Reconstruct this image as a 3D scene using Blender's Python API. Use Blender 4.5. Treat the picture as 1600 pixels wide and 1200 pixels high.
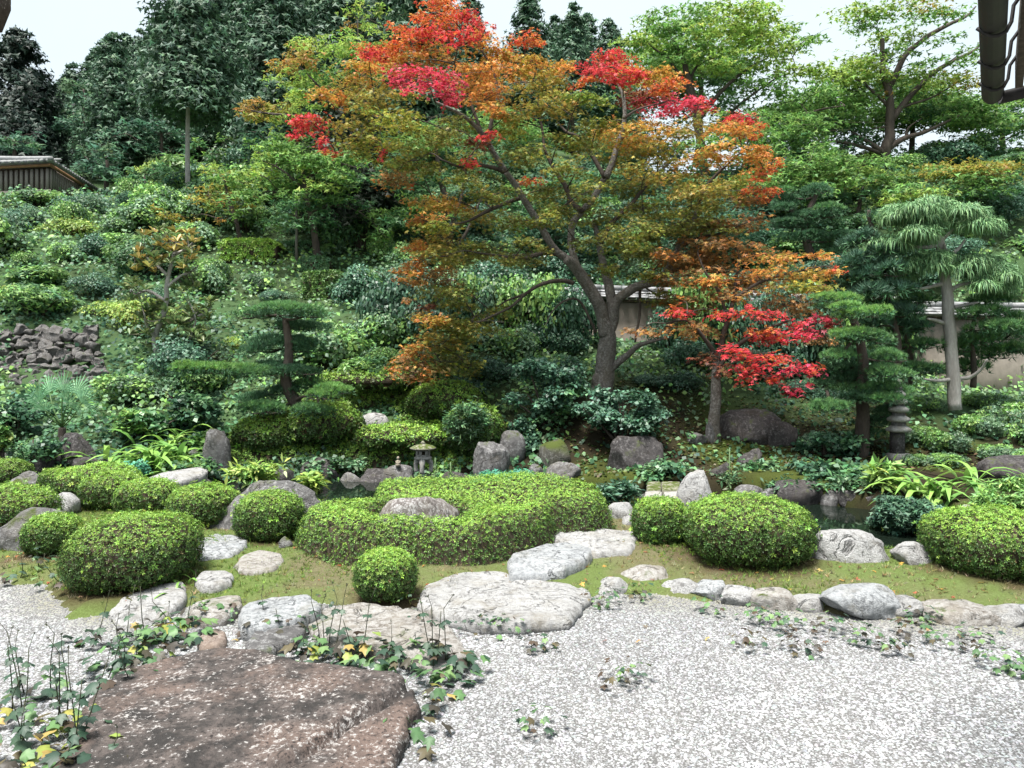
import bpy, math
import numpy as np

for _o in list(bpy.data.objects):
    bpy.data.objects.remove(_o, do_unlink=True)
SC = bpy.context.scene
COL = SC.collection
RNG = np.random.default_rng(11)

# ------------------------------------------------------------------ camera, sky, sun, exposure
F, CX, HY, CZ = 1200.0, 800.0, 560.0, 2.0
cam_d = bpy.data.cameras.new("camera")
cam = bpy.data.objects.new("camera", cam_d)
COL.objects.link(cam)
cam.location = (0, 0, CZ)
cam.rotation_euler = (math.radians(90), 0, 0)
cam_d.sensor_width = 36.0
cam_d.lens = 36.0 * F / 1600.0
cam_d.shift_y = -40.0 / 1600.0
cam_d.clip_start = 0.05
cam_d.clip_end = 600.0
SC.camera = cam

SUN_EL, SUN_AZ = math.radians(73), math.radians(-140)     # azimuth from +Y towards +X
world = bpy.data.worlds.new("World")
SC.world = world
world.use_nodes = True
wn, wl = world.node_tree.nodes, world.node_tree.links
wn.clear()
w_out = wn.new("ShaderNodeOutputWorld")
w_bg = wn.new("ShaderNodeBackground")
w_sky = wn.new("ShaderNodeTexSky")
w_sky.sky_type = 'NISHITA'
w_sky.sun_disc = False
w_sky.sun_elevation = SUN_EL
w_sky.sun_rotation = SUN_AZ
w_sky.dust_density = 4.0
w_mix = wn.new("ShaderNodeMix")
w_mix.data_type = 'RGBA'
w_mix.inputs[0].default_value = 0.9                       # a closed cloud layer over the clear sky
w_tc = wn.new("ShaderNodeTexCoord")
w_ns = wn.new("ShaderNodeTexNoise")
w_ns.inputs["Scale"].default_value = 2.4
w_ns.inputs["Detail"].default_value = 5
wl.new(w_tc.outputs["Generated"], w_ns.inputs["Vector"])
w_cl = wn.new("ShaderNodeValToRGB")
w_cl.color_ramp.elements[0].position, w_cl.color_ramp.elements[1].position = .35, .68
w_cl.color_ramp.elements[0].color, w_cl.color_ramp.elements[1].color = (2.40, 2.80, 2.98, 1), (2.75, 3.0, 3.06, 1)
wl.new(w_ns.outputs[0], w_cl.inputs[0])
wl.new(w_cl.outputs[0], w_mix.inputs[7])
wl.new(w_sky.outputs[0], w_mix.inputs[6])
wl.new(w_mix.outputs[2], w_bg.inputs[0])
w_bg.inputs[1].default_value = 0.10
wl.new(w_bg.outputs[0], w_out.inputs[0])

sun_d = bpy.data.lights.new("sun", 'SUN')
sun_d.energy = 3.1
sun_d.angle = math.radians(20)
sun_d.color = (1.0, 0.965, 0.91)
sun = bpy.data.objects.new("sun", sun_d)
COL.objects.link(sun)
_sd = np.array([math.sin(SUN_AZ) * math.cos(SUN_EL), math.cos(SUN_AZ) * math.cos(SUN_EL), math.sin(SUN_EL)])
from mathutils import Vector
sun.rotation_euler = Vector(_sd).to_track_quat('Z', 'Y').to_euler()
sun.location = (-20, 20, 60)

SC.view_settings.view_transform = 'Standard'
SC.view_settings.look = 'None'
SC.view_settings.gamma = 1.0
SC.view_settings.use_curve_mapping = False
SC.view_settings.exposure = 1.9
SC.cycles.max_bounces = 6
SC.cycles.diffuse_bounces = 3
SC.cycles.transmission_bounces = 3
SC.cycles.caustics_reflective = False
SC.cycles.caustics_refractive = False

# ------------------------------------------------------------------ helpers
def at(px, py, Y):
    return np.array([(px - CX) * Y / F, Y, CZ + (HY - py) * Y / F])

def ground_px(px, py, z=0.0):
    return at(px, py, (CZ - z) * F / (py - HY))

def smooth(a, b, x):
    t = np.clip((x - a) / (b - a), 0, 1)
    return t * t * (3 - 2 * t)

def _hash(i, j, k, s):
    h = (i * 374761393 + j * 668265263 + k * 2147483647 + s * 144665) & 0xffffffff
    h = ((h ^ (h >> 13)) * 1274126177) & 0xffffffff
    return ((h ^ (h >> 16)) & 0xffff) / 65535.0

def vnoise(p, s=0):
    p = np.asarray(p, float)
    f = np.floor(p).astype(np.int64)
    t = p - f
    t = t * t * (3 - 2 * t)
    i, j, k = f[..., 0], f[..., 1], f[..., 2]
    x, y, z = t[..., 0], t[..., 1], t[..., 2]
    L = lambda a, b, w: a + (b - a) * w
    c = [[[_hash(i + a, j + b, k + d, s) for d in (0, 1)] for b in (0, 1)] for a in (0, 1)]
    return L(L(L(c[0][0][0], c[1][0][0], x), L(c[0][1][0], c[1][1][0], x), y),
             L(L(c[0][0][1], c[1][0][1], x), L(c[0][1][1], c[1][1][1], x), y), z) * 2 - 1

def fbm(p, s=0, o=4):
    p = np.asarray(p, float)
    r, a = 0, 0.55
    for q in range(o):
        r = r + a * vnoise(p * (2.03 ** q) + 7.3 * q, s + q)
        a *= 0.5
    return r

def unit(v):
    return v / np.maximum(np.linalg.norm(v, axis=-1, keepdims=True), 1e-9)

class Geo:
    def __init__(self):
        self.V, self.F, self.C, self.n = [], [], [], 0
    def add(self, V, Fc, col=(1, 1, 1)):
        V = np.asarray(V, float).reshape(-1, 3)
        c = np.asarray(col, float)
        if c.ndim == 1:
            c = np.tile(c[:3], (len(V), 1))
        Fl = Fc if isinstance(Fc, list) else [Fc]
        for q in Fl:
            q = np.asarray(q, int)
            if q.size:
                self.F.append(q + self.n)
        self.V.append(V)
        self.C.append(c)
        self.n += len(V)
    def mesh(self, name, mat, off=(0, 0, 0), shade=False):
        me = bpy.data.meshes.new(name)
        V = np.concatenate(self.V) - np.asarray(off, float)
        C = np.concatenate(self.C)
        loops = np.concatenate([f.ravel() for f in self.F])
        tot = np.concatenate([np.full(len(f), f.shape[1]) for f in self.F])
        st = np.concatenate([[0], np.cumsum(tot)[:-1]])
        me.vertices.add(len(V))
        me.vertices.foreach_set("co", V.ravel())
        me.loops.add(len(loops))
        me.loops.foreach_set("vertex_index", loops.astype(np.int32))
        me.polygons.add(len(tot))
        me.polygons.foreach_set("loop_start", st.astype(np.int32))
        me.polygons.foreach_set("loop_total", tot.astype(np.int32))
        if shade:
            me.polygons.foreach_set("use_smooth", np.ones(len(tot), bool))
        at_ = me.color_attributes.new("tint", 'FLOAT_COLOR', 'POINT')
        at_.data.foreach_set("color", np.concatenate([C, np.ones((len(C), 1))], 1).ravel())
        me.update(calc_edges=True)
        me.validate()
        if mat:
            me.materials.append(mat)
        return me

def tag(o, label=None, cat=None, group=None, kind=None):
    if cat and not kind:
        kind = "thing"
    for k, v in (("label", label), ("category", cat), ("group", group), ("kind", kind)):
        if v:
            o[k] = v
    return o

def thing(name, loc, label, cat, group=None):
    o = bpy.data.objects.new(name, None)
    o.empty_display_size = 0.1
    COL.objects.link(o)
    o.location = tuple(float(v) for v in loc)
    return tag(o, label, cat, group)

def put(geo, name, mat, parent=None, loc=(0, 0, 0), shade=False, kind=None, label=None):
    """geometry in world space -> one mesh object whose origin is loc (or its parent's origin)"""
    root = parent
    off = np.asarray(loc, float)
    if parent is not None:
        off = np.zeros(3)
        q = parent
        while q is not None:
            off = off + np.array(q.location)
            q = q.parent
    o = bpy.data.objects.new(name, geo.mesh(name, mat, off, shade))
    COL.objects.link(o)
    if parent is not None:
        o.parent = parent
    else:
        o.location = tuple(float(v) for v in off)
    if kind:
        o["kind"] = kind
    if label:
        o["label"] = label
    return o

def dup(root, loc, rz=0.0, sc=1.0, label=None, group=None):
    r = root.copy()
    COL.objects.link(r)
    r.location = tuple(float(v) for v in loc)
    r.rotation_euler = (0, 0, float(rz))
    r.scale = (sc, sc, sc) if np.isscalar(sc) else tuple(float(v) for v in sc)
    if label:
        r["label"] = label
    if group:
        r["group"] = group
    for ch in list(root.children):
        c = ch.copy()
        COL.objects.link(c)
        c.parent = r
        for g in list(ch.children):
            d = g.copy()
            COL.objects.link(d)
            d.parent = c
    return r

# ------------------------------------------------------------------ geometry pieces
def tube(geo, P, rad, sides=7, col=(1, 1, 1), cap=True, rough=0.0, seed=0):
    P = np.asarray(P, float)
    rad = np.broadcast_to(np.asarray(rad, float), (len(P),))
    T = unit(np.gradient(P, axis=0))
    ref = np.array([0.31, 0.93, 0.2])
    rings = []
    a = np.linspace(0, 2 * np.pi, sides, endpoint=False)
    for i in range(len(P)):
        u = unit(np.cross(T[i], ref))
        v = np.cross(T[i], u)
        rings.append(P[i] + rad[i] * (np.cos(a)[:, None] * u + np.sin(a)[:, None] * v))
    V = np.concatenate(rings)
    if rough:
        ctr = np.repeat(P, sides, 0)
        nn = fbm(V * 6.0 / max(rad.max() * 8, .3), seed, 3)[:, None]
        V = ctr + (V - ctr) * (1 + rough * nn)
    n = len(P)
    i, j = np.meshgrid(np.arange(n - 1), np.arange(sides), indexing='ij')
    q = np.stack([i * sides + j, i * sides + (j + 1) % sides, (i + 1) * sides + (j + 1) % sides, (i + 1) * sides + j], -1).reshape(-1, 4)
    fs = [q]
    if cap:
        fs.append(np.array([np.arange(sides)[::-1]]))
        fs.append(np.array([np.arange(sides) + (n - 1) * sides]))
    geo.add(V, fs, col)

def spline(P, n):
    P = np.asarray(P, float)
    Q = np.concatenate([[2 * P[0] - P[1]], P, [2 * P[-1] - P[-2]]])
    out = []
    segs = len(P) - 1
    for t in np.linspace(0, segs, n):
        i = min(int(t), segs - 1)
        u = t - i
        a, b, c, d = Q[i], Q[i + 1], Q[i + 2], Q[i + 3]
        out.append(0.5 * (2 * b + (c - a) * u + (2 * a - 5 * b + 4 * c - d) * u * u + (3 * b - a - 3 * c + d) * u ** 3))
    return np.array(out)

def box(geo, c, s, rz=0.0, col=(1, 1, 1), bev=0.0):
    c = np.asarray(c, float)
    s = np.asarray(s, float) / 2
    b = min(bev, s.min() * .9)
    pr = []
    for sz in (-1, 1):
        for k, (sx, sy) in enumerate(((-1, -1), (1, -1), (1, 1), (-1, 1))):
            pr.append((sx * s[0], sy * s[1], sz * s[2]))
    V = np.array(pr)
    if b > 0:
        V2 = []
        for z, ins in ((-s[2], b), (-s[2] + b, 0), (s[2] - b, 0), (s[2], b)):
            for (sx, sy) in ((-1, -1), (1, -1), (1, 1), (-1, 1)):
                V2.append((sx * (s[0] - ins), sy * (s[1] - ins), z))
        V = np.array(V2)
    m = len(V) // 4
    fs = [[3, 2, 1, 0], [4 * (m - 1) + k for k in range(4)]]
    for r in range(m - 1):
        for k in range(4):
            fs.append([r * 4 + k, r * 4 + (k + 1) % 4, (r + 1) * 4 + (k + 1) % 4, (r + 1) * 4 + k])
    cz, sn = math.cos(rz), math.sin(rz)
    V = V @ np.array([[cz, sn, 0], [-sn, cz, 0], [0, 0, 1]])
    geo.add(V + c, np.array(fs), col)

def lathe(geo, c, prof, sides=12, col=(1, 1, 1), rz=0.0, sq=0.0):
    """profile of (radius, z) pairs turned about z; sq > 0 squares the section off"""
    a = np.linspace(0, 2 * np.pi, sides, endpoint=False) + rz
    k = 1.0
    if sq:
        b = np.abs(np.stack([np.cos(a - rz), np.sin(a - rz)]))
        k = (b[0] ** sq + b[1] ** sq) ** (-1.0 / sq)
    V = np.concatenate([np.stack([np.cos(a) * r * k, np.sin(a) * r * k, np.full(sides, z)], -1) for r, z in prof])
    n = len(prof)
    i, j = np.meshgrid(np.arange(n - 1), np.arange(sides), indexing='ij')
    q = np.stack([i * sides + j, i * sides + (j + 1) % sides, (i + 1) * sides + (j + 1) % sides, (i + 1) * sides + j], -1).reshape(-1, 4)
    geo.add(V + np.asarray(c), [q, np.array([np.arange(sides)[::-1]]), np.array([np.arange(sides) + (n - 1) * sides])], col)

def _tmpl_kite(w=.3, bend=.1):
    return np.array([(0, 0, 0), (.5, w, bend), (1, 0, -bend), (.5, -w, bend)]), [np.array([[0, 1, 2, 3]])]

def _tmpl_maple(lobes=5, w=.13):
    V, T = [], []
    for k, a in enumerate(np.linspace(-1.75, 1.75, lobes)):
        L = 1.0 - .28 * abs(a) / 1.75
        d, n = np.array([math.cos(a), math.sin(a)]), np.array([-math.sin(a), math.cos(a)])
        b = d * .02
        for p, z in ((b - n * w * .35, 0), (d * L * .45 + n * w * 1.1, .03), (d * L, -.12), (d * L * .45 - n * w * 1.1, .03)):
            V.append((p[0], p[1], z))
        T.append([4 * k, 4 * k + 1, 4 * k + 2, 4 * k + 3])
    return np.array(V), [np.array(T)]

def _tmpl_star(lobes=5, w=.2):
    V, T = [], []
    for k, a in enumerate(np.linspace(-1.8, 1.8, lobes)):
        L = 1.0 - .25 * abs(a) / 1.8
        d, n = np.array([math.cos(a), math.sin(a)]), np.array([-math.sin(a), math.cos(a)])
        for p, z in ((-n * w - d * .05, 0), (n * w - d * .05, 0), (d * L, -.15)):
            V.append((p[0], p[1], z))
        T.append([3 * k, 3 * k + 1, 3 * k + 2])
    return np.array(V), [np.array(T)]

def _tmpl_rosette(n=5, w=.2, up=.55):
    V, T = [], []
    for k in range(n):
        a = 2 * np.pi * k / n + .3 * (k % 2)
        d, m = np.array([math.cos(a), math.sin(a), 0]), np.array([-math.sin(a), math.cos(a), 0])
        z = np.array([0, 0, 1])
        for p in (d * .05, d * .5 + m * w + z * up * .55, d * (1 - .1 * (k % 2)) + z * up * .75, d * .5 - m * w + z * up * .55):
            V.append(p)
        T.append([4 * k, 4 * k + 1, 4 * k + 2, 4 * k + 3])
    return np.array(V), [np.array(T)]

def _tmpl_tuft(n=9, w=.05, spread=.75):
    V, T = [], []
    for k in range(n):
        a = 2.399 * k
        r = spread * math.sqrt((k + .5) / n)
        d = unit(np.array([math.cos(a) * r, math.sin(a) * r, 1 - .45 * r]))
        m = unit(np.cross(d, [.3, .2, 1.0])) * w
        V += [-m, m, d]
        T.append([3 * k, 3 * k + 1, 3 * k + 2])
    return np.array(V), [np.array(T)]

TM = dict(kite=_tmpl_kite(), wide=_tmpl_kite(.4, .12), narrow=_tmpl_kite(.14, .06), maple=_tmpl_maple(), star=_tmpl_star(),
          star3=_tmpl_star(3, .26), rosette=_tmpl_rosette(), rosette4=_tmpl_rosette(4, .26), rosette3=_tmpl_rosette(3, .30), tuft=_tmpl_tuft(), tuft5=_tmpl_tuft(5, .075))

def leaves(geo, P, N, size, shape, col, rng, jit=.5, cjit=.18, updir=None):
    """one leaf (or whorl or needle tuft) of the given shape at every point P, facing N"""
    P = np.asarray(P, float)
    n = len(P)
    if n == 0:
        return
    N = unit(np.broadcast_to(np.asarray(N, float), P.shape) + rng.normal(0, jit, P.shape))
    t = rng.normal(0, 1, P.shape) if updir is None else np.broadcast_to(np.asarray(updir, float), P.shape) + rng.normal(0, .35, P.shape)
    t = unit(t - N * (t * N).sum(-1, keepdims=True))
    b = np.cross(N, t)
    V0, F0 = TM[shape]
    s = np.broadcast_to(np.asarray(size, float), (n,)) * rng.uniform(.72, 1.25, n)
    V = P[:, None] + s[:, None, None] * (V0[None, :, 0:1] * t[:, None] + V0[None, :, 1:2] * b[:, None] + V0[None, :, 2:3] * N[:, None])
    k = len(V0)
    fs = [(f[None] + (np.arange(n) * k)[:, None, None]).reshape(-1, f.shape[1]) for f in F0]
    c = np.asarray(col, float)
    if c.ndim == 1:
        c = np.tile(c, (n, 1))
    c = c * (1 + rng.normal(0, cjit, (n, 1))).clip(.45, 1.7) * (1 + rng.normal(0, cjit * .35, (n, 3))).clip(.6, 1.5)
    geo.add(V.reshape(-1, 3), fs, np.repeat(c.clip(0, .95), k, 0))

def pick(pal, n, rng):
    pal = np.asarray(pal, float)
    return pal[rng.integers(0, len(pal), n)]

def sphere_dirs(n, rng):
    return unit(rng.normal(0, 1, (n, 3)))

_ICO = {}
def ico(sub):
    if sub not in _ICO:
        import bmesh
        bm = bmesh.new()
        bmesh.ops.create_icosphere(bm, subdivisions=sub, radius=1)
        _ICO[sub] = (np.array([v.co[:] for v in bm.verts]), np.array([[v.index for v in f.verts] for f in bm.faces]))
        bm.free()
    return _ICO[sub]

def poly_sd(P, poly):
    """signed distance in the plane (negative inside)"""
    P = np.asarray(P, float)
    x, y = P[..., 0], P[..., 1]
    poly = np.asarray(poly, float)
    d2 = np.full(x.shape, 1e18)
    ins = np.zeros(x.shape, bool)
    m = len(poly)
    for i in range(m):
        a, b = poly[i], poly[(i + 1) % m]
        e = b - a
        t = np.clip(((x - a[0]) * e[0] + (y - a[1]) * e[1]) / (e @ e), 0, 1)
        d2 = np.minimum(d2, (x - a[0] - t * e[0]) ** 2 + (y - a[1] - t * e[1]) ** 2)
        c = (a[1] > y) != (b[1] > y)
        ins ^= c & (x < (b[0] - a[0]) * (y - a[1]) / (b[1] - a[1] + 1e-12) + a[0])
    return np.where(ins, -1, 1) * np.sqrt(d2)

# ------------------------------------------------------------------ materials
def mat(name):
    m = bpy.data.materials.new(name)
    m.use_nodes = True
    nt = m.node_tree
    nt.nodes.clear()
    out = nt.nodes.new("ShaderNodeOutputMaterial")
    p = nt.nodes.new("ShaderNodeBsdfPrincipled")
    nt.links.new(p.outputs[0], out.inputs[0])
    return m, nt, p, out

def node(nt, t, **kw):
    n = nt.nodes.new(t)
    for k, v in kw.items():
        setattr(n, k, v)
    return n

def mixc(nt, fac, a, b, mode='MIX'):
    n = node(nt, "ShaderNodeMix", data_type='RGBA', blend_type=mode)
    for s, v in ((0, fac), (6, a), (7, b)):
        if hasattr(v, "is_output"):
            nt.links.new(v, n.inputs[s])
        elif s == 0:
            n.inputs[0].default_value = v
        else:
            n.inputs[s].default_value = tuple(v)[:3] + (1,)
    return n.outputs[2]

def ramp(nt, v, stops):
    n = node(nt, "ShaderNodeValToRGB")
    e = n.color_ramp.elements
    while len(e) < len(stops):
        e.new(.5)
    for i, (p, c) in enumerate(stops):
        e[i].position = p
        e[i].color = (c, c, c, 1) if np.isscalar(c) else tuple(c)[:3] + (1,)
    nt.links.new(v, n.inputs[0])
    return n.outputs[0]

def noise(nt, vec, scale, detail=4, rough=.6, dist=0.0):
    n = node(nt, "ShaderNodeTexNoise")
    n.inputs["Scale"].default_value = scale
    n.inputs["Detail"].default_value = detail
    n.inputs["Roughness"].default_value = rough
    n.inputs["Distortion"].default_value = dist
    nt.links.new(vec, n.inputs["Vector"])
    return n.outputs[0]

def bump(nt, p, h, strength, dist):
    b = node(nt, "ShaderNodeBump")
    b.inputs["Strength"].default_value = strength
    b.inputs["Distance"].default_value = dist
    nt.links.new(h, b.inputs["Height"])
    nt.links.new(b.outputs[0], p.inputs["Normal"])
    return b

def leaf_mat(name, rough=.5, trans=.28, spec=.35, var=.14):
    m, nt, p, out = mat(name)
    a = node(nt, "ShaderNodeAttribute", attribute_name="tint")
    oi = node(nt, "ShaderNodeObjectInfo")
    mr = node(nt, "ShaderNodeMapRange")
    mr.inputs[3].default_value, mr.inputs[4].default_value = 1 - var, 1 + var
    nt.links.new(oi.outputs["Random"], mr.inputs[0])
    c = mixc(nt, 1.0, a.outputs[0], mr.outputs[0], 'MULTIPLY')
    nt.links.new(c, p.inputs["Base Color"])
    p.inputs["Roughness"].default_value = rough
    p.inputs["Specular IOR Level"].default_value = spec
    tr = node(nt, "ShaderNodeBsdfTranslucent")
    nt.links.new(c, tr.inputs[0])
    mx = node(nt, "ShaderNodeMixShader")
    mx.inputs[0].default_value = trans
    nt.links.new(p.outputs[0], mx.inputs[1])
    nt.links.new(tr.outputs[0], mx.inputs[2])
    nt.links.new(mx.outputs[0], out.inputs[0])
    return m

def rock_mat(name, base, dark, light, lichen=.45, moss=0.0, scale=1.0, crack=.6, furrow=0.0):
    m, nt, p, out = mat(name)
    tc = node(nt, "ShaderNodeTexCoord")
    oi = node(nt, "ShaderNodeObjectInfo")
    va = node(nt, "ShaderNodeVectorMath", operation='MULTIPLY_ADD')
    va.inputs[1].default_value = (scale, scale, scale * (1 if not furrow else .35))
    nt.links.new(tc.outputs["Object"], va.inputs[0])
    rv = node(nt, "ShaderNodeVectorMath", operation='SCALE')
    rv.inputs[0].default_value = (37, 19, 53)
    nt.links.new(oi.outputs["Random"], rv.inputs["Scale"])
    nt.links.new(rv.outputs[0], va.inputs[2])
    v = va.outputs[0]
    n1 = noise(nt, v, 3.2, 6, .65)
    n2 = noise(nt, v, 14, 6, .7)
    n3 = noise(nt, v, 70, 4, .7)
    n4 = noise(nt, v, 1.1, 3, .5)
    c = mixc(nt, ramp(nt, n1, [(.35, 0), (.65, 1)]), dark, base)
    c = mixc(nt, ramp(nt, n2, [(.40, 0), (.66, 1)]), c, base)
    li = ramp(nt, n2, [(.60 - .25 * lichen, 0), (.66 - .25 * lichen, 1)])
    li2 = ramp(nt, n3, [(.40, 0), (.6, 1)])
    lz = mixc(nt, 1.0, mixc(nt, 1.0, li, li2, 'MULTIPLY'), ramp(nt, n4, [(.32, .25), (.6, 1)]), 'MULTIPLY')
    c = mixc(nt, lz, c, light)
    cn = noise(nt, v, 1.5, 5, .55, .9)
    c1 = node(nt, "ShaderNodeMath", operation='SUBTRACT')
    nt.links.new(cn, c1.inputs[0])
    c1.inputs[1].default_value = .5
    c2 = node(nt, "ShaderNodeMath", operation='ABSOLUTE')
    nt.links.new(c1.outputs[0], c2.inputs[0])
    cr = ramp(nt, c2.outputs[0], [(0, 1), (.010, 0)])
    cr = mixc(nt, 1.0, cr, ramp(nt, n1, [(.42, 0), (.55, 1)]), 'MULTIPLY')
    stain = ramp(nt, noise(nt, v, 2.1, 5, .7), [(.52, 0), (.68, .6)])
    c = mixc(nt, stain, c, tuple(x * k for x, k in zip(base, (.62, .56, .44))))
    c = mixc(nt, mixc(nt, crack, (0, 0, 0), cr), c, tuple(x * .35 for x in dark))
    speck = ramp(nt, n3, [(.28, 1), (.40, 0)])
    c = mixc(nt, mixc(nt, .55, (0, 0, 0), speck), c, tuple(x * .5 for x in dark))
    if moss:
        ge = node(nt, "ShaderNodeNewGeometry")
        sx = node(nt, "ShaderNodeSeparateXYZ")
        nt.links.new(ge.outputs["Normal"], sx.inputs[0])
        mm = node(nt, "ShaderNodeMath", operation='MULTIPLY')
        nt.links.new(ramp(nt, sx.outputs[2], [(.1, 0), (.75, 1)]), mm.inputs[0])
        nt.links.new(ramp(nt, n1, [(.62 - .3 * moss, 0), (.72 - .3 * moss, 1)]), mm.inputs[1])
        c = mixc(nt, mm.outputs[0], c, (.075, .10, .02))
    nt.links.new(c, p.inputs["Base Color"])
    p.inputs["Roughness"].default_value = .85
    p.inputs["Specular IOR Level"].default_value = .25
    ad = node(nt, "ShaderNodeMath", operation='MULTIPLY_ADD')
    nt.links.new(n2, ad.inputs[0])
    ad.inputs[1].default_value = .7
    nt.links.new(n3, ad.inputs[2])
    sb = node(nt, "ShaderNodeMath", operation='SUBTRACT')
    nt.links.new(ad.outputs[0], sb.inputs[0])
    nt.links.new(cr, sb.inputs[1])
    bump(nt, p, sb.outputs[0], .95, .05 / scale)
    return m

def simple_mat(name, c1, c2, scale=8, rough=.8, bmp=.4, stretch=(1, 1, 1), dist=.01, spec=.3):
    m, nt, p, out = mat(name)
    tc = node(nt, "ShaderNodeTexCoord")
    mp = node(nt, "ShaderNodeMapping")
    mp.inputs["Scale"].default_value = stretch
    nt.links.new(tc.outputs["Object"], mp.inputs[0])
    n1 = noise(nt, mp.outputs[0], scale, 6, .65)
    n2 = noise(nt, mp.outputs[0], scale * 5, 4, .7)
    c = mixc(nt, ramp(nt, n1, [(.35, 0), (.65, 1)]), c1, c2)
    c = mixc(nt, mixc(nt, .5, (0, 0, 0), ramp(nt, n2, [(.35, 0), (.7, 1)])), c, tuple(x * .55 for x in c1))
    nt.links.new(c, p.inputs["Base Color"])
    p.inputs["Roughness"].default_value = rough
    p.inputs["Specular IOR Level"].default_value = spec
    bump(nt, p, n2, bmp, dist)
    return m

LEAF = leaf_mat("leaf")
LEAF_THIN = leaf_mat("maple_leaf", .5, .40, .25, .06)
LEAF_GLOSS = leaf_mat("glossy_leaf", .42, .25, .35)
NEEDLE = leaf_mat("needle", .55, .15, .3)
BARK = rock_mat("bark", (.17, .155, .14), (.085, .075, .066), (.34, .33, .31), .42, .10, 1.7, .0)
BARK_OLD = simple_mat("old_bark", (.08, .07, .06), (.15, .135, .12), 5, .9, .9, (1, 1, .25), .03)
BARK_DARK = simple_mat("dark_bark", (.045, .036, .03), (.10, .08, .065), 6, .9, .9, (1, 1, .25), .03)
BARK_PALE = simple_mat("pale_bark", (.27, .25, .235), (.42, .40, .38), 7, .9, .8, (1, 1, .2), .02)
TWIG = simple_mat("twig", (.03, .025, .015), (.06, .045, .028), 9, .9, .8)
GRANITE = rock_mat("pale_granite", (.38, .375, .37), (.13, .127, .125), (.52, .52, .52), .75, 0, 1.3, .8)
FLAT = rock_mat("flat_granite", (.40, .395, .39), (.17, .165, .16), (.50, .50, .50), .65, 0, 1.6, .75)
FLAT_B = rock_mat("bluish_granite", (.36, .375, .39), (.13, .135, .14), (.50, .51, .52), .55, 0, 1.9, .8)
FLAT_C = rock_mat("stained_granite", (.39, .37, .345), (.15, .13, .11), (.50, .49, .48), .5, .12, 1.5, .8)
GREY = rock_mat("grey_rock", (.19, .185, .185), (.075, .072, .072), (.40, .40, .40), .35, .25, 1.2, .5)
DARK = rock_mat("dark_rock", (.085, .078, .078), (.028, .026, .027), (.22, .21, .21), .28, .15, 1.4, .35)
MOSSY = rock_mat("mossy_rock", (.14, .135, .12), (.05, .048, .04), (.32, .32, .30), .25, .95, 1.2, .4)
FURROW = rock_mat("furrowed_rock", (.24, .215, .20), (.085, .075, .072), (.55, .55, .55), .40, .05, 2.2, .3, 1)
def slab_mat():
    m, nt, p, out = mat("red_slab")
    tc = node(nt, "ShaderNodeTexCoord")
    v = tc.outputs["Object"]
    big = noise(nt, v, 2.3, 4, .6)
    mid = noise(nt, v, 6.5, 5, .65)
    fine = noise(nt, v, 34, 4, .7)
    tiny = noise(nt, v, 110, 3, .7)
    c = mixc(nt, ramp(nt, mid, [(.40, 0), (.62, 1)]), (.020, .018, .017), (.085, .070, .064))
    c = mixc(nt, ramp(nt, big, [(.50, 0), (.66, 1)]), c, (.105, .076, .064))
    c = mixc(nt, ramp(nt, fine, [(.36, 1), (.46, 0)]), c, (.018, .015, .014))
    th = node(nt, "ShaderNodeMath", operation='MULTIPLY_ADD')
    nt.links.new(ramp(nt, noise(nt, v, 3.6, 4, .6), [(.3, 0), (.7, 1)]), th.inputs[0])
    th.inputs[1].default_value = .16
    nt.links.new(fine, th.inputs[2])
    lic = ramp(nt, th.outputs[0], [(.665, 0), (.71, 1)])
    lic = mixc(nt, 1.0, lic, ramp(nt, tiny, [(.36, 0), (.5, 1)]), 'MULTIPLY')
    c = mixc(nt, lic, c, (.30, .285, .275))
    nt.links.new(c, p.inputs["Base Color"])
    p.inputs["Roughness"].default_value = .8
    p.inputs["Specular IOR Level"].default_value = .3
    ad = node(nt, "ShaderNodeMath", operation='ADD')
    nt.links.new(fine, ad.inputs[0])
    nt.links.new(mid, ad.inputs[1])
    bump(nt, p, ad.outputs[0], .9, .02)
    return m
REDROCK = slab_mat()
LANT = rock_mat("lantern_stone", (.36, .35, .33), (.2, .195, .18), (.55, .55, .53), .3, .0, 4.0, .0)
LANTM = rock_mat("lantern_mossy", (.30, .29, .24), (.16, .15, .11), (.48, .47, .42), .3, .7, 4.0, .0)
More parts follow.
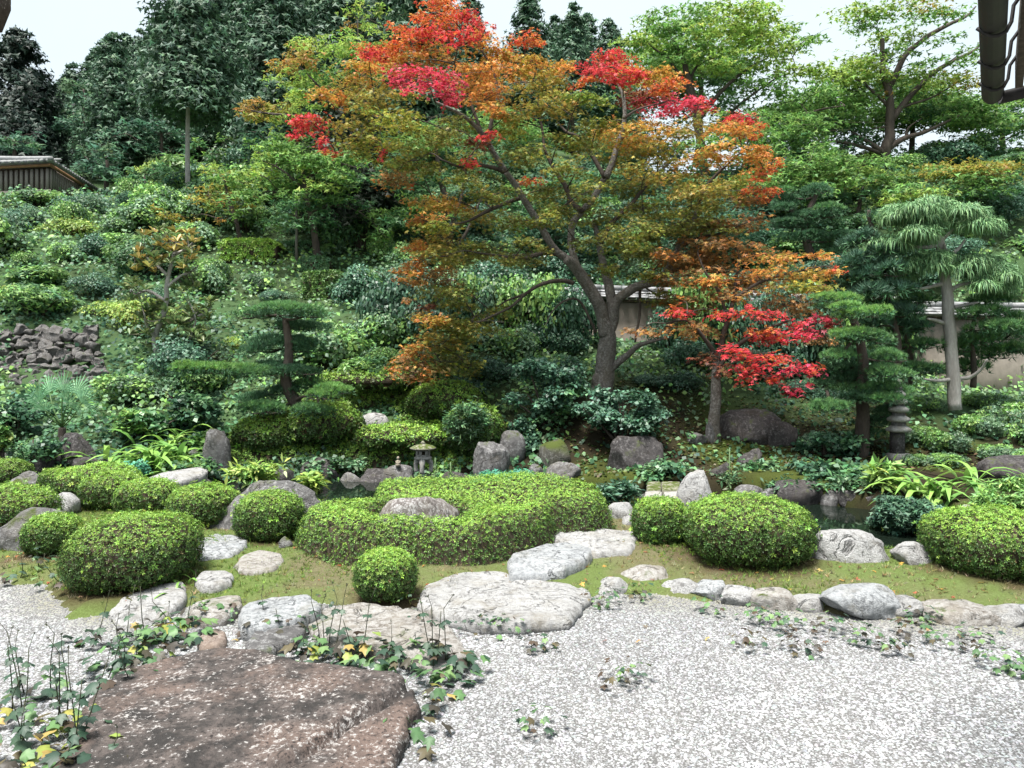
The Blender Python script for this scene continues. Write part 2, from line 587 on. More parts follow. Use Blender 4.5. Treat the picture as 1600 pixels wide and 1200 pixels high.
# ------------------------------------------------------------------ terrain
POND = np.array([(-9, 12.6), (-6.5, 12.0), (-4.5, 11.6), (-2.6, 10.6), (-.4, 10.2), (1.2, 10.0), (2.2, 9.3), (3.0, 8.1), (4.2, 7.75), (5.2, 7.9),
                 (6.2, 8.3), (6.6, 8.9), (6.0, 9.6), (5.5, 10.3), (4.8, 10.9), (3.9, 11.4), (2.6, 12.2), (1.2, 12.6), (.2, 13.1), (-1.6, 13.4), (-3.4, 13.1), (-5.0, 13.0), (-7, 13.2), (-9, 13.3)])
_ctl = [(-300, 725, 13.6), (0, 725, 13.6), (200, 727, 13.6), (400, 742, 13.7), (560, 748, 13.8), (700, 745, 13.9), (800, 735, 14.0), (900, 730, 13.8), (1000, 735, 13.2),
        (1130, 745, 12.8), (1250, 748, 12.2), (1400, 722, 13.3), (1500, 715, 12.6), (1700, 720, 12.6), (1950, 720, 12.6), (-500, 730, 13.6),
        (-300, 640, 15.5), (0, 640, 15.5), (0, 510, 19), (-300, 510, 19), (0, 420, 22), (0, 335, 27), (100, 310, 30), (-300, 330, 27), (-300, 300, 31),
        (120, 600, 17), (200, 600, 17), (200, 480, 21), (200, 375, 26), (200, 335, 29),
        (400, 645, 15.5), (400, 545, 19), (400, 455, 23), (400, 395, 26), (400, 352, 29), (600, 690, 14.6), (600, 610, 16.3), (610, 545, 18.4), (620, 515, 20),
        (600, 425, 24.5), (600, 370, 28), (800, 690, 14.6), (800, 600, 16.6), (940, 612, 15.5), (980, 532, 19.6), (1115, 682, 14.5), (1150, 620, 16.5), (1180, 558, 19.4),
        (1345, 712, 13.6), (1300, 640, 16), (1300, 578, 19.4), (1500, 640, 15.6), (1490, 625, 16.2), (1500, 590, 19.5), (1700, 600, 19.5), (1950, 600, 19.5),
        (1000, 450, 24), (1000, 380, 29), (1200, 420, 24), (1200, 330, 29), (1300, 425, 23.5), (1300, 335, 28), (1380, 248, 33), (1560, 248, 33), (1700, 245, 33), (1950, 245, 33), (1550, 385, 25),
        (1200, 262, 34), (800, 440, 24), (800, 365, 29), (1950, 385, 25),
        (-500, 300, 45), (100, 285, 45), (150, 322, 36), (60, 318, 34), (400, 225, 45), (700, 250, 45), (1000, 275, 45), (1400, 300, 45), (1800, 300, 45),
        (-800, 330, 70), (100, 330, 70), (200, 285, 70), (400, 180, 70), (700, 195, 70), (900, 240, 70), (1100, 340, 70), (1400, 430, 70), (2000, 440, 70), (2600, 440, 70),
        (-900, 400, 110), (300, 300, 110), (700, 300, 110), (1200, 450, 110), (2200, 470, 110)]
_cp = np.array([at(*q) for q in _ctl])
def _ker(r):
    return r
_S = np.array([1.0, 1.0])
def _dm(A, B):
    return np.sqrt(((A[:, None] - B[None]) ** 2).sum(-1))
_K = _ker(_dm(_cp[:, :2], _cp[:, :2]))
_n = len(_cp)
_A = np.zeros((_n + 3, _n + 3))
_A[:_n, :_n] = _K - .25 * np.eye(_n)
_A[:_n, _n] = 1
_A[:_n, _n + 1:] = _cp[:, :2]
_A[_n, :_n] = 1
_A[_n + 1:, :_n] = _cp[:, :2].T
_W = np.linalg.solve(_A, np.concatenate([_cp[:, 2], np.zeros(3)]))

GX = [-12, -4.9, -4.2, -3.6, -3.3, -2.6, -1.2, .4, .7, 1.3, 1.9, 2.4, 3.0, 3.9, 12]
GY = [7.4, 7.25, 6.75, 6.2, 6.0, 6.1, 6.2, 6.35, 6.48, 6.55, 6.4, 6.15, 6.0, 5.8, 5.5]
def court_edge(x):
    return np.interp(x, GX, GY)

def height(X, Y):
    X = np.asarray(X, float)
    Y = np.asarray(Y, float)
    sh = X.shape
    x, y = X.ravel(), Y.ravel()
    P = np.stack([x, y], -1)
    e = y - court_edge(x) + .10 * np.sin(x * 5.1) + .06 * np.sin(x * 12.7 + 1)
    near = np.clip(e * .45, -.10, .055) + .05 * smooth(.3, 1.5, e)
    n3 = np.stack([x * .9, y * .9, 0 * x], -1)
    near = near + .035 * vnoise(n3, 3) * smooth(0, 1, e) + .022 * vnoise(n3 * 4, 4) * smooth(0, .5, e)
    near = near + .10 * smooth(10.4, 12.5, y) * smooth(2.5, 5, x)
    far = np.zeros_like(x)
    m = y > 12
    if m.any():
        q = P[m]
        out = np.zeros(len(q))
        for a in range(0, len(q), 20000):
            s = q[a:a + 20000]
            out[a:a + 20000] = _ker(_dm(s, _cp[:, :2])) @ _W[:_n] + _W[_n] + s @ _W[_n + 1:]
        far[m] = out
    t = smooth(12.6, 13.7, y)
    far = far + t * (.10 * vnoise(n3 * .8, 8) + .05 * vnoise(n3 * 2.4, 9))
    h = near * (1 - t) + far * t
    sd = poly_sd(P, POND) + .12 * vnoise(n3 * 1.6, 5)
    w = smooth(.28, -.12, sd)
    h = h * (1 - w) + (-.55) * w
    return h.reshape(sh)

def hz(x, y):
    return float(height(np.array([x]), np.array([y]))[0])

def _lines(segs):
    out = [segs[0][0]]
    for a, b, n in segs:
        out += list(np.linspace(a, b, n + 1)[1:])
    return np.array(out)

gx = _lines([(-140, -30, 22), (-30, -13, 34), (-13, 13, 130), (13, 30, 34), (30, 140, 22)])
gy = _lines([(-30, 4, 12), (4, 16, 84), (16, 36, 60), (36, 140, 52)])
XX, YY = np.meshgrid(gx, gy, indexing='ij')
ZZ = height(XX, YY)
n1 = fbm(np.stack([XX * .7, YY * .7, 0 * XX], -1), 21, 4)
n2 = fbm(np.stack([XX * 3, YY * 3, 0 * XX], -1), 22, 3)
moss_y = np.array([.14, .195, .065]); moss_d = np.array([.17, .16, .095]); gmoss = np.array([.065, .085, .02])
soil = np.array([.034, .028, .018]); hillg = np.array([.05, .095, .042])
k1 = smooth(-.2, .25, n1 + .6 * n2)[..., None]
isl = moss_d * (1 - k1) + moss_y * k1
k2 = smooth(-.15, .35, n1 + .2 * n2)[..., None]
bank = soil * (1 - k2) + gmoss * k2
hill = hillg * (.75 + .5 * k1) + soil * .4 * (1 - k2)
t1 = smooth(9.6, 10.6, YY)[..., None]
t2 = smooth(15, 18, YY + .35 * np.abs(XX - 3))[..., None]
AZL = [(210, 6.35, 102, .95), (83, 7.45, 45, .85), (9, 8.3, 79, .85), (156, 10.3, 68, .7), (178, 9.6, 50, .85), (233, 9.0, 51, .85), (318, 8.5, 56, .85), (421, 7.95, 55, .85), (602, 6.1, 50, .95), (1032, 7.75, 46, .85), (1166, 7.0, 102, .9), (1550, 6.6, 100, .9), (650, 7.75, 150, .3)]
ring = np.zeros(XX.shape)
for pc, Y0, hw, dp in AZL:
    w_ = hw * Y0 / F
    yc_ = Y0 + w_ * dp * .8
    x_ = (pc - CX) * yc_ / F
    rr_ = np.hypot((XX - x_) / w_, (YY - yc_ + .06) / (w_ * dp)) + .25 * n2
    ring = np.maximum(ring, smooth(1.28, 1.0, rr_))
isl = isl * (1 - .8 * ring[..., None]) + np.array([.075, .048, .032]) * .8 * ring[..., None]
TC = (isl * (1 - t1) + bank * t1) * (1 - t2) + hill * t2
wet = smooth(.02, -.2, ZZ - 0)[..., None] * t1 ** 0 * (YY > 7.6)[..., None]
TC = TC * (1 - wet) + soil * .5 * wet
g = Geo()
nx, ny = XX.shape
i, j = np.meshgrid(np.arange(nx - 1), np.arange(ny - 1), indexing='ij')
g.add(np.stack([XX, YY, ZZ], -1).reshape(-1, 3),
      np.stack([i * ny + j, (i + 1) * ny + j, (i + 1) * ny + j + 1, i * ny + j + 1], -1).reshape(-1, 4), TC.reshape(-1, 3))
m, nt, p, out = mat("moss_and_soil")
a = node(nt, "ShaderNodeAttribute", attribute_name="tint")
tc = node(nt, "ShaderNodeTexCoord")
f1 = noise(nt, tc.outputs["Object"], 9, 6, .7)
f2 = noise(nt, tc.outputs["Object"], 60, 5, .75)
c = mixc(nt, ramp(nt, f1, [(.3, 0), (.7, 1)]), a.outputs[0], (.85, .85, .75), 'MULTIPLY')
c = mixc(nt, ramp(nt, f2, [(.35, 0), (.65, 1)]), mixc(nt, 1.0, c, (.6, .56, .5), 'MULTIPLY'), c)
nt.links.new(c, p.inputs["Base Color"])
p.inputs["Roughness"].default_value = .95
p.inputs["Specular IOR Level"].default_value = .1
bump(nt, p, f2, .9, .025)
put(g, "ground", m, shade=True, kind="structure")

# gravel court
g = Geo()
def court_z(x, y):
    q = np.stack([x, y, 0 * x], -1)
    return .016 * fbm(q * .9, 31, 3) - .012 * np.clip(fbm(q * 2.3, 32, 2) - .25, 0, 1) - .004
gx2 = np.linspace(-14, 14, 141)
gy2 = np.linspace(-6, 7.9, 81)
A, B = np.meshgrid(gx2, gy2, indexing='ij')
i, j = np.meshgrid(np.arange(140), np.arange(80), indexing='ij')
g.add(np.stack([A, B, court_z(A, B)], -1).reshape(-1, 3), np.stack([i * 81 + j, (i + 1) * 81 + j, (i + 1) * 81 + j + 1, i * 81 + j + 1], -1).reshape(-1, 4))
m, nt, p, out = mat("gravel_bed")
tc = node(nt, "ShaderNodeTexCoord")
vo = node(nt, "ShaderNodeTexVoronoi")
vo.inputs["Scale"].default_value = 75
nt.links.new(tc.outputs["Object"], vo.inputs["Vector"])
vc = node(nt, "ShaderNodeSeparateColor")
nt.links.new(vo.outputs[1], vc.inputs[0])
f1 = noise(nt, tc.outputs["Object"], 1.3, 5, .6)
c = ramp(nt, vc.outputs[0], [(0, (.15, .15, .15)), (.45, (.25, .25, .255)), (1, (.32, .32, .33))])
c = mixc(nt, ramp(nt, vo.outputs[0], [(.25, 0), (.62, 1)]), c, (.085, .083, .082))
c = mixc(nt, mixc(nt, .3, (0, 0, 0), ramp(nt, f1, [(.45, 0), (.7, 1)])), c, (.17, .165, .15))
nt.links.new(c, p.inputs["Base Color"])
p.inputs["Roughness"].default_value = .9
iv = node(nt, "ShaderNodeMath", operation='SUBTRACT')
iv.inputs[0].default_value = 1
nt.links.new(vo.outputs[0], iv.inputs[1])
bump(nt, p, iv.outputs[0], 1.0, .012)
put(g, "gravel_court", m, kind="structure")

# pond water
g = Geo()
g.add([(-10, 7.2, -.13), (7.6, 7.2, -.13), (7.6, 14.2, -.13), (-10, 14.2, -.13)], np.array([[0, 1, 2, 3]]))
m, nt, p, out = mat("pond_water")
p.inputs["Base Color"].default_value = (.006, .010, .007, 1)
p.inputs["Roughness"].default_value = .03
p.inputs["IOR"].default_value = 1.33
tc = node(nt, "ShaderNodeTexCoord")
bump(nt, p, noise(nt, tc.outputs["Object"], 2.2, 3, .5), .06, .05)
put(g, "pond_water", m, kind="structure")
# ------------------------------------------------------------------ rocks
def rock_geo(w, d, h, seed, sub=4, ang=.55, nplanes=7, rough=.26, lean=0.0):
    V, Fc = ico(sub)
    r = np.random.default_rng(seed)
    o = r.uniform(-9, 9, 3)
    P = V.copy()
    P = np.sign(P) * np.abs(P) ** .8
    P = P / np.abs(P).max()
    r2 = 1 - np.abs(fbm(V * 1.9 + o * 1.7, seed + 3, 3)) * 2.2
    P = P * (1 + rough * fbm(V * 1.3 + o, seed, 3)[:, None])
    for _ in range(nplanes):
        n = unit(r.normal(0, 1, 3) * np.array([1, 1, .8]) + np.array([0, 0, .15]))
        dd = P @ n
        c = r.uniform(.55, .85)
        P = P - np.maximum(dd - c, 0)[:, None] * n * ang * 1.6
    nn = unit(P)
    P = P + nn * (.085 * fbm(V * 4.5 + o, seed + 5, 4) - .075 * np.abs(fbm(V * 3 + o, seed + 9, 3)) + .05 * r2)[:, None]
    lo, hi = P.min(0), P.max(0)
    P = (P - lo) / (hi - lo)
    Q = np.stack([(P[:, 0] - .5) * w, (P[:, 1] - .5) * d, (P[:, 2] - .22) / .78 * h], -1)
    Q[:, 0] += lean * Q[:, 2]
    return Q, Fc

_rs = [100]
def rock(px0, px1, top, base, Y, m, label, name="rock", depth=.8, lean=0.0, sub=None, group=None, seed=None, ang=.55, cat="rock", sink=0.0, rough=.26, npl=7):
    _rs[0] += 1
    yb = Y + (px1 - px0) * Y / F * depth * .35
    w = (px1 - px0) * yb / F
    x = ((px0 + px1) / 2 - CX) * yb / F
    d = w * depth
    zt = CZ + (HY - top) * yb / F
    zb = min(hz(x, yb), CZ + (HY - base) * (Y) / F) - sink
    h = max(zt - zb, .05)
    if sub is None:
        sub = 4 if (px1 - px0) > 55 else 3
    g = Geo()
    Q, Fc = rock_geo(w, d, h, seed or _rs[0], sub, ang, npl, rough, lean)
    g.add(Q + np.array([x, yb, zb]), Fc)
    o = put(g, name, m, loc=(x, yb, zb), shade=True)
    return tag(o, label, cat, group)

def slab_geo(poly, zt, zb, seed=0, rings=14, na=84, edge=.09, bumps=.02, tilt=(0, 0), under=.9):
    """star-shaped flat stone: poly is its outline in world x, y"""
    poly = np.asarray(poly, float)
    c = poly.mean(0)
    pp = spline(np.concatenate([poly, poly[:1]]), na + 1)[:-1] if len(poly) > 5 else poly
    pp = .2 * pp + .8 * np.array([np.array([np.interp(t, np.linspace(0, 1, len(poly) + 1), np.append(poly[:, k], poly[0, k])) for k in (0, 1)]) for t in np.linspace(0, 1, len(pp), endpoint=False)])
    a = np.arctan2(pp[:, 1] - c[1], pp[:, 0] - c[0])
    rr = np.hypot(pp[:, 0] - c[0], pp[:, 1] - c[1])
    o = np.argsort(a)
    a, rr = a[o], rr[o]
    ta = np.linspace(-np.pi, np.pi, na, endpoint=False)
    R0 = np.interp(ta, np.concatenate([a - 2 * np.pi, a, a + 2 * np.pi]), np.tile(rr, 3))
    R0 = R0 * (1 + .045 * vnoise(np.stack([np.cos(ta) * 4, np.sin(ta) * 4, 0 * ta + seed], -1), seed) + .025 * vnoise(np.stack([np.cos(ta) * 11, np.sin(ta) * 11, 0 * ta + seed], -1), seed + 2))
    V = [np.array([[c[0], c[1], 0]])]
    for k in range(1, rings + 1):
        f = (k / rings) ** .8
        V.append(np.stack([c[0] + np.cos(ta) * R0 * f, c[1] + np.sin(ta) * R0 * f, 0 * ta], -1))
    T = np.concatenate(V)
    r_ = np.concatenate([[0], np.repeat([(k / rings) ** .8 for k in range(1, rings + 1)], na)])
    Rl = np.concatenate([[R0.mean()], np.tile(R0, rings)])
    dist = (1 - r_) * Rl
    q = np.stack([T[:, 0] * 1.0, T[:, 1] * 1.0, 0 * r_ + seed], -1)
    edge = edge * .62
    T[:, 2] = zt - edge * np.clip(1 - dist / (edge * 1.1), 0, 1) ** 2.4 + bumps * fbm(q * 1.6, seed, 3) + bumps * .55 * fbm(q * 7, seed + 3, 3)
    rg = np.random.default_rng(seed + 40)
    R_ = R0.mean()
    for _ in range(7):
        th = rg.uniform(0, 6.28)
        dq = ((T[:, 0] - c[0]) * math.cos(th) + (T[:, 1] - c[1]) * math.sin(th)) / R_
        T[:, 2] -= np.maximum(dq - rg.uniform(.62, .9), 0) * R_ * rg.uniform(.06, .25) * min(1, edge / .05)
    T[:, 2] -= edge * .35 * np.clip(np.abs(fbm(q * 3.1 + 4, seed + 6, 3)) < .05, 0, 1) * (dist > .03)
    T[:, 2] = np.maximum(T[:, 2], zt - edge * 1.15)
    T[:, 2] += tilt[0] * (T[:, 0] - c[0]) + tilt[1] * (T[:, 1] - c[1])
    S = []
    last = T[-na:]
    for f, ins in ((.35, 1.015), (.7, 1.0), (1.0, under)):
        L = last.copy()
        L[:, :2] = c + (L[:, :2] - c) * ins * (1 + .012 * vnoise(np.stack([np.cos(ta) * 9, np.sin(ta) * 9, 0 * ta + f * 3], -1), seed)[:, None])
        L[:, 2] = last[:, 2] * (1 - f) + zb * f
        S.append(L)
    V = np.concatenate([T] + S)
    n = rings + 3
    i, j = np.meshgrid(np.arange(n - 1), np.arange(na), indexing='ij')
    quads = np.stack([1 + i * na + j, 1 + (i + 1) * na + j, 1 + (i + 1) * na + (j + 1) % na, 1 + i * na + (j + 1) % na], -1).reshape(-1, 4)
    j = np.arange(na)
    tri = np.stack([0 * j, 1 + j, 1 + (j + 1) % na], -1)
    return V, [quads, tri], c

def flat_stone(pix, zt, m, label, name="stepping_stone", seed=1, edge=.06, bumps=.02, tilt=(0, 0), zb=-.06, cat="stone", group=None, rings=14, na=84):
    poly = np.array([ground_px(px, py, zt)[:2] for px, py in pix])
    V, Fc, c = slab_geo(poly, zt, zb, seed, rings, na, edge, bumps, tilt)
    g = Geo()
    g.add(V, Fc)
    o = put(g, name, m, loc=(c[0], c[1], 0), shade=True)
    return tag(o, label, cat, group)

# the big near slab, with its crack: two pieces of one stone
poly = np.array([ground_px(px, py, .11)[:2] for px, py in
                 [(190, 1042), (255, 1020), (320, 1008), (400, 1009), (470, 1028), (560, 1043), (615, 1052), (638, 1066), (650, 1092), (640, 1130), (622, 1175), (600, 1225), (560, 1290), (450, 1340), (280, 1330), (120, 1260), (95, 1190), (135, 1105)]])
V, Fc, c = slab_geo(poly, .11, -.07, 3, 44, 200, .03, .014, (0, 0), .97)
la, lb = ground_px(642, 1062, .11)[:2], ground_px(470, 1172, .11)[:2]
e = (lb - la) / np.linalg.norm(lb - la)
rel = V[:, :2] - la
dd = rel @ np.array([-e[1], e[0]]) + .025 * vnoise(np.stack([V[:, 0] * 6, V[:, 1] * 6, 0 * V[:, 0]], -1), 2)
al = rel @ e
fade = np.clip(1 - np.maximum(al - .75, 0) / .9, 0, 1) * (al > -.2)
V[:, 2] -= np.where(V[:, 2] > .04, .075 * np.exp(-(dd / .03) ** 2) * fade + .02 * smooth(.0, .05, dd) * fade, 0)
g = Geo()
g.add(V, Fc)
tag(put(g, "stone_slab", REDROCK, loc=(c[0], c[1], 0), shade=True), "large reddish brown stone slab with a crack, flecked with pale lichen", "stone")

flat_stone([(655, 912), (700, 894), (780, 889), (850, 895), (905, 908), (922, 926), (905, 946), (885, 964), (800, 972), (742, 972), (690, 956), (655, 936)], .085, FLAT,
           "broad pale flat stepping stone beside the small ball azalea", seed=4, edge=.05)
flat_stone([(478, 960), (515, 940), (590, 938), (660, 953), (712, 980), (730, 1008), (716, 1034), (650, 1030), (600, 1012), (540, 1006), (495, 990)], .085, FLAT_C,
           "pale flat stone with rust stains between the brown slab and the ball azalea", seed=5, edge=.06)
flat_stone([(374, 955), (385, 940), (430, 931), (480, 930), (502, 942), (495, 955), (452, 968), (410, 977), (378, 975)], .12, FLAT_B, "blocky bluish white stone in the row above the brown slab", seed=6, edge=.04)
flat_stone([(382, 1003), (400, 980), (430, 966), (468, 966), (478, 980), (450, 1000), (420, 1012), (395, 1014)], .09, GREY, "wedge of grey stone wedged tight behind the top edge of the brown slab", seed=7, edge=.04)
flat_stone([(296, 952), (305, 935), (340, 926), (375, 928), (378, 942), (355, 958), (320, 964)], .09, FLAT_C, "small pale stone between two larger ones in the row of stones", seed=8, edge=.05)
flat_stone([(172, 945), (195, 928), (245, 914), (285, 914), (292, 930), (270, 950), (225, 962), (185, 962)], .07, FLAT, "pale tilted stone just in front of the largest rounded azalea", seed=9, edge=.05, tilt=(.05, .08))
flat_stone([(304, 902), (318, 891), (345, 889), (366, 894), (362, 905), (340, 911), (315, 911)], .14, FLAT, "small pale stone set in moss right of the largest left azalea", seed=10, edge=.05)
flat_stone([(364, 880), (378, 866), (410, 857), (440, 860), (444, 872), (430, 885), (400, 892), (374, 890)], .14, FLAT_C, "round topped pale stone set in moss left of the long low hedge", seed=11, edge=.06)
flat_stone([(293, 850), (305, 834), (345, 829), (384, 834), (386, 848), (360, 864), (320, 868), (297, 866)], .15, FLAT_B, "two stepped pale stone ledge below the long sloping rock", seed=12, edge=.06)
flat_stone([(793, 880), (800, 862), (850, 850), (905, 845), (927, 853), (922, 868), (880, 886), (830, 894), (798, 893)], .155, FLAT_B, "cracked pale stepping stone in the middle of the path to the bridge", seed=13, edge=.05)
flat_stone([(862, 835), (875, 824), (930, 820), (985, 824), (998, 838), (985, 856), (930, 860), (880, 852)], .16, FLAT, "pale stepping stone nearest the small bridge", seed=14, edge=.05)
flat_stone([(308, 1000), (318, 984), (340, 978), (353, 985), (354, 1000), (335, 1012), (315, 1012)], .05, rock_mat("pink_stone", (.26, .20, .165), (.13, .10, .085), (.38, .34, .31), .5, 0, 3, .2), "small pinkish stone at the back edge of the brown slab", seed=15, edge=.05, rings=8, na=48)

# edging stones along the gravel
EG = "low stones edging the gravel court"
for k, (a, b, t, q, Y, l) in enumerate([
        (930, 982, 909, 938, 6.55, "flat edging stone nearest the broad stepping stone"), (978, 1042, 892, 922, 6.75, "pale edging stone standing back in the moss"),
        (1038, 1086, 913, 938, 6.5, "rounded edging stone in front of the tall round azalea pair"), (1084, 1132, 917, 943, 6.4, "speckled grey edging stone below the big round azalea"),
        (1130, 1178, 924, 950, 6.25, "bright white edging stone below the big round azalea"), (1176, 1232, 927, 955, 6.15, "edging stone with dark shadowed front, below the azalea's right half"),
        (1243, 1288, 937, 957, 6.1, "smallest edging stone, beside the largest one"), (1286, 1392, 921, 962, 5.95, "largest edging stone, a long hump with lichen"),
        (1388, 1434, 939, 963, 5.95, "edging stone touching the largest one on its right"), (1448, 1545, 949, 972, 5.8, "long low edging stone half hidden by weeds"),
        (1541, 1600, 953, 980, 5.75, "grey edging stone at the right end of the row"), (1605, 1680, 955, 985, 5.7, "edging stone cut off by the right border")]):
    rock(a - 8, b + 8, t - 7, q, Y, (GRANITE, FLAT_C, GRANITE, FLAT_B)[k % 4], l, "edging_stone", .8, sink=.03, group=EG, cat="stone", rough=.2, npl=5)

# rocks on the near island
rock(1048, 1124, 734, 800, 9.6, GRANITE, "upright egg shaped white granite boulder beside the small bridge", depth=.8, seed=311, npl=3, ang=.35, rough=.12)
rock(1250, 1395, 829, 896, 7.15, GRANITE, "long cracked white boulder at the pond edge right of the big azalea", depth=.55, lean=-.25, seed=312)
rock(1398, 1462, 846, 898, 7.1, GRANITE, "rounded white boulder at the pond edge, touching the right azalea", depth=.8, seed=315, npl=4)
rock(588, 716, 774, 828, 7.55, FURROW, "grey brown furrowed rock rising out of the low clipped hedge", depth=.6, seed=335, npl=5)
rock(316, 488, 750, 842, 8.5, GREY, "long grey rock sloping down between two rounded azaleas", depth=.4, lean=.75, seed=317)
rock(-25, 106, 793, 872, 7.75, GREY, "slanting grey rock behind the small azalea at the left", depth=.5, lean=.45, seed=318)
rock(24, 78, 736, 770, 10.6, GREY, "small grey boulder behind the left azaleas, facing the pond", seed=319)
rock(84, 124, 769, 792, 9.4, GRANITE, "small flat pale rock in front of the long clipped azalea", seed=320)
rock(436, 460, 838, 865, 7.7, GREY, "small grey rock tucked under the hedge's left end", seed=322)
rock(948, 992, 784, 822, 9.2, GRANITE, "speckled pale boulder between hedge and small round azalea", seed=323)
rock(972, 994, 802, 826, 8.7, GRANITE, "little smooth white boulder beside the small round azalea", seed=324)
rock(1480, 1532, 789, 812, 9.0, GRANITE, "pale square rock behind the right azalea", seed=325)
rock(1585, 1640, 785, 812, 8.9, GRANITE, "pale rock at the right border behind the azalea", seed=326)

# far bank of the pond
rock(738, 797, 690, 755, 13.5, GREY, "upright grey rock with white lichen rings on the far bank", depth=.7, seed=331)
rock(778, 822, 672, 728, 14.1, GREY, "dark grey rock behind the one with lichen rings", depth=.8, seed=332)
rock(842, 892, 686, 740, 13.7, MOSSY, "moss covered rock on the bank below the dark round shrub", seed=333)
rock(948, 1037, 680, 745, 13.2, DARK, "large dark pitted boulder on the mossy bank", seed=334, npl=4)
rock(850, 908, 721, 762, 12.95, GREY, "grey rock at the water, right of the stream mouth", seed=336)
rock(824, 852, 724, 758, 13.0, GREY, "small rock at the stream mouth", seed=337)
rock(1120, 1222, 638, 706, 14.2, DARK, "big black boulder behind the small maple trunk", seed=338, npl=5)
rock(1196, 1245, 655, 706, 14.0, DARK, "dark rock leaning on the big black boulder", seed=339)
rock(1102, 1124, 656, 688, 14.1, GREY, "small grey rock at the foot of the small maple", seed=340)
rock(1074, 1104, 675, 694, 14.0, GREY, "flat stone lying on moss left of the small maple", seed=341)
rock(1106, 1148, 722, 768, 12.3, DARK, "dark rock behind the egg shaped white boulder", seed=342)
rock(1148, 1198, 756, 790, 11.6, GREY, "grey rock at the water behind the big azalea", seed=343)
rock(1152, 1192, 700, 738, 13.1, DARK, "dark rock below the black boulder among bank leaves", seed=344)
rock(562, 626, 732, 764, 13.25, DARK, "dark rock at the water left of the stone lantern", seed=345)
rock(598, 648, 726, 760, 13.2, GREY, "flat topped rock carrying the little statue", seed=346)
rock(470, 532, 714, 756, 13.4, DARK, "dark pinkish rock on the far bank near the bridge", seed=347)
rock(424, 464, 732, 760, 13.3, DARK, "dark low rock by the ferns on the far bank", seed=348)
rock(686, 738, 736, 764, 13.2, DARK, "dark low rock at the water right of the stone lantern", seed=349)
rock(320, 362, 668, 738, 13.5, GREY, "tall upright rock standing by the stone slab bridge", depth=.8, seed=350, npl=5)
rock(288, 324, 702, 736, 13.6, GREY, "low rock next to the tall upright one", seed=351)
rock(90, 152, 676, 736, 13.6, DARK, "dark block of rock under the fan palm", seed=352)
rock(112, 156, 713, 740, 13.3, DARK, "low dark rock before the palm's rock", seed=353)
rock(40, 88, 704, 738, 13.4, DARK, "dark rock left of the palm at the bank", seed=354)
rock(-14, 24, 702, 736, 13.5, GREY, "grey rock at the left border on the far bank", seed=355)
rock(1206, 1284, 750, 812, 11.2, DARK, "dark rock at the water beside the round azalea's top", seed=356)
rock(1308, 1348, 764, 800, 11.0, DARK, "dark stone at the water below the ferny bank", seed=357)
rock(1532, 1640, 712, 760, 11.5, DARK, "dark slanting rock behind the strap leaved clump", seed=358, depth=.6)
rock(556, 610, 644, 676, 14.9, GRANITE, "white rock in a hollow of the clipped mound", seed=359, sink=.0)
rock(640, 684, 740, 768, 12.9, GREY, "grey boulder carrying the stone lantern", seed=360)

rock(1282, 1316, 766, 800, 11.1, GREY, "small grey rock at the far waterline under the ferny bank", seed=371)
rock(1336, 1380, 772, 806, 10.9, DARK, "dark rock at the waterline left of the low juniper", seed=372)
rock(1186, 1222, 762, 796, 11.4, GREY, "grey rock at the waterline behind the big azalea's right shoulder", seed=373)
rock(150, 190, 716, 742, 13.3, DARK, "dark rock under the strap leaves at the left bank", seed=374)
rock(360, 400, 728, 756, 13.3, DARK, "dark rock at the waterline right of the tall upright rock", seed=375)
rock(530, 566, 738, 762, 13.3, GREY, "small rock at the waterline left of the lantern group", seed=376)
# stone slab bridge on the left: one long slab on two dark bearers
br = thing("slab_bridge", (at(285, 745, 12.2)[0], 12.2, 0), "weathered grey stone slab bridging the pond inlet at the left", "bridge")
poly = np.array([ground_px(px, py, .22)[:2] for px, py in [(232, 744), (268, 734), (312, 727), (324, 733), (318, 740), (290, 748), (256, 757), (240, 754)]])
V, Fc, c = slab_geo(poly, .22, .04, 31, 8, 60, .03, .012, (0, 0), .98)
g = Geo(); g.add(V, Fc); put(g, "slab", FLAT, br, shade=True)
for k, (px, py, Y) in enumerate(((248, 758, 11.5), (312, 748, 12.7))):
    q = at(px, py, Y)
    Q, Fc = rock_geo(.45, .5, .5, 410 + k, 3)
    g = Geo(); g.add(Q + np.array([q[0], q[1], -.42]), Fc); put(g, "bearer", DARK, br, shade=True)

# small mossy bridge in the middle
br = thing("stone_bridge", (at(1030, 770, 10.8)[0], 10.8, 0), "small mossy bridge of cut stone slabs beside the egg shaped boulder", "bridge")
for k, pp in enumerate(([(1004, 792), (1009, 766), (1034, 766), (1033, 792)], [(1036, 792), (1037, 766), (1064, 766), (1066, 792)], [(1010, 764), (1013, 751), (1032, 751), (1033, 764)], [(1035, 764), (1034, 751), (1062, 751), (1064, 764)])):
    poly = np.array([ground_px(px, py, .16)[:2] for px, py in pp])
    c = poly.mean(0)
    V, Fc, c = slab_geo(np.concatenate([np.linspace(poly[q], poly[(q + 1) % 4], 5)[:-1] for q in range(4)]), .16, .0, 50 + k, 6, 48, .02, .008, (0, 0), 1.0)
    g = Geo(); g.add(V, Fc); put(g, "slab", LANTM if k > 1 else LANT, br, shade=True)
for Y in (9.75, 11.7):
    q = at(1032, 770, Y)
    Q, Fc = rock_geo(.9, .4, .5, int(Y * 10), 3)
    g = Geo(); g.add(Q + np.array([q[0], Y, -.5]), Fc); put(g, "bearer", DARK, br, shade=True)

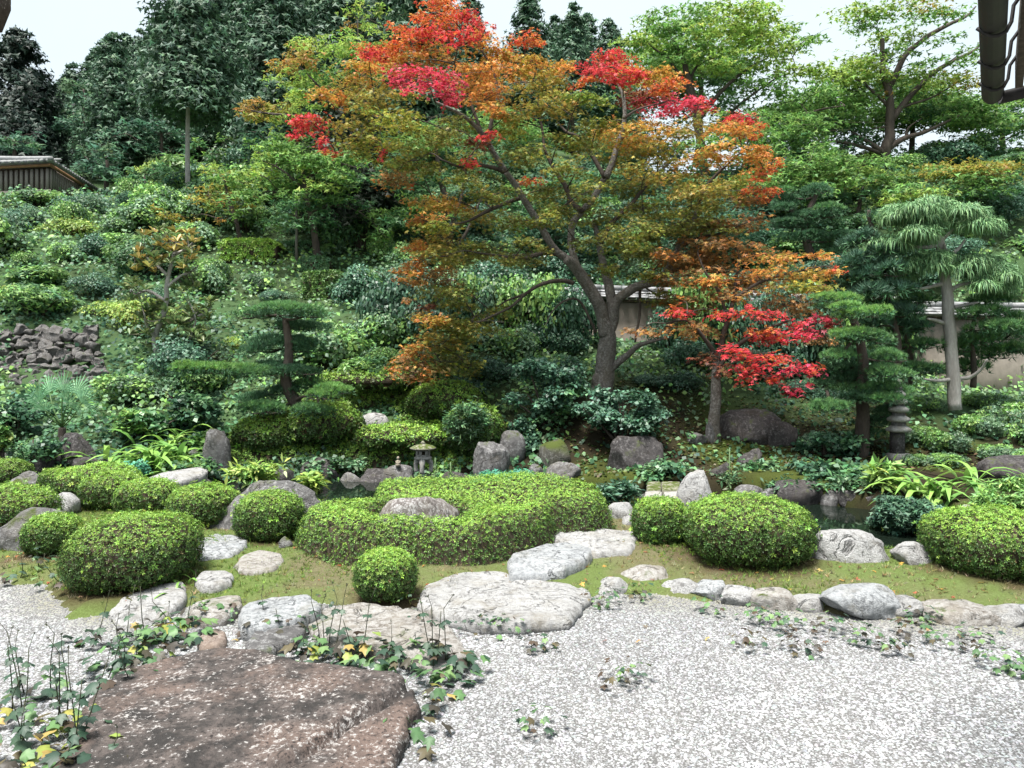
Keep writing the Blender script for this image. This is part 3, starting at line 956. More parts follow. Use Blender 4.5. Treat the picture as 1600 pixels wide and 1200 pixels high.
# ------------------------------------------------------------------ stone lantern, tiered tower, figurine
lx, ly = at(661, 745, 12.9)[:2]
zb = CZ + (HY - 748) * 12.9 / F
L = thing("stone_lantern", (lx, ly, zb), "low snow viewing stone lantern with a broad mossy cap by the water", "lantern")
s = 12.9 / F
def zz(py): return CZ + (HY - py) * 12.9 / F
g = Geo()
lathe(g, (lx, ly, 0), [(20 * s, zz(701)), (21 * s, zz(700)), (19 * s, zz(698.5)), (12 * s, zz(695.5)), (5 * s, zz(693.8)), (1.5 * s, zz(693.2))], 16)
lathe(g, (lx, ly, 0), [(17 * s, zz(702.5)), (20 * s, zz(701))], 16)
roof = put(g, "roof", LANTM, L)
g = Geo(); lathe(g, (lx, ly, 0), [(2.5 * s, zz(694)), (3.6 * s, zz(692)), (2.6 * s, zz(690.3)), (.6 * s, zz(688.6))], 10); put(g, "finial", LANTM, roof)
g = Geo()
for k in range(6):
    a = k * math.pi / 3 + .2
    tube(g, [(lx + 9 * s * math.cos(a), ly + 9 * s * math.sin(a), zz(712)), (lx + 9 * s * math.cos(a), ly + 9 * s * math.sin(a), zz(702))], 2.4 * s, 6)
lathe(g, (lx, ly, 0), [(11 * s, zz(713)), (11 * s, zz(710.5))], 6, rz=.2)
lathe(g, (lx, ly, 0), [(11 * s, zz(704)), (11 * s, zz(702))], 6, rz=.2)
put(g, "fire_box", LANT, L)
g = Geo(); lathe(g, (lx, ly, 0), [(6 * s, zz(712)), (6 * s, zz(702.5))], 6, rz=.2); put(g, "shade_core", TWIG, L)  # dark solid block stands in for the shade inside the fire box
g = Geo(); lathe(g, (lx, ly, 0), [(12 * s, zz(718)), (14 * s, zz(716.5)), (14 * s, zz(714)), (11.5 * s, zz(713))], 6, rz=.2); put(g, "platform", LANT, L)
for k in range(3):
    a = k * 2 * math.pi / 3 + math.pi / 6
    ca, sa = math.cos(a), math.sin(a)
    g = Geo()
    tube(g, spline([(lx + 7 * s * ca, ly + 7 * s * sa, zz(718.5)), (lx + 13 * s * ca, ly + 13 * s * sa, zz(723)), (lx + 14 * s * ca, ly + 14 * s * sa, zz(731)), (lx + 12 * s * ca, ly + 12 * s * sa, zz(738))], 7), [4.5 * s, 5 * s, 4.4 * s, 3.8 * s, 3.6 * s, 3.8 * s, 4.4 * s], 6)
    put(g, "leg", LANT, L)

px0 = 1404
Yp = 13.3
tx = at(px0, 700, Yp)[0]
s = Yp / F
def zz(py): return CZ + (HY - py) * Yp / F
wk = .82
T = thing("stone_tower", (tx, Yp, zz(722)), "weathered tiered stone tower beside the cloud pruned pine", "stone tower")
g = Geo(); box(g, (tx, Yp, zz(716)), (27 * s, 24 * s, 16 * s), .3, bev=.02); put(g, "base", LANT, T)
g = Geo(); box(g, (tx - 2 * s, Yp, zz(692)), (16 * s, 15 * s, 36 * s), .3, bev=.01); put(g, "shaft", DARK, T)
for (yy, wd) in ((668, 20), (652, 18), (637, 16), (624, 14), (613, 11)):
    g = Geo()
    wd *= wk
    lathe(g, (tx, Yp, 0), [(wd * .72 * s, zz(yy + 7)), (wd * 1.0 * s, zz(yy + 5)), (wd * 1.02 * s, zz(yy + 2)), (wd * .6 * s, zz(yy - 3))], 12, rz=.3, sq=6)
    put(g, "tier_roof", LANT, T)
    g = Geo(); box(g, (tx, Yp, zz(yy - 5)), (wd * .95 * s, wd * .9 * s, 9 * s), .3, bev=.01); put(g, "tier_block", GREY, T)
g = Geo(); lathe(g, (tx, Yp, 0), [(3.5 * s, zz(606)), (4.5 * s, zz(602)), (2 * s, zz(597)), (.8 * s, zz(592))], 8); put(g, "finial", LANT, T)

q = at(622, 727, 13.25)
s = 13.25 / F * .85
g = Geo()
lathe(g, q, [(4.6 * s, -.02), (5 * s, 2 * s), (3.4 * s, 4.5 * s), (3.1 * s, 8 * s), (1.4 * s, 10.5 * s)], 9)
lathe(g, q, [(1.2 * s, 10 * s), (2.5 * s, 12 * s), (2.6 * s, 14 * s), (1.2 * s, 16.4 * s)], 9)
for sx in (-1, 1):
    tube(g, spline([q + np.array([sx * 2.8 * s, 0, 8.5 * s]), q + np.array([sx * 4 * s, -.8 * s, 6 * s]), q + np.array([sx * 1 * s, -3.6 * s, 4.6 * s])], 5), 1.1 * s, 5)
tag(put(g, "figurine", simple_mat("cream_stone", (.24, .21, .16), (.32, .28, .22), 9), loc=q, shade=True), "tiny cream stone seated figurine on a rock by the water", "figurine")
# ------------------------------------------------------------------ clipped azaleas
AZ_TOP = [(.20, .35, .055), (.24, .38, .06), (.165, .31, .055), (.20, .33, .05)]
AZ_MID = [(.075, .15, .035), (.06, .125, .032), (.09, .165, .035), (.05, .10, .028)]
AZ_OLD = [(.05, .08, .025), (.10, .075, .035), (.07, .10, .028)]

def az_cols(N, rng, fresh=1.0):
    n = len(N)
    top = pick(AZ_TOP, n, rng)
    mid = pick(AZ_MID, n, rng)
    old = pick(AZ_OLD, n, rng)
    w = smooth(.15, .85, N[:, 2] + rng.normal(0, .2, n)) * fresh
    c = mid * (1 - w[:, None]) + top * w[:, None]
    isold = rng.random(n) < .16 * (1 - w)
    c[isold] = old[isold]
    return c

def dome_pts(n, a, b, h, rng, p=2.5, low=-.42):
    D = sphere_dirs(int(n * 3.2), rng)
    D = D[D[:, 2] > -.75]
    ax = np.stack([np.full(len(D), a), np.full(len(D), b), np.where(D[:, 2] > 0, h * .58, h * .50)], -1)
    r = (np.abs(D / ax) ** p).sum(-1) ** (-1 / p)
    P = D * r[:, None]
    N = unit(np.sign(D) * np.abs(P / ax) ** (p - 1) / ax)
    w = r ** 2 / np.maximum((N * D).sum(-1), .2)
    k = rng.random(len(D)) < w / np.quantile(w, .97)
    P, N = P[k][:n], N[k][:n]
    P = P + np.array([0, 0, h * .42])
    k = P[:, 2] > .01
    return P[k], N[k]

def azalea(px0, px1, top, base, Y, label, n=4200, leaf=.024, depth=.85, p=2.5, fresh=1.0, seed=1, rz=0.0, name="azalea_bush", group=None, zb=None):
    rng = np.random.default_rng(seed)
    yc = Y + (px1 - px0) * Y / F / 2 * depth * .8
    w = (px1 - px0) * yc / F
    x = ((px0 + px1) / 2 - CX) * yc / F
    a, b = w / 2 * .925, w / 2 * depth
    if zb is None:
        zb = hz(x, yc)
    # the silhouette's top lies a little behind the front: use the centre's distance
    h = CZ + (HY - top) * yc / F - zb
    P, N = dome_pts(int(n * 1.75), a, b, h, rng, p)
    o = rng.uniform(-9, 9, 3)
    lump = fbm(P * 3.0 / max(w, .6) + o, seed, 3)
    P = P + N * (lump * .045 * w + rng.normal(0, .005 + .008 * w, len(P)))[:, None]
    c, s = math.cos(rz), math.sin(rz)
    Rm = np.array([[c, s, 0], [-s, c, 0], [0, 0, 1]])
    P, N = P @ Rm, N @ Rm
    B = np.array([x, yc, zb])
    root = thing(name, B, label, "bush", group)
    g = Geo()
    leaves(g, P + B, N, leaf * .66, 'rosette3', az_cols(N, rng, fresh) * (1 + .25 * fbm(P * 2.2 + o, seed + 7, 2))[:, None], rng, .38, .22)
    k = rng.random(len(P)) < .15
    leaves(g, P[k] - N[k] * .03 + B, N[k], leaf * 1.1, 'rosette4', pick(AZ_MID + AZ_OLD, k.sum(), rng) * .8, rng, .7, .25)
    # a few shoots that escaped the shears
    k = rng.random(len(P)) < .012
    leaves(g, P[k] + N[k] * leaf * 1.1 + B, N[k], leaf * 1.1, 'rosette', pick(AZ_TOP, k.sum(), rng), rng, .4, .2)
    put(g, "foliage", LEAF, root)
    V, Fc = ico(3)
    ax = np.stack([np.full(len(V), a), np.full(len(V), b), np.where(V[:, 2] > 0, h * .58, h * .50)], -1)
    r = (np.abs(V / ax) ** p).sum(-1) ** (-1 / p)
    C = V * (r * .93)[:, None] + np.array([0, 0, h * .42])
    lc = fbm(C * 3.0 / max(w, .6) + o, seed, 3)
    C = C + V * (lc * .045 * w)[:, None]
    C[:, 2] = np.maximum(C[:, 2], -.03)
    g = Geo(); g.add(C @ Rm + B, Fc); put(g, "branches", TWIG, root, shade=True)
    return root

azalea(108, 312, 806, 930, 6.35, "largest rounded azalea of the left group, brownish on its left side", 5600, .025, .95, seed=1)
azalea(38, 128, 804, 874, 7.45, "small azalea ball in front of the slanting grey rock", 2600, .026, seed=2)
azalea(-70, 88, 762, 842, 8.3, "broad azalea at the left border, above the slanting rock", 3400, .029, seed=3)
azalea(-50, 46, 720, 768, 10.9, "smaller azalea at the left border, nearest the pond", 1900, .034, seed=4)
azalea(62, 112, 733, 772, 10.5, "little azalea peeping out left of the long clipped one", 1200, .033, seed=5)
azalea(88, 224, 729, 783, 10.3, "long low azalea behind two round ones in the left group", 2600, .033, .7, seed=6)
azalea(127, 228, 739, 800, 9.6, "azalea ball left of the one with pink leaves", 2400, .031, seed=7)
azalea(182, 284, 749, 812, 9.0, "azalea ball with a few pink dead leaves at its foot", 2600, .030, seed=8)
azalea(262, 374, 759, 834, 8.5, "azalea ball against the long sloping grey rock", 2900, .028, seed=9)
azalea(366, 476, 769, 852, 7.95, "azalea ball directly left of the long low hedge", 3000, .027, seed=10)
azalea(462, 500, 782, 806, 8.9, "tiny azalea tuft between the ball and the hedge", 700, .028, seed=11)
azalea(552, 652, 858, 942, 6.1, "small bright azalea ball alone in front of the hedge", 3400, .021, .95, p=2.2, seed=12)
azalea(986, 1078, 779, 864, 7.75, "smaller of the two round azaleas right of the stepping stones", 3000, .027, seed=13, p=2.7)
azalea(1064, 1268, 778, 894, 7.0, "big round azalea right of centre, left of the cracked white boulder", 6200, .0265, .9, seed=14, p=2.7)
azalea(1450, 1650, 800, 916, 6.6, "big round azalea at the right border", 6000, .0255, .9, seed=15, p=2.7)

# the long low hedge with its notch for the rock
HP = np.array([(-2.16, 7.75), (-1.95, 7.35), (-1.6, 7.12), (-1.0, 7.08), (-.4, 7.05), (-.08, 7.25), (.15, 7.5), (.42, 7.8), (.50, 8.1), (.85, 8.15), (1.16, 8.45), (1.15, 8.95), (.6, 9.35),
               (-.3, 9.55), (-1.2, 9.45), (-1.65, 9.2), (-1.62, 8.75), (-1.5, 8.45), (-1.95, 8.4), (-2.2, 8.1)])
NOTCH = np.array([(-1.32, 7.55), (-.58, 7.5), (-.5, 7.85), (-.75, 8.15), (-1.25, 8.15), (-1.45, 7.85)])
def hedge_h(x, y):
    P = np.stack([x, y], -1)
    sd = -poly_sd(P, HP) + .06 * vnoise(np.stack([x * 2.2, y * 2.2, 0 * x], -1), 61)
    h = np.where(sd > 0, 1 - (1 - np.clip(sd / .26, 0, 1)) ** 3.2, 0)
    nt_ = poly_sd(P, NOTCH)
    h = h * (.25 + .75 * smooth(-.05, .12, nt_))
    top = .40 + .10 * smooth(8.3, 9.0, y) + .05 * smooth(-.3, .5, x) + .05 * vnoise(np.stack([x * 1.6, y * 1.6, 0 * x], -1), 62)
    # a shallow valley where the path bends in
    top = top - .08 * np.exp(-(((x + .05) / .3) ** 2 + ((y - 8.25) / .35) ** 2))
    return .06 + h * top
rng = np.random.default_rng(77)
n = 75000
x = rng.uniform(-2.3, 1.25, n); y = rng.uniform(6.95, 9.65, n)
e = .012
z = hedge_h(x, y)
gx_ = (hedge_h(x + e, y) - hedge_h(x - e, y)) / (2 * e); gy_ = (hedge_h(x, y + e) - hedge_h(x, y - e)) / (2 * e)
N = unit(np.stack([-gx_, -gy_, np.ones(n)], -1))
keep = (z > .075) & (rng.random(n) < np.minimum(1 / N[:, 2], 7) / 7 * 2.2)
P = np.stack([x, y, z], -1)[keep]; N = N[keep]
P = P + rng.normal(0, .014, P.shape)
H = thing("clipped_hedge", (-.6, 8.1, .05), "long low clipped azalea hedge wrapped round the furrowed rock", "hedge")
g = Geo()
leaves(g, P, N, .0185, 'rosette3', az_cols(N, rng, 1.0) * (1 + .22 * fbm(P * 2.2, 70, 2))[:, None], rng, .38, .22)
k = rng.random(len(P)) < .12
leaves(g, P[k] - N[k] * .03, N[k], .028, 'rosette4', pick(AZ_MID + AZ_OLD, k.sum(), rng) * .8, rng, .7, .25)
print("hedge rosettes", len(P))
put(g, "foliage", LEAF, H)
hx, hy = np.meshgrid(np.linspace(-2.3, 1.25, 70), np.linspace(6.95, 9.65, 56), indexing='ij')
g = Geo()
i, j = np.meshgrid(np.arange(69), np.arange(55), indexing='ij')
g.add(np.stack([hx, hy, hedge_h(hx, hy) - .075], -1).reshape(-1, 3), np.stack([i * 56 + j, (i + 1) * 56 + j, (i + 1) * 56 + j + 1, i * 56 + j + 1], -1).reshape(-1, 4))
put(g, "branches", TWIG, H, shade=True)

# clipped mounds on the far bank
MG = None
for k, (a, b, t, q, Y, l, hh) in enumerate([
        (490, 680, 580, 668, 15.5, "bright clipped mound behind the white rock", .5), (430, 570, 630, 735, 14.1, "clipped mound left of the white rock", .5), (545, 720, 664, 748, 13.95, "clipped mound spread below the white rock, behind the lantern", .6),
        (630, 760, 596, 700, 14.9, "clipped mound right of the white rock", .6), (690, 790, 632, 738, 14.1, "darker clipped mound above the grey rock with lichen rings", .6), (365, 480, 648, 738, 13.95, "clipped mound under the spreading pine", .5)]):
    azalea(a, b, t, q, Y, l, 1700, .074, .9, 2.1, 1.15 if k != 4 else .6, 200 + k, name="clipped_mound")

# the clipped carpet that joins the mounds and runs down to the water
CPX = [(352, 742), (470, 752), (560, 752), (640, 745), (760, 742), (795, 700), (765, 640), (700, 602), (620, 585), (520, 590), (470, 625), (400, 650), (345, 690)]
CP = np.array([((px - CX) * Y / F, Y) for px, Y in [(345, 13.7), (470, 13.75), (560, 13.9), (640, 14.0), (735, 13.95), (790, 14.3), (775, 15.2), (740, 16.2), (660, 16.9), (560, 16.9), (480, 16.2), (400, 15.4), (335, 14.6)]])
WR = at(583, 660, 15.05)[:2]
def carpet_h(x, y):
    P = np.stack([x, y], -1)
    sd = -poly_sd(P, CP) + .12 * vnoise(np.stack([x * 1.5, y * 1.5, 0 * x], -1), 91)
    h = np.where(sd > 0, 1 - (1 - np.clip(sd / .4, 0, 1)) ** 2.5, 0)
    lump = .30 + .22 * vnoise(np.stack([x * 1.15, y * 1.15, 0 * x], -1), 92) + .05 * vnoise(np.stack([x * 4, y * 4, 0 * x], -1), 93)
    d = np.hypot((x - WR[0]) / .55, (y - WR[1] - .1) / .45)
    return h * lump * smooth(.85, 1.25, d)
rng = np.random.default_rng(94)
n = 26000
x = rng.uniform(-5.6, .1, n); y = rng.uniform(13.6, 17.0, n)
h0 = carpet_h(x, y)
z = height(x, y) + h0
e = .03
zx = height(x + e, y) + carpet_h(x + e, y); zy = height(x, y + e) + carpet_h(x, y + e)
N = unit(np.stack([-(zx - z) / e, -(zy - z) / e, np.ones(n)], -1))
k = (h0 > .05) & (rng.random(n) < np.minimum(1 / N[:, 2], 5) / 5 * 2.4)
P = np.stack([x, y, z], -1)[k]; N = N[k]
P = P + rng.normal(0, .02, P.shape)
cx_, cy_ = CP.mean(0)
H = thing("clipped_hedge", (cx_, cy_, hz(cx_, cy_)), "wide carpet of clipped azalea flowing down the bank behind the stone lantern", "hedge")
g = Geo()
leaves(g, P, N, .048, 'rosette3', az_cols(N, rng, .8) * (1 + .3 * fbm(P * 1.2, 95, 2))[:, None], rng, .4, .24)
put(g, "foliage", LEAF, H)
hx, hy = np.meshgrid(np.linspace(-5.6, .1, 70), np.linspace(13.6, 17.0, 44), indexing='ij')
g = Geo()
i, j = np.meshgrid(np.arange(69), np.arange(43), indexing='ij')
g.add(np.stack([hx, hy, height(hx, hy) + carpet_h(hx, hy) - .10], -1).reshape(-1, 3), np.stack([i * 44 + j, (i + 1) * 44 + j, (i + 1) * 44 + j + 1, i * 44 + j + 1], -1).reshape(-1, 4))
put(g, "branches", TWIG, H, shade=True)
# ------------------------------------------------------------------ temple wall, tiled house, pole, retaining wall, eaves
PLASTER = simple_mat("earth_plaster", (.27, .235, .20), (.34, .30, .26), 1.6, .9, .15, (1, 1, .6), .01)
ROOF_TILE = simple_mat("grey_tile", (.17, .175, .18), (.30, .305, .31), 6, .6, .4)
OLDWOOD = simple_mat("old_wood", (.055, .042, .033), (.12, .095, .075), 5, .85, .6, (6, 6, .6))
GREYWOOD = simple_mat("grey_wood", (.16, .145, .13), (.25, .23, .21), 5, .85, .6, (6, 6, .6))

def plaster_wall(px0, ptop0, px1, ptop1, Y0, Y1, hgt, label):
    a, b = at(px0, ptop0, Y0), at(px1, ptop1, Y1)
    L = np.linalg.norm((b - a)[:2])
    rz = math.atan2(b[1] - a[1], b[0] - a[0])
    d = (b - a) / L
    nrm = np.array([-math.sin(rz), math.cos(rz), 0])
    root = thing("plaster_wall", ((a[0] + b[0]) / 2, (a[1] + b[1]) / 2, min(a[2], b[2]) - hgt), label, "wall")
    def strip(g, off, z0, z1, th):
        V = []
        for P in (a, b):
            for z in (z0, z1):
                for s in (-1, 1):
                    V.append(P + nrm * (off + s * th / 2) + np.array([0, 0, z]))
        g.add(V, np.array([[0, 1, 3, 2], [4, 6, 7, 5], [0, 4, 5, 1], [2, 3, 7, 6], [0, 2, 6, 4], [1, 5, 7, 3]]))
    g = Geo(); strip(g, 0, -hgt - 1.0, -.34, .35); put(g, "wall_body", PLASTER, root)
    g = Geo(); strip(g, 0, -.337, -.27, .46); put(g, "beam", OLDWOOD, root)
    # coping: courses of tiles either side of a ridge
    n = int(L / .24)
    g = Geo()
    for k in range(n):
        c = a + d * L * (k + .5) / n
        for s in (-1, 1):
            for r in range(3):
                o = .08 + r * .13
                q = c + nrm * s * o + np.array([0, 0, -.05 - r * .07 + RNG.normal(0, .004)])
                w = .113
                V = [q - d * w - nrm * s * .09 + [0, 0, .04], q + d * w - nrm * s * .09 + [0, 0, .04], q + d * w + nrm * s * .10 - [0, 0, .02], q - d * w + nrm * s * .10 - [0, 0, .02]]
                V += [v - np.array([0, 0, .028]) for v in V]
                g.add(V, np.array([[0, 1, 2, 3], [7, 6, 5, 4], [0, 4, 5, 1], [1, 5, 6, 2], [2, 6, 7, 3], [3, 7, 4, 0]]))
    put(g, "coping_tiles", ROOF_TILE, root, kind="stuff")
    for k in range(max(2, int(L / .5))):
        m = max(2, int(L / .5))
        g = Geo()
        tube(g, [a + d * L * (k + .02) / m + [0, 0, .03], a + d * L * (k + .98) / m + [0, 0, .03]], .075, 8)
        put(g, "ridge_tile", ROOF_TILE, root, shade=True)

plaster_wall(700, 441, 775, 447, 20.4, 20.2, 1.5, "earth plaster wall with tiled coping left of the maple, partly hidden")
plaster_wall(778, 450, 905, 456, 20.1, 20.0, 1.5, "short earth plaster wall stretch behind the dark shrubs")
plaster_wall(908, 450, 1100, 458, 19.9, 19.7, 1.8, "earth plaster wall stretch seen through the fork of the maple")
plaster_wall(1103, 462, 1420, 470, 19.6, 19.4, 1.8, "earth plaster wall stretch behind the small maple and pine")
plaster_wall(1405, 477, 1760, 482, 18.6, 18.4, 1.9, "pale earth plaster wall with grey tiled coping at the right")

# house above the left slope
c0 = at(80, 252, 31.5)
l_end = c0 + np.array([-7.0, 1.2, 0])
r_end = at(168, 306, 38.4); r_end[2] = c0[2]
H = thing("tiled_house", (c0[0], c0[1], c0[2] - 1.6), "old tiled house with slatted wooden walls above the left slope", "house")
def face(g, a, b, z0, z1, th=.1):
    d = (b - a); d[2] = 0; d = d / np.linalg.norm(d)
    n = np.array([-d[1], d[0], 0]) * th
    V = [a + [0, 0, z0], b + [0, 0, z0], b + [0, 0, z1], a + [0, 0, z1]]
    V = V + [v + n for v in V]
    g.add(np.array(V), np.array([[0, 1, 2, 3], [7, 6, 5, 4], [0, 4, 5, 1], [1, 5, 6, 2], [2, 6, 7, 3], [3, 7, 4, 0]]))
ins = np.array([-.35, .5, 0])
g = Geo(); face(g, l_end + ins, c0 + ins, -2.6, -.12); face(g, c0 + ins, r_end + ins, -2.6, -.12); put(g, "wall", OLDWOOD, H)
g = Geo(); face(g, l_end + ins * .8, c0 + ins * .8, -2.4, -1.05, .05); put(g, "lower_wall", PLASTER, H)
g = Geo()
for (A, B) in ((l_end, c0), (c0, r_end)):
    A, B = A + ins * .86, B + ins * .86
    L = np.linalg.norm(B - A)
    for k in range(int(L / .24)):
        q = A + (B - A) * (k + .5) / int(L / .24)
        box(g, q + np.array([0, 0, -.62]), (.12, .07, .85), math.atan2((B - A)[1], (B - A)[0]))
put(g, "slats", GREYWOOD, H, kind="stuff")
g = Geo()
tb = np.array([0, 0, 0])
bk = l_end + (r_end - c0)
apex1 = (c0 + l_end) / 2 + (r_end - c0) * .22 + np.array([0, 0, .55])
apex2 = (r_end + bk) / 2 - (r_end - c0) * .22 + np.array([0, 0, 1.35])
g.add(np.array([l_end, c0, r_end, bk, apex1, apex2]), [np.array([[0, 1, 4], [2, 3, 5]]), np.array([[1, 2, 5, 4], [3, 0, 4, 5], [0, 3, 2, 1]])])
rf = put(g, "roof", ROOF_TILE, H)
g = Geo()
for (A, B, n) in ((l_end, c0, 24), (c0, r_end, 26)):
    for k in range(n):
        q = A + (B - A) * (k + .5) / n
        up = (apex1 if B is c0 else (apex1 + (apex2 - apex1) * k / n)) - q
        if B is c0:
            up = np.array([0, up[1], up[2]])
        up = up / np.linalg.norm(up)
        tube(g, [q - up * .06 + [0, 0, .05], q + up * .9 + [0, 0, .05]], .075, 6)
put(g, "tiles", ROOF_TILE, rf, kind="stuff")
g = Geo(); tube(g, spline([c0 + [0, 0, .1], (c0 + apex1) / 2 + [0, 0, .1], apex1 + [0, 0, .12]], 8), .12, 7); tube(g, [apex1 + [0, 0, .12], apex2 + [0, 0, .12]], .13, 7); put(g, "ridge", ROOF_TILE, rf)
g = Geo(); face(g, l_end + ins * .3, c0 + ins * .3, -.16, -.05, .08); face(g, c0 + ins * .3, r_end + ins * .3, -.16, -.05, .08); put(g, "eave_board", simple_mat("warm_wood", (.20, .11, .06), (.30, .17, .09), 6), H)

# wooden pole among the young maples
g = Geo()
b = at(463, 388, 25.5)
tube(g, [(b[0], b[1], hz(b[0], b[1]) - .2), (b[0] + .02, b[1], b[2] + .8), (b[0] - .02, b[1], b[2] + 1.75)], [.055, .05, .045], 8, rough=.1)
tag(put(g, "wooden_pole", GREYWOOD, loc=(b[0], b[1], hz(b[0], b[1])), shade=True), "thin straight wooden pole standing behind the clipped terrace hedges", "pole")

# dry stone retaining wall at the left
rng = np.random.default_rng(51)
RW = thing("retaining_wall", (at(90, 600, 17.2)[0], 17.2, at(90, 600, 17.2)[2]), "tumbled dry stone retaining wall half overgrown on the left slope", "stone wall")
STW = rock_mat("wall_stone", (.20, .19, .185), (.065, .06, .058), (.42, .41, .41), .42, .1, 1.6, .3)
sm = []
for k in range(7):
    Q, Fc = rock_geo(1, .8, .8, 500 + k, 3, 1.0, 9, .35)
    g = Geo(); g.add(Q, Fc)
    sm.append(g.mesh("stone", STW, (0, 0, 0), True))
rp = np.array(RW.location)
k = 0
for row in range(9):
    py = 604 - row * 11
    Yr = 16.9 + row * .22
    px = -30 + rng.uniform(0, 15)
    while px < 168 - row * 3:
        w = rng.uniform(13, 25)
        q = at(px + w / 2, py + rng.normal(0, 2), Yr)
        zt = hz(q[0], q[1])
        o = bpy.data.objects.new("stone", sm[k % 7]); COL.objects.link(o)
        o.parent = RW
        s = w * Yr / F
        o.location = tuple(np.array([q[0], q[1], max(q[2] - .1, zt - .12)]) - rp)
        o.rotation_euler = (rng.normal(0, .25), rng.normal(0, .25), rng.uniform(0, 6.28))
        o.scale = (s * 1.12, s * 1.0, s * rng.uniform(.6, .95))
        px += w * .93
        k += 1

# roof corner at the upper right: gutter, hooks, tile ends and boards, running back over the viewer
DK = simple_mat("dark_copper", (.014, .013, .0135), (.026, .024, .024), 7, .6, .3)
E = thing("roof_eave", (2.15, 3.45, 3.25), "dark corner of the temple roof eave with gutter at the upper right", "roof eave")
far = at(1551, 146, 3.55); nearp = at(1553, -260, 1.0 * 3.55 * (HY - 146) / (HY + 260))
d = unit(nearp - far)
side = unit(np.array([d[1], -d[0], 0.0]))
if side[0] < 0: side = -side
up = np.array([0, 0, 1.0])
def beam(g, a, b, w, h, o=0.0, uz=0.0):
    V = []
    for P in (a, b):
        for (s, t) in ((-1, -1), (1, -1), (1, 1), (-1, 1)):
            V.append(P + side * (o + s * w / 2) + up * (uz + t * h / 2))
    g.add(np.array(V), np.array([[0, 3, 2, 1], [4, 5, 6, 7], [0, 1, 5, 4], [1, 2, 6, 5], [2, 3, 7, 6], [3, 0, 4, 7]]))
g = Geo()
a8 = np.linspace(math.pi, 2 * math.pi, 9)
prof = np.concatenate([np.stack([np.cos(a8) * .045, np.sin(a8) * .05], -1), np.stack([np.cos(a8[::-1]) * .038, np.sin(a8[::-1]) * .043], -1)])
V = np.concatenate([np.array([P + side * s + up * t for s, t in prof]) for P in (far, nearp)])
m_ = len(prof)
g.add(V, [np.array([[k, (k + 1) % m_, m_ + (k + 1) % m_, m_ + k] for k in range(m_)]), np.array([list(range(m_))[::-1]])])
put(g, "gutter", DK, E)
for k, t in enumerate((.22, .48, .8)):
    P = far + (nearp - far) * t * .55
    g = Geo()
    tube(g, spline([P + side * .22 + up * .10, P + side * .08 + up * .07, P + side * .05 - up * .04, P - up * .06, P - side * .05 - up * .02], 10), .007, 6)
    put(g, "gutter_hook", DK, E)
g = Geo(); beam(g, far - d * -.06, nearp, .03, .12, .10, .05); put(g, "fascia_board", OLDWOOD, E)
for k in range(7):
    g = Geo()
    t0 = k / 7 * .9
    A = far + (nearp - far) * (t0 + .03); B = far + (nearp - far) * (t0 + .9 / 7 + .01)
    beam(g, A, B, .34, .02, .30, .135 + .014 * (k % 2))
    put(g, "roof_board", OLDWOOD, E)
for k in range(6):
    t0 = .1 + k * .16
    P = far + (nearp - far) * t0
    g = Geo()
    V = []
    tube(g, [P + side * .10 + up * .04, P + side * .52 + up * .05], .035, 4)
    put(g, "rafter", GREYWOOD, E)
g = Geo()
A = far + side * .03 - up * .005
B = far + side * .55 + np.array([.1, .12, .10])
V = np.concatenate([np.array([P + unit(np.array([.2, 1, 0])) * s * .9 + up * t for s, t in prof]) for P in (A, B)])
g.add(V, [np.array([[k, (k + 1) % m_, m_ + (k + 1) % m_, m_ + k] for k in range(m_)]), np.array([list(range(m_))[::-1]])])
put(g, "gutter", DK, E)
g = Geo()
for k in range(5):
    q = far + side * (.18 + .1 * k) + up * .10 + np.array([0, .04, 0])
    tube(g, [q, q - np.array([-.05, .5, -.22])], .05, 8)
put(g, "tile_ends", ROOF_TILE, E)

g = Geo()
q = at(2, 3, 2.6)
V = [q + np.array(v) for v in ((-.5, -.3, .0), (.02, .02, -.02), (-.05, .08, -.07), (-.5, .05, -.10), (-.5, -.3, .14), (.02, .02, .05), (-.05, .08, .03), (-.5, .05, .05))]
g.add(np.array(V), np.array([[0, 1, 2, 3], [7, 6, 5, 4], [0, 4, 5, 1], [1, 5, 6, 2], [2, 6, 7, 3], [3, 7, 4, 0]]))
tag(put(g, "eave_tip", OLDWOOD, loc=q), "dark tip of another roof eave in the upper left corner", "roof eave")
# ------------------------------------------------------------------ maples built limb by limb and spray by spray
def limb(geo, pix, Y, r0, r1, dy=0.0, sides=8, rough=.12, seed=0, n=None, wob_k=None):
    """a limb through photo points at distance Y, bending dy towards or away from the viewer along its length"""
    m = len(pix)
    P = []
    for k, q in enumerate(pix):
        P.append(at(q[0], q[1], Y + dy * (k / (m - 1)) ** 1.3))
    n = n or max(8, m * 5)
    S = spline(P, n)
    t = np.linspace(0, 1, n)
    r = r0 * (1 - t) ** .8 + r1 * (1 - (1 - t) ** .8)
    wob = np.stack([vnoise(np.stack([S[:, 2] * 2.5, 0 * t + seed, 0 * t], -1), seed + q) for q in range(3)], -1)
    S = S + wob * (r[:, None] * (wob_k if wob_k is not None else .8 if r0 < .08 else .3))
    tube(geo, S, r, sides, rough=rough, seed=seed)
    return S

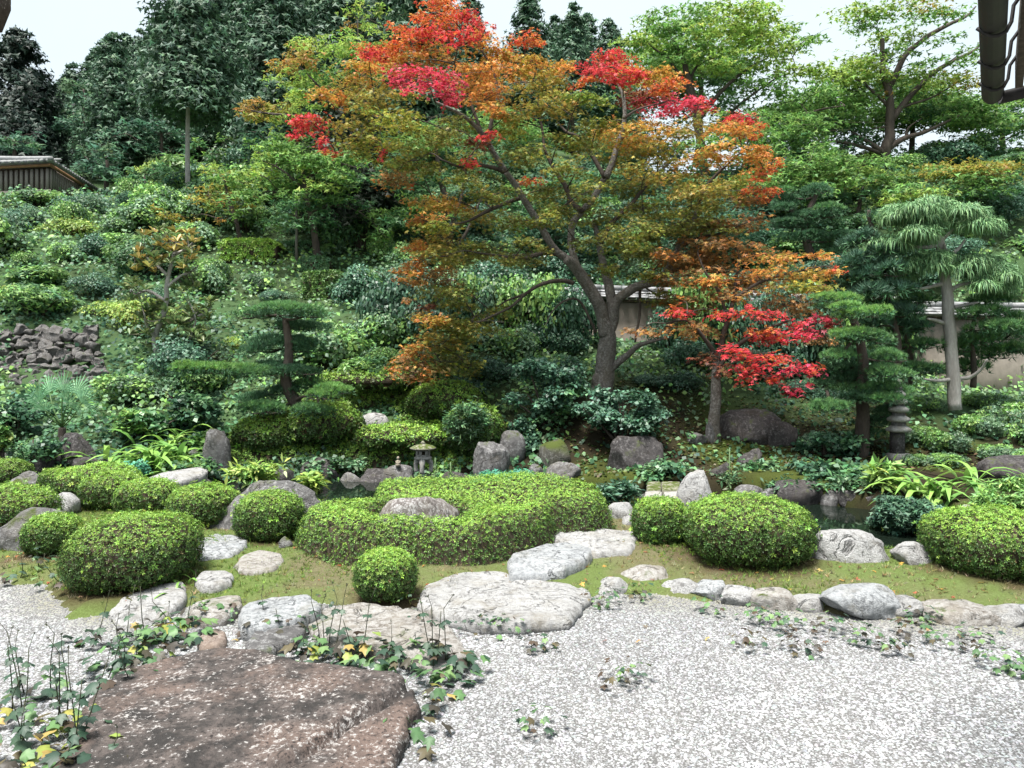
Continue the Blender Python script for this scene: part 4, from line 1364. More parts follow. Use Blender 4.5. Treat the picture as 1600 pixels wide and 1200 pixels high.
def spray_pts(c, rx, ry, rz, n, rng, nsub=5, droop=.35):
    """layered sprays of leaves: thin, slightly domed, drooping discs scattered inside an ellipsoid"""
    k = max(2, nsub)
    out, nor = [], []
    per = max(4, n // k)
    for _ in range(k):
        u = sphere_dirs(1, rng)[0] * rng.random() ** .4 * .72
        sc = np.array([rx, ry, rz]) * u + c
        r = rng.uniform(.34, .62)
        a = rng.uniform(0, 2 * np.pi, per)
        q = np.sqrt(rng.random(per))
        # ragged outline
        edge = 1 + .3 * np.sin(a * 3 + rng.uniform(0, 6)) + .2 * np.sin(a * 7 + rng.uniform(0, 6))
        x = np.cos(a) * q * r * rx * edge
        y = np.sin(a) * q * r * ry * edge
        tilt = rng.normal(0, .14, 2)
        z = -droop * q ** 2 * r * rx * .55 + tilt[0] * x + tilt[1] * y + rng.normal(0, .035, per)
        out.append(np.stack([x, y, z], -1) + sc)
        nor.append(unit(np.stack([x * .5 / rx, y * .5 / ry, np.full(per, .9)], -1)))
    return np.concatenate(out), np.concatenate(nor)

PAL = {
    'R': [(.56, .045, .065), (.64, .065, .085), (.50, .05, .06), (.60, .09, .085)],
    'C': [(.58, .04, .10), (.66, .07, .14), (.50, .04, .07), (.66, .12, .17)],
    'RO': [(.58, .11, .05), (.60, .16, .05), (.50, .07, .05), (.55, .20, .055)],
    'O': [(.60, .26, .065), (.54, .23, .06), (.54, .30, .075), (.48, .18, .06)],
    'OY': [(.48, .31, .06), (.42, .30, .06), (.52, .28, .07), (.34, .28, .06)],
    'YO': [(.36, .30, .06), (.30, .27, .06), (.42, .27, .07), (.22, .24, .06)],
    'Y': [(.34, .35, .06), (.28, .32, .06), (.38, .33, .06), (.21, .28, .06)],
    'OL': [(.20, .21, .055), (.17, .19, .05), (.25, .215, .06), (.15, .20, .055)],
    'BO': [(.30, .17, .075), (.25, .15, .07), (.36, .20, .075), (.21, .155, .065)],
    'G': [(.22, .30, .05), (.17, .26, .05), (.25, .30, .06), (.14, .22, .05)],
    'BR': [(.22, .07, .045), (.28, .08, .05), (.18, .085, .045)],
}

def foliage_pads(root, pads, Y, rng, leaf, shape, dens, thick=1.0, Yof=None, crown_keys=None, part_labels=None, skel=None, tgeo=None, ydepth=.9, back=0.35):
    geos = {}
    skel_box = [skel]
    if skel is not None:
        pads = sorted(pads, key=lambda q: np.linalg.norm((skel - at(q[0], q[1], Y + (q[5] if len(q) > 5 else 0))), axis=1).min())
    for q in pads:
        px, py, w, h, key = q[:5]
        dy = q[5] if len(q) > 5 else rng.uniform(-1.1, 1.1)
        for rep in range(2 if rng.random() < back else 1):
            Yp = Y + dy + (rng.uniform(.8, 2.2) if rep else 0)
            c = at(px + (rng.uniform(-18, 18) if rep else 0), py + (rng.uniform(-10, 10) if rep else 0), Yp)
            rx, rz = w * Yp / F, h * Yp / F
            n = int(dens * rx * (rx * .5 + rz) / (leaf ** 2))
            P, N = spray_pts(c, rx, rx * ydepth, rz * thick, n, rng, nsub=max(3, int(3 + rx * 4)))
            col = pick(PAL[key], len(P), rng)
            # neighbouring colours creep in
            mixk = {'R': 'RO', 'C': 'R', 'RO': 'O', 'O': 'YO', 'OY': 'O', 'YO': 'OL', 'Y': 'YO', 'OL': 'Y', 'BO': 'O', 'G': 'Y', 'BR': 'BO'}.get(key, key)
            m = rng.random(len(P)) < np.clip(.22 + .5 * fbm(P * 1.7, 5, 2), .03, .6)
            col[m] = pick(PAL[mixk], m.sum(), rng)
            gk = key if (crown_keys is not None and key not in crown_keys) else 'crown'
            gk = (gk, len([1 for z in geos if z[0] == gk])) if gk != 'crown' else (gk, 0)
            g = geos.setdefault(gk, Geo())
            leaves(g, P, N, leaf, 'star3' if rep else shape, col, rng, .42, .2)
            if skel is not None:
                skel = skel_box[0]
                d = np.linalg.norm((skel - c) * np.array([1, .6, 1.2]), axis=1) + np.maximum(skel[:, 2] - c[2], 0) * .8
                s = skel[d.argmin()]
                L = np.linalg.norm(c - s)
                mid = s * .45 + c * .55 + np.array([0, 0, .12 * L]) + rng.normal(0, .05 * L, 3)
                S = spline([s, mid, c], 7)
                tube(tgeo, S, np.linspace(min(.008 + .009 * L, .024), .005, 7), 4, cap=False)
                skel_box[0] = np.concatenate([skel, S[1:]])
                for _ in range(4):
                    e = c + rng.normal(0, 1, 3) * np.array([rx, rx * .8, rz * .4]) * .5
                    k = S[rng.integers(3, 7)]
                    tube(tgeo, spline([k, (k + e) / 2 + np.array([0, 0, .04]), e], 4), np.linspace(.007, .003, 4), 3, cap=False)
    for (gk, k), g in geos.items():
        if gk == 'crown':
            put(g, "crown", LEAF_THIN, root)
        else:
            put(g, "foliage", LEAF_THIN, root, label=(part_labels or {}).get(gk))

MY = 15.5
base = at(940, 615, MY)
M = thing("maple_tree", (base[0], base[1], hz(base[0], base[1])), "great spreading maple turning from olive to orange and red, lichened forked trunk", "maple tree")
rng = np.random.default_rng(42)
tg = Geo()
sk = []
sk.append(limb(tg, [(934, 640), (937, 612), (943, 570), (947, 540), (948, 518), (947, 500)], MY, .235, .13, sides=14, rough=.13, seed=1, n=26))
tr = put(tg, "trunk", BARK, M, shade=True)
# a knobbly burr at the foot
bs = []
for pix, r0, r1, dy, se in [
        ([(948, 525), (942, 490), (924, 455), (908, 430), (895, 412), (884, 403)], .14, .095, -.3, 2),
        ([(884, 405), (868, 392), (850, 362), (832, 335), (815, 308), (803, 285), (790, 268)], .085, .055, -.5, 3),
        ([(790, 268), (775, 246), (757, 215), (735, 192), (712, 176), (680, 160)], .07, .02, -.9, 4),
        ([(790, 270), (770, 262), (745, 258), (720, 262), (690, 250)], .05, .015, -1.2, 5),
        ([(762, 225), (770, 190), (778, 150), (770, 110), (745, 70), (720, 45)], .05, .012, .6, 6),
        ([(757, 218), (740, 170), (725, 130), (710, 100)], .04, .012, .2, 7),
        ([(900, 420), (893, 395), (891, 370), (897, 348), (910, 330), (925, 312), (936, 295), (945, 278)], .08, .058, .2, 8),
        ([(945, 280), (955, 255), (962, 232), (972, 205), (977, 180), (974, 150), (962, 125)], .075, .02, .3, 9),
        ([(975, 185), (995, 172), (1015, 165), (1040, 160)], .03, .01, .5, 10),
        ([(945, 280), (930, 250), (905, 215), (885, 205), (870, 190)], .05, .014, .9, 11),
        ([(910, 330), (895, 315), (880, 290), (862, 262), (850, 230), (845, 190), (840, 150)], .06, .014, 1.2, 12),
        ([(950, 525), (958, 480), (953, 442), (944, 415), (936, 380), (928, 345)], .12, .045, .5, 13),
        ([(936, 380), (955, 350), (985, 320), (1010, 290), (1040, 260), (1060, 240)], .06, .014, 1.0, 14),
        ([(950, 520), (963, 474), (985, 455), (1002, 446), (1022, 440), (1042, 424), (1052, 400), (1066, 378), (1080, 352), (1090, 325)], .11, .036, -.4, 15),
        ([(1090, 330), (1100, 300), (1120, 275), (1140, 255), (1160, 235)], .045, .012, -.5, 16),
        ([(1060, 385), (1090, 372), (1125, 365), (1160, 350)], .045, .012, -.9, 17),
        ([(1044, 424), (1075, 420), (1110, 425), (1150, 425)], .045, .012, -.9, 18),
        ([(898, 440), (882, 436), (862, 438), (842, 446), (822, 462), (800, 480), (770, 494), (745, 505)], .05, .014, -.8, 19),
        ([(830, 455), (812, 462), (795, 468), (778, 478)], .03, .01, -.4, 20),
        ([(884, 404), (862, 396), (840, 398), (815, 405), (780, 400), (745, 395)], .06, .015, -.7, 21),
        ([(815, 310), (790, 318), (760, 330), (730, 345), (700, 350)], .05, .012, -.9, 22),
        ([(947, 585), (962, 570), (980, 556), (995, 542), (1010, 536), (1040, 528)], .09, .02, -.5, 23),
        ([(1000, 447), (1001, 470), (999, 492), (996, 515), (993, 536)], .03, .022, -.1, 24),
        ([(1005, 446), (1020, 456), (1036, 464), (1050, 466)], .02, .008, -.3, 25),
        ([(930, 520), (905, 470), (880, 470), (860, 490), (852, 510)], .03, .008, -1.0, 26)]:
    g = Geo()
    S = limb(g, pix, MY, r0, r1, dy, 9 if r0 > .1 else 6, .16, se)
    put(g, "branch", BARK if r0 > .06 else BARK_DARK, M, shade=True)
    sk.append(S)
g = Geo()
for (px, py, w, h, sd_) in ((932, 590, .10, .22, 7),):
    Q, Fc = rock_geo(w * 1.9, w * 1.7, h * 1.3, sd_, 3, .3, 3)
    g = Geo()
    g.add(Q + at(px, py + 14, MY - .05), Fc)
    put(g, "burr", BARK, M, shade=True)
SK = np.concatenate(sk[2:])

pads = [(682, 20, 50, 24, 'RO'), (640, 60, 58, 26, 'RO'), (722, 48, 45, 28, 'R'), (602, 92, 45, 24, 'RO'), (690, 95, 78, 30, 'O'), (780, 70, 50, 28, 'O'), (822, 62, 38, 20, 'RO'),
        (660, 40, 40, 24, 'R'), (640, 100, 50, 26, 'O'), (750, 118, 70, 28, 'O'), (575, 82, 25, 16, 'R'), (720, 20, 30, 18, 'R'), (800, 100, 55, 26, 'OY'), (835, 95, 30, 20, 'OY'),
        (664, 128, 72, 20, 'C', -1.9), (702, 146, 34, 16, 'C', -1.9), (620, 124, 30, 10, 'C', -1.9), (765, 152, 52, 20, 'O'), (765, 170, 40, 14, 'O', -1.5),
        (560, 118, 50, 26, 'OY'), (530, 150, 42, 20, 'O'), (500, 150, 25, 14, 'OY'), (492, 192, 46, 22, 'R'), (462, 204, 24, 14, 'R'), (506, 222, 24, 16, 'R'), (525, 240, 14, 8, 'RO'),
        (585, 150, 70, 28, 'YO'), (548, 195, 60, 28, 'YO'), (640, 185, 70, 28, 'Y'), (590, 228, 60, 28, 'Y'), (560, 235, 40, 22, 'OL'), (700, 205, 62, 28, 'OL'), (615, 275, 50, 22, 'BO'),
        (600, 240, 14, 8, 'R'), (655, 250, 60, 28, 'OL'), (718, 250, 50, 28, 'OL'), (745, 222, 30, 20, 'BR'), (735, 250, 22, 12, 'R', -1.7), (762, 212, 26, 10, 'R', -1.6), (640, 290, 16, 8, 'RO'),
        (800, 200, 60, 28, 'Y'), (860, 165, 70, 28, 'YO'), (832, 130, 60, 24, 'YO'), (872, 108, 40, 18, 'OY'), (890, 110, 25, 14, 'O'), (880, 225, 60, 28, 'OL'), (900, 262, 55, 26, 'OL'), (820, 240, 50, 22, 'OL'),
        (835, 280, 25, 10, 'RO'), (905, 155, 50, 18, 'G'), (870, 150, 40, 16, 'Y'), (790, 180, 40, 18, 'YO'),
        (942, 104, 50, 24, 'R'), (950, 88, 26, 14, 'R'), (975, 118, 42, 20, 'R'), (912, 122, 32, 13, 'RO'), (1002, 112, 45, 20, 'O'), (1040, 130, 45, 20, 'RO'), (1020, 148, 60, 20, 'BR'), (1062, 162, 50, 17, 'C'), (1100, 165, 22, 12, 'R'),
        (1010, 155, 36, 13, 'C'), (1030, 118, 40, 16, 'OY'), (1145, 185, 22, 11, 'R'), (1165, 188, 20, 9, 'R'),
        (1000, 205, 70, 24, 'OY'), (1080, 192, 62, 22, 'YO'), (1150, 202, 45, 18, 'O'), (1185, 205, 20, 14, 'RO'), (960, 240, 60, 28, 'OL'), (1030, 238, 70, 26, 'YO'), (1110, 238, 70, 26, 'OY'), (1168, 243, 42, 22, 'O'),
        (1192, 268, 22, 20, 'RO'), (1050, 285, 70, 26, 'YO'), (1130, 288, 68, 24, 'Y'), (1180, 292, 30, 18, 'RO'), (980, 290, 60, 26, 'OL'), (1005, 330, 60, 26, 'OL'), (1080, 328, 60, 24, 'OL'), (1160, 318, 46, 20, 'BO'),
        (930, 340, 50, 24, 'OL'), (965, 378, 55, 24, 'OL'), (1010, 395, 50, 20, 'OL'), (890, 300, 45, 20, 'OL'), (870, 330, 40, 20, 'OL'),
        (690, 318, 55, 19, 'OY'), (742, 335, 60, 20, 'YO'), (800, 350, 60, 24, 'OL'), (655, 342, 28, 13, 'O'), (690, 372, 55, 23, 'YO'), (662, 392, 34, 24, 'O'), (720, 402, 60, 26, 'OL'), (636, 432, 28, 20, 'O'),
        (680, 428, 55, 20, 'BO'), (762, 388, 60, 28, 'OL'), (805, 400, 45, 20, 'OL'), (850, 300, 35, 18, 'OL'), (860, 345, 50, 20, 'OL', -1.2), (900, 375, 40, 16, 'OL', -1.0), (830, 380, 46, 18, 'OL', -1.3), (920, 300, 45, 20, 'OL', -1.2), (990, 355, 55, 22, 'OL', -1.2), (1040, 400, 45, 16, 'BO', -1.0), (1040, 365, 50, 20, 'OL', -.8), (770, 300, 50, 22, 'OL', -1.2), (730, 285, 45, 20, 'OL', -1.0), (1090, 300, 60, 24, 'YO', -1.2), (940, 200, 45, 20, 'OL', -.8), (1010, 270, 55, 22, 'YO', -1.2), (955, 420, 40, 14, 'OL', -.6), (1110, 355, 50, 18, 'OL', -.8),
        (720, 470, 50, 20, 'OL'), (702, 500, 55, 26, 'YO'), (658, 530, 38, 23, 'OY'), (720, 540, 60, 26, 'OL'), (640, 558, 34, 18, 'BO'), (690, 568, 45, 20, 'OL'), (770, 488, 38, 18, 'OL'), (618, 576, 24, 10, 'O'),
        (700, 455, 50, 20, 'OL', -.8), (675, 500, 46, 22, 'OY', -.9), (735, 505, 55, 24, 'OL', -.7), (690, 540, 55, 24, 'YO', -.8), (655, 552, 40, 18, 'O', -1.0), (730, 575, 45, 18, 'OL', -.6), (665, 575, 45, 14, 'BO', -.9), (640, 590, 30, 10, 'BO', -1.0), (700, 400, 50, 24, 'YO', -.9), (650, 415, 34, 18, 'O', -1.0), (675, 350, 45, 18, 'Y', -1.0),
        (1060, 400, 60, 20, 'BO', -.6), (1120, 398, 60, 20, 'BO', -.5), (1180, 395, 50, 18, 'BO', -.4), (1090, 440, 60, 20, 'BO', -.8), (1020, 430, 46, 16, 'OL', -.9), (1150, 435, 55, 18, 'BO', -.6), (1060, 350, 60, 20, 'OL', -.9), (1130, 355, 60, 20, 'BO', -.6), (1180, 345, 40, 16, 'BO', -.4), (1040, 465, 50, 16, 'OL', -.6), (1080, 480, 40, 12, 'BO', -.3),
        (665, 480, 20, 8, 'BR'), (640, 470, 14, 6, 'BO'), (660, 590, 40, 14, 'BO')]
tw = Geo()
foliage_pads(M, pads, MY, rng, .062, 'star', 3.6, Yof=None, crown_keys={'O', 'OY', 'YO', 'Y', 'OL', 'BO', 'G', 'BR', 'RO'},
             part_labels={'R': "scarlet leaf spray", 'C': "crimson leaf spray"}, skel=SK, tgeo=tw, back=.35)
put(tw, "twigs", BARK_DARK, M, kind="stuff")

# small red maple, standing before the black boulder
RY = 14.2
base = at(1116, 684, RY)
M2 = thing("maple_tree", (base[0], base[1], hz(base[0], base[1])), "smaller maple with low tiers of bright red leaves beside the black boulder", "maple tree")
tg = Geo()
s1 = limb(tg, [(1113, 692), (1116, 670), (1117, 640), (1118, 612), (1120, 585), (1122, 560)], RY, .115, .075, sides=10, rough=.2, seed=31)
put(tg, "trunk", BARK, M2, shade=True)
sk = [s1[-10:]]
for pix, r0, r1, dy, se in [([(1120, 590), (1135, 560), (1160, 535), (1195, 515), (1235, 500)], .06, .015, -.5, 32), ([(1121, 575), (1112, 545), (1095, 520), (1070, 500), (1040, 505)], .055, .013, -.4, 33),
                            ([(1122, 562), (1130, 520), (1140, 480), (1150, 440), (1155, 405)], .06, .014, .3, 34), ([(1142, 470), (1180, 445), (1220, 430), (1265, 420)], .035, .01, -.2, 35),
                            ([(1136, 500), (1120, 455), (1100, 420), (1090, 395)], .035, .01, .3, 36), ([(1150, 545), (1180, 555), (1215, 570), (1240, 590)], .035, .01, -.8, 37), ([(1165, 532), (1220, 520), (1265, 508), (1295, 500)], .03, .008, -.5, 38)]:
    g = Geo()
    S = limb(g, pix, RY, r0, r1, dy, 6, .15, se)
    put(g, "branch", BARK_DARK, M2, shade=True)
    sk.append(S)
SK2 = np.concatenate(sk)
pads2 = [(1092, 380, 60, 20, 'BO', .5), (1150, 385, 60, 20, 'BO', .3), (1210, 402, 60, 17, 'O', 0), (1280, 402, 38, 9, 'O', 0), (1100, 420, 62, 18, 'BO', .3), (1180, 430, 70, 18, 'O', 0), (1262, 425, 50, 13, 'OY', -.2), (1305, 420, 22, 9, 'RO', -.2),
         (1240, 446, 70, 13, 'Y', -.1), (1150, 460, 70, 16, 'BO', 0), (1220, 472, 60, 14, 'BO', 0), (1120, 440, 50, 14, 'O', -.2), (1050, 440, 40, 14, 'BO', .2), (1290, 455, 40, 12, 'BO', .2), (1060, 470, 40, 12, 'BO', .3),
         (1078, 488, 40, 11, 'R', -.5), (1130, 490, 40, 13, 'R', -.4), (1050, 482, 20, 6, 'RO', -.5), (1190, 492, 46, 16, 'R', -.5), (1240, 505, 30, 13, 'R', -.4), (1288, 498, 38, 13, 'C', -.5), (1300, 508, 24, 9, 'R', -.5), (1212, 525, 50, 14, 'R', -.6), (1258, 522, 40, 13, 'C', -.6), (1180, 515, 40, 12, 'RO', -.5),
         (1060, 512, 50, 13, 'BO', -.2), (1002, 516, 40, 10, 'BO', -.2), (1100, 520, 50, 14, 'BO', .2), (1250, 480, 50, 14, 'BO', .3), (1290, 530, 40, 14, 'BO', .3),
         (1150, 548, 50, 18, 'R', -.8), (1200, 560, 50, 20, 'R', -.8), (1250, 578, 38, 18, 'C', -.9), (1242, 606, 28, 15, 'C', -.9), (1262, 575, 26, 12, 'R', -.9), (1130, 580, 36, 16, 'BR', -.7), (1172, 590, 35, 14, 'R', -.8), (1110, 560, 30, 12, 'BR', -.4), (1210, 590, 34, 12, 'R', -.7), (1160, 570, 40, 14, 'R', -.9)]
tw = Geo()
foliage_pads(M2, pads2, RY, rng, .07, 'maple', 2.6, crown_keys={'O', 'OY', 'YO', 'Y', 'OL', 'BO', 'G', 'BR', 'RO'}, part_labels={'R': "scarlet leaf spray", 'C': "crimson leaf spray"}, skel=SK2, tgeo=tw, back=.15, thick=.8)
put(tw, "twigs", BARK_DARK, M2, kind="stuff")
# ------------------------------------------------------------------ conifers of the mountain
def conifer_proto(seed, H, Rr, low, cols, nb=30, spr=.42, gap=.0, name="cypress_tree", label=None, group=None, dens=1.0, droop=.35, trunk=None, tr=.017):
    rng = np.random.default_rng(seed)
    root = thing(name, (0, 0, 0), label or "dark conifer", "tree", group)
    g = Geo()
    S = spline([(0, 0, -.6), (rng.normal(0, .08), rng.normal(0, .08), H * .4), (rng.normal(0, .12), 0, H * .75), (0, 0, H * .985)], 12)
    tube(g, S, np.linspace(tr * H, .01, 12), 7)
    put(g, "trunk", trunk or BARK_DARK, root, shade=True)
    g = Geo()
    PP, NN = [], []
    for k in range(nb):
        t = (k + rng.random()) / nb
        z = H * (low + (1 - low) * t)
        r = Rr * (1 - t) ** .55 * rng.uniform(.75, 1.12) + .12
        if rng.random() < gap:
            continue
        for q in range(int(5 + 3 * (1 - t))):
            a = rng.uniform(0, 2 * np.pi)
            d = np.array([math.cos(a), math.sin(a), 0])
            L = r * rng.uniform(.7, 1.08)
            n = int((5 + 9 * L) * dens)
            u = rng.random(n) ** .55
            P = d[None] * (u * L)[:, None] + np.array([0, 0, z]) + np.array([0, 0, 1]) * (.12 * u - droop * u ** 2)[:, None] * L
            P = P + rng.normal(0, 1, (n, 3)) * np.array([.16, .16, .10]) * (L * .9 + .15)
            PP.append(P)
            NN.append(np.tile(d * .75 + np.array([0, 0, .7]), (n, 1)))
    P, N = np.concatenate(PP), np.concatenate(NN)
    col = pick(cols, len(P), rng) * (1 + .30 * fbm(P * .9, seed, 2))[:, None]
    leaves(g, P, N, spr, 'star3', col, rng, .55, .2)
    put(g, "crown", NEEDLE, root)
    return root

CYP = [(.06, .12, .072), (.078, .148, .085), (.05, .10, .064), (.095, .175, .095), (.07, .135, .082)]
FG = "dense cypress forest on the mountain"
FL = "dark blue green cypress in the dense forest covering the mountain"
protos = [conifer_proto(900 + k, 15, 3.7, .12, CYP, 36, .34, 0, "cypress_tree", FL, FG, 2.1) for k in range(4)]
rng = np.random.default_rng(5)
spots = []
for Y in np.arange(42, 92, 4.2):
    step = 3.6 + .02 * Y
    for x in np.arange(-62, 18, step):
        X_ = x + rng.uniform(-1.2, 1.2)
        Y_ = Y + rng.uniform(-1.4, 1.4)
        px = CX + F * X_ / Y_
        if not (-120 < px < 985):
            continue
        z = hz(X_, Y_)
        H = rng.uniform(.8, 1.12)
        # skyline of the photograph, as a height limit for the wood along each bearing
        sky = np.interp(px, [-200, 60, 95, 150, 200, 260, 360, 420, 640, 700, 800, 850, 905, 960, 985], [225, 215, 130, 95, 50, 15, -12, -60, -90, -25, 5, 20, 30, 60, 90])
        pt = HY - F * (z + 15 * H - CZ) / Y_
        if pt < sky - 8:
            H2 = (CZ + (HY - sky + rng.uniform(-10, 24)) * Y_ / F - z) / 15
            if H2 < .45:
                continue
            H = min(H, H2)
        if px > 690 and (Y_ < 60 or rng.random() < .35):
            continue
        spots.append((X_, Y_, z, H))
for k, (x, y, z, H) in enumerate(spots):
    if k < 4:
        r = protos[k]
        r.location = (x, y, z); r.scale = (H, H, H); r.rotation_euler = (0, 0, rng.uniform(0, 6))
    else:
        dup(protos[k % 4], (x, y, z), rng.uniform(0, 6.28), (H * rng.uniform(.9, 1.15), H * rng.uniform(.9, 1.15), H))

def stand(root, px, py, Y, rz=0, sc=1.0):
    q = at(px, py, Y)
    root.location = tuple(float(v) for v in (q[0], q[1], q[2]))
    root.rotation_euler = (0, 0, rz)
    root.scale = (sc, sc, sc)
    return root

stand(conifer_proto(950, 9.6, 3.6, .02, [(.026, .048, .036), (.034, .06, .044), (.02, .04, .03)], 34, .24, 0, "cedar_tree", "broad dark cone shaped conifer beside the tiled house", None, 3.4, .3), 30, 318, 42)
stand(conifer_proto(951, 11.2, 2.2, .45, CYP, 30, .20, 0, "cypress_tree", "cypress with a long bare pale trunk standing before the forest", None, 5, .5, BARK_PALE, .0105), 294, 350, 32)
stand(conifer_proto(952, 8.0, 1.9, .10, CYP, 26, .22, .1, "cypress_tree", "cypress against the sky, second from the right over the red maple", None, 2.2, .2), 895, 190, 52, 0, 1.0)
stand(conifer_proto(953, 7.4, 1.9, .08, CYP, 26, .22, .1, "cypress_tree", "cypress against the sky, nearest the green maple on the skyline", None, 2.2, .2), 952, 200, 52, 1)
stand(conifer_proto(954, 6.4, 1.9, .12, [(.034, .05, .034), (.044, .062, .042), (.028, .042, .03)], 22, .17, 0, "yew_tree", "dark round headed conifer with several stems above the hedges", None, 4, .1), 545, 400, 27)
# ------------------------------------------------------------------ broadleaf trees
GPAL = {
    'g1': [(.15, .29, .085), (.18, .33, .09), (.115, .23, .075), (.22, .36, .095)],
    'g2': [(.25, .38, .09), (.30, .42, .095), (.21, .34, .085), (.34, .43, .10)],
    'g3': [(.075, .175, .08), (.10, .21, .09), (.06, .145, .07), (.125, .24, .10)],
    'gy': [(.30, .28, .06), (.36, .27, .06), (.24, .25, .055), (.20, .25, .05)],
    'go': [(.38, .24, .07), (.42, .22, .07), (.30, .22, .06), (.26, .24, .06)],
    'gd': [(.042, .105, .06), (.056, .13, .072), (.034, .085, .05), (.072, .155, .085)],
    'gb': [(.075, .165, .105), (.10, .20, .13), (.06, .135, .088), (.125, .235, .155)],
    'gw': [(.12, .21, .11), (.155, .25, .135), (.10, .18, .10), (.075, .145, .08)],
}
GPAL['gt'] = [(.07, .27, .17), (.09, .32, .20), (.055, .22, .14), (.11, .34, .20)]
PAL.update(GPAL)

def crown_tree(name, base_px, base_py, Y, trunk_px, pads, label, leaf=.10, dens=2.0, shape='star3', seed=1, r0=.16, limbs=(), bark=None, cat="maple tree", group=None, thick=1.0, back=.4, ydepth=.9):
    rng = np.random.default_rng(seed)
    b = at(base_px, base_py, Y)
    root = thing(name, (b[0], b[1], min(b[2], hz(b[0], b[1]))), label, cat, group)
    g = Geo()
    S = [limb(g, trunk_px, Y, r0, r0 * .35, 0, 8, .18, seed)]
    put(g, "trunk", bark or BARK_DARK, root, shade=True)
    if limbs:
        g = Geo()
        for k, (pix, ra, dy) in enumerate(limbs):
            S.append(limb(g, pix, Y, ra, ra * .2, dy, 6, .15, seed + k))
        put(g, "limbs", bark or BARK_DARK, root, shade=True, kind="stuff")
    SKL = np.concatenate(S)
    tw = Geo()
    foliage_pads(root, pads, Y, rng, leaf * 1.3, shape, dens * .68, thick, crown_keys=set(PAL), skel=SKL, tgeo=tw, back=back, ydepth=ydepth)
    put(tw, "twigs", bark or BARK_DARK, root, kind="stuff")
    return root

def auto(cx, cy, rx, ry, n, w, h, keys, seed, dyr=1.5, shell=.35):
    r = np.random.default_rng(seed)
    out = []
    for k in range(n):
        a = r.uniform(0, 2 * np.pi)
        q = (shell + (1 - shell) * r.random()) if k > n // 4 else r.random() * .6
        y = cy + math.sin(a) * q * ry
        key = keys[min(int((y - (cy - ry)) / (2 * ry + 1e-6) * len(keys) + r.normal(0, .45)), len(keys) - 1)] if r.random() > .12 else keys[r.integers(0, len(keys))]
        s = r.uniform(.7, 1.3)
        out.append((cx + math.cos(a) * q * rx, y, w * s, h * s, key, r.uniform(-dyr, dyr)))
    return out

# left: green maples behind the red one
crown_tree("maple_tree", 565, 400, 27, [(565, 402), (560, 340), (545, 260), (535, 190), (530, 130)],
           [(470, 90, 45, 22, 'go'), (445, 105, 25, 14, 'go'), (500, 78, 50, 22, 'g2'), (545, 70, 45, 22, 'g2'), (590, 70, 35, 18, 'g2'), (470, 120, 55, 24, 'g2'), (530, 115, 60, 26, 'g1'), (580, 105, 45, 24, 'g1'), (480, 155, 50, 24, 'g2'), (545, 160, 55, 26, 'g1'), (460, 150, 26, 14, 'g2'),
            (395, 165, 34, 10, 'go'), (380, 172, 18, 7, 'go'), (420, 172, 30, 10, 'gy'), (400, 182, 26, 9, 'gy'), (440, 170, 28, 10, 'gy'), (490, 190, 45, 22, 'g1'), (550, 205, 50, 22, 'g1'), (450, 185, 24, 12, 'g2')],
           "green maple with an orange tipped top left of the great red one", .12, 4.2, seed=301, r0=.22,
           limbs=[([(545, 260), (510, 210), (470, 185), (420, 178), (385, 172)], .09, -.5), ([(535, 190), (500, 140), (470, 105)], .07, 0), ([(538, 200), (560, 140), (585, 90)], .07, 0)], back=.7)
crown_tree("maple_tree", 500, 405, 25, [(497, 408), (490, 350), (478, 300), (470, 250)],
           auto(465, 285, 100, 62, 34, 44, 20, ['g1', 'g2', 'g1', 'g3'], 12, 1.2) + [(420, 240, 40, 16, 'g2'), (460, 225, 50, 18, 'g1'), (520, 245, 50, 20, 'g1'), (545, 280, 45, 20, 'g3'), (590, 330, 40, 22, 'g1'), (600, 370, 34, 18, 'g1')],
           "fresh green maple standing under the scarlet left tip of the great one", .11, 4.2, seed=302, r0=.13,
           limbs=[([(478, 300), (440, 265), (410, 250)], .05, -.3), ([(475, 280), (520, 255), (560, 262)], .05, -.3), ([(485, 330), (530, 320), (560, 330)], .04, -.3)], back=.5)
crown_tree("maple_tree", 372, 390, 27, [(380, 392), (370, 350), (358, 310), (350, 280)],
           auto(355, 300, 52, 40, 18, 30, 14, ['g2', 'g1', 'gy', 'g1'], 13, .9) + [(348, 318, 16, 8, 'go'), (342, 345, 12, 7, 'go'), (300, 345, 24, 12, 'gy')],
           "slender green maple with small orange patches behind the clipped hedges", .11, 3, seed=303, r0=.09, back=.4)
crown_tree("maple_tree", 262, 375, 27, [(262, 378), (258, 350), (255, 330)], auto(256, 345, 32, 20, 9, 20, 10, ['gy', 'gy', 'g2'], 14, .6), "low yellow green maple below the bare trunked cypress", .10, 1.8, seed=304, r0=.06)
crown_tree("young_tree", 563, 60, 34, [(570, 160), (563, 90), (558, 30)], [(545, 22, 22, 12, 'g2'), (575, 30, 26, 13, 'g2'), (560, 12, 24, 10, 'g2'), (590, 18, 18, 9, 'g2'), (545, 40, 18, 8, 'go'), (585, 45, 20, 9, 'g2'), (600, 10, 20, 10, 'g2')], "pale green treetop showing just left of the red maple's top", .13, 1.6, seed=305, r0=.06, cat="tree")
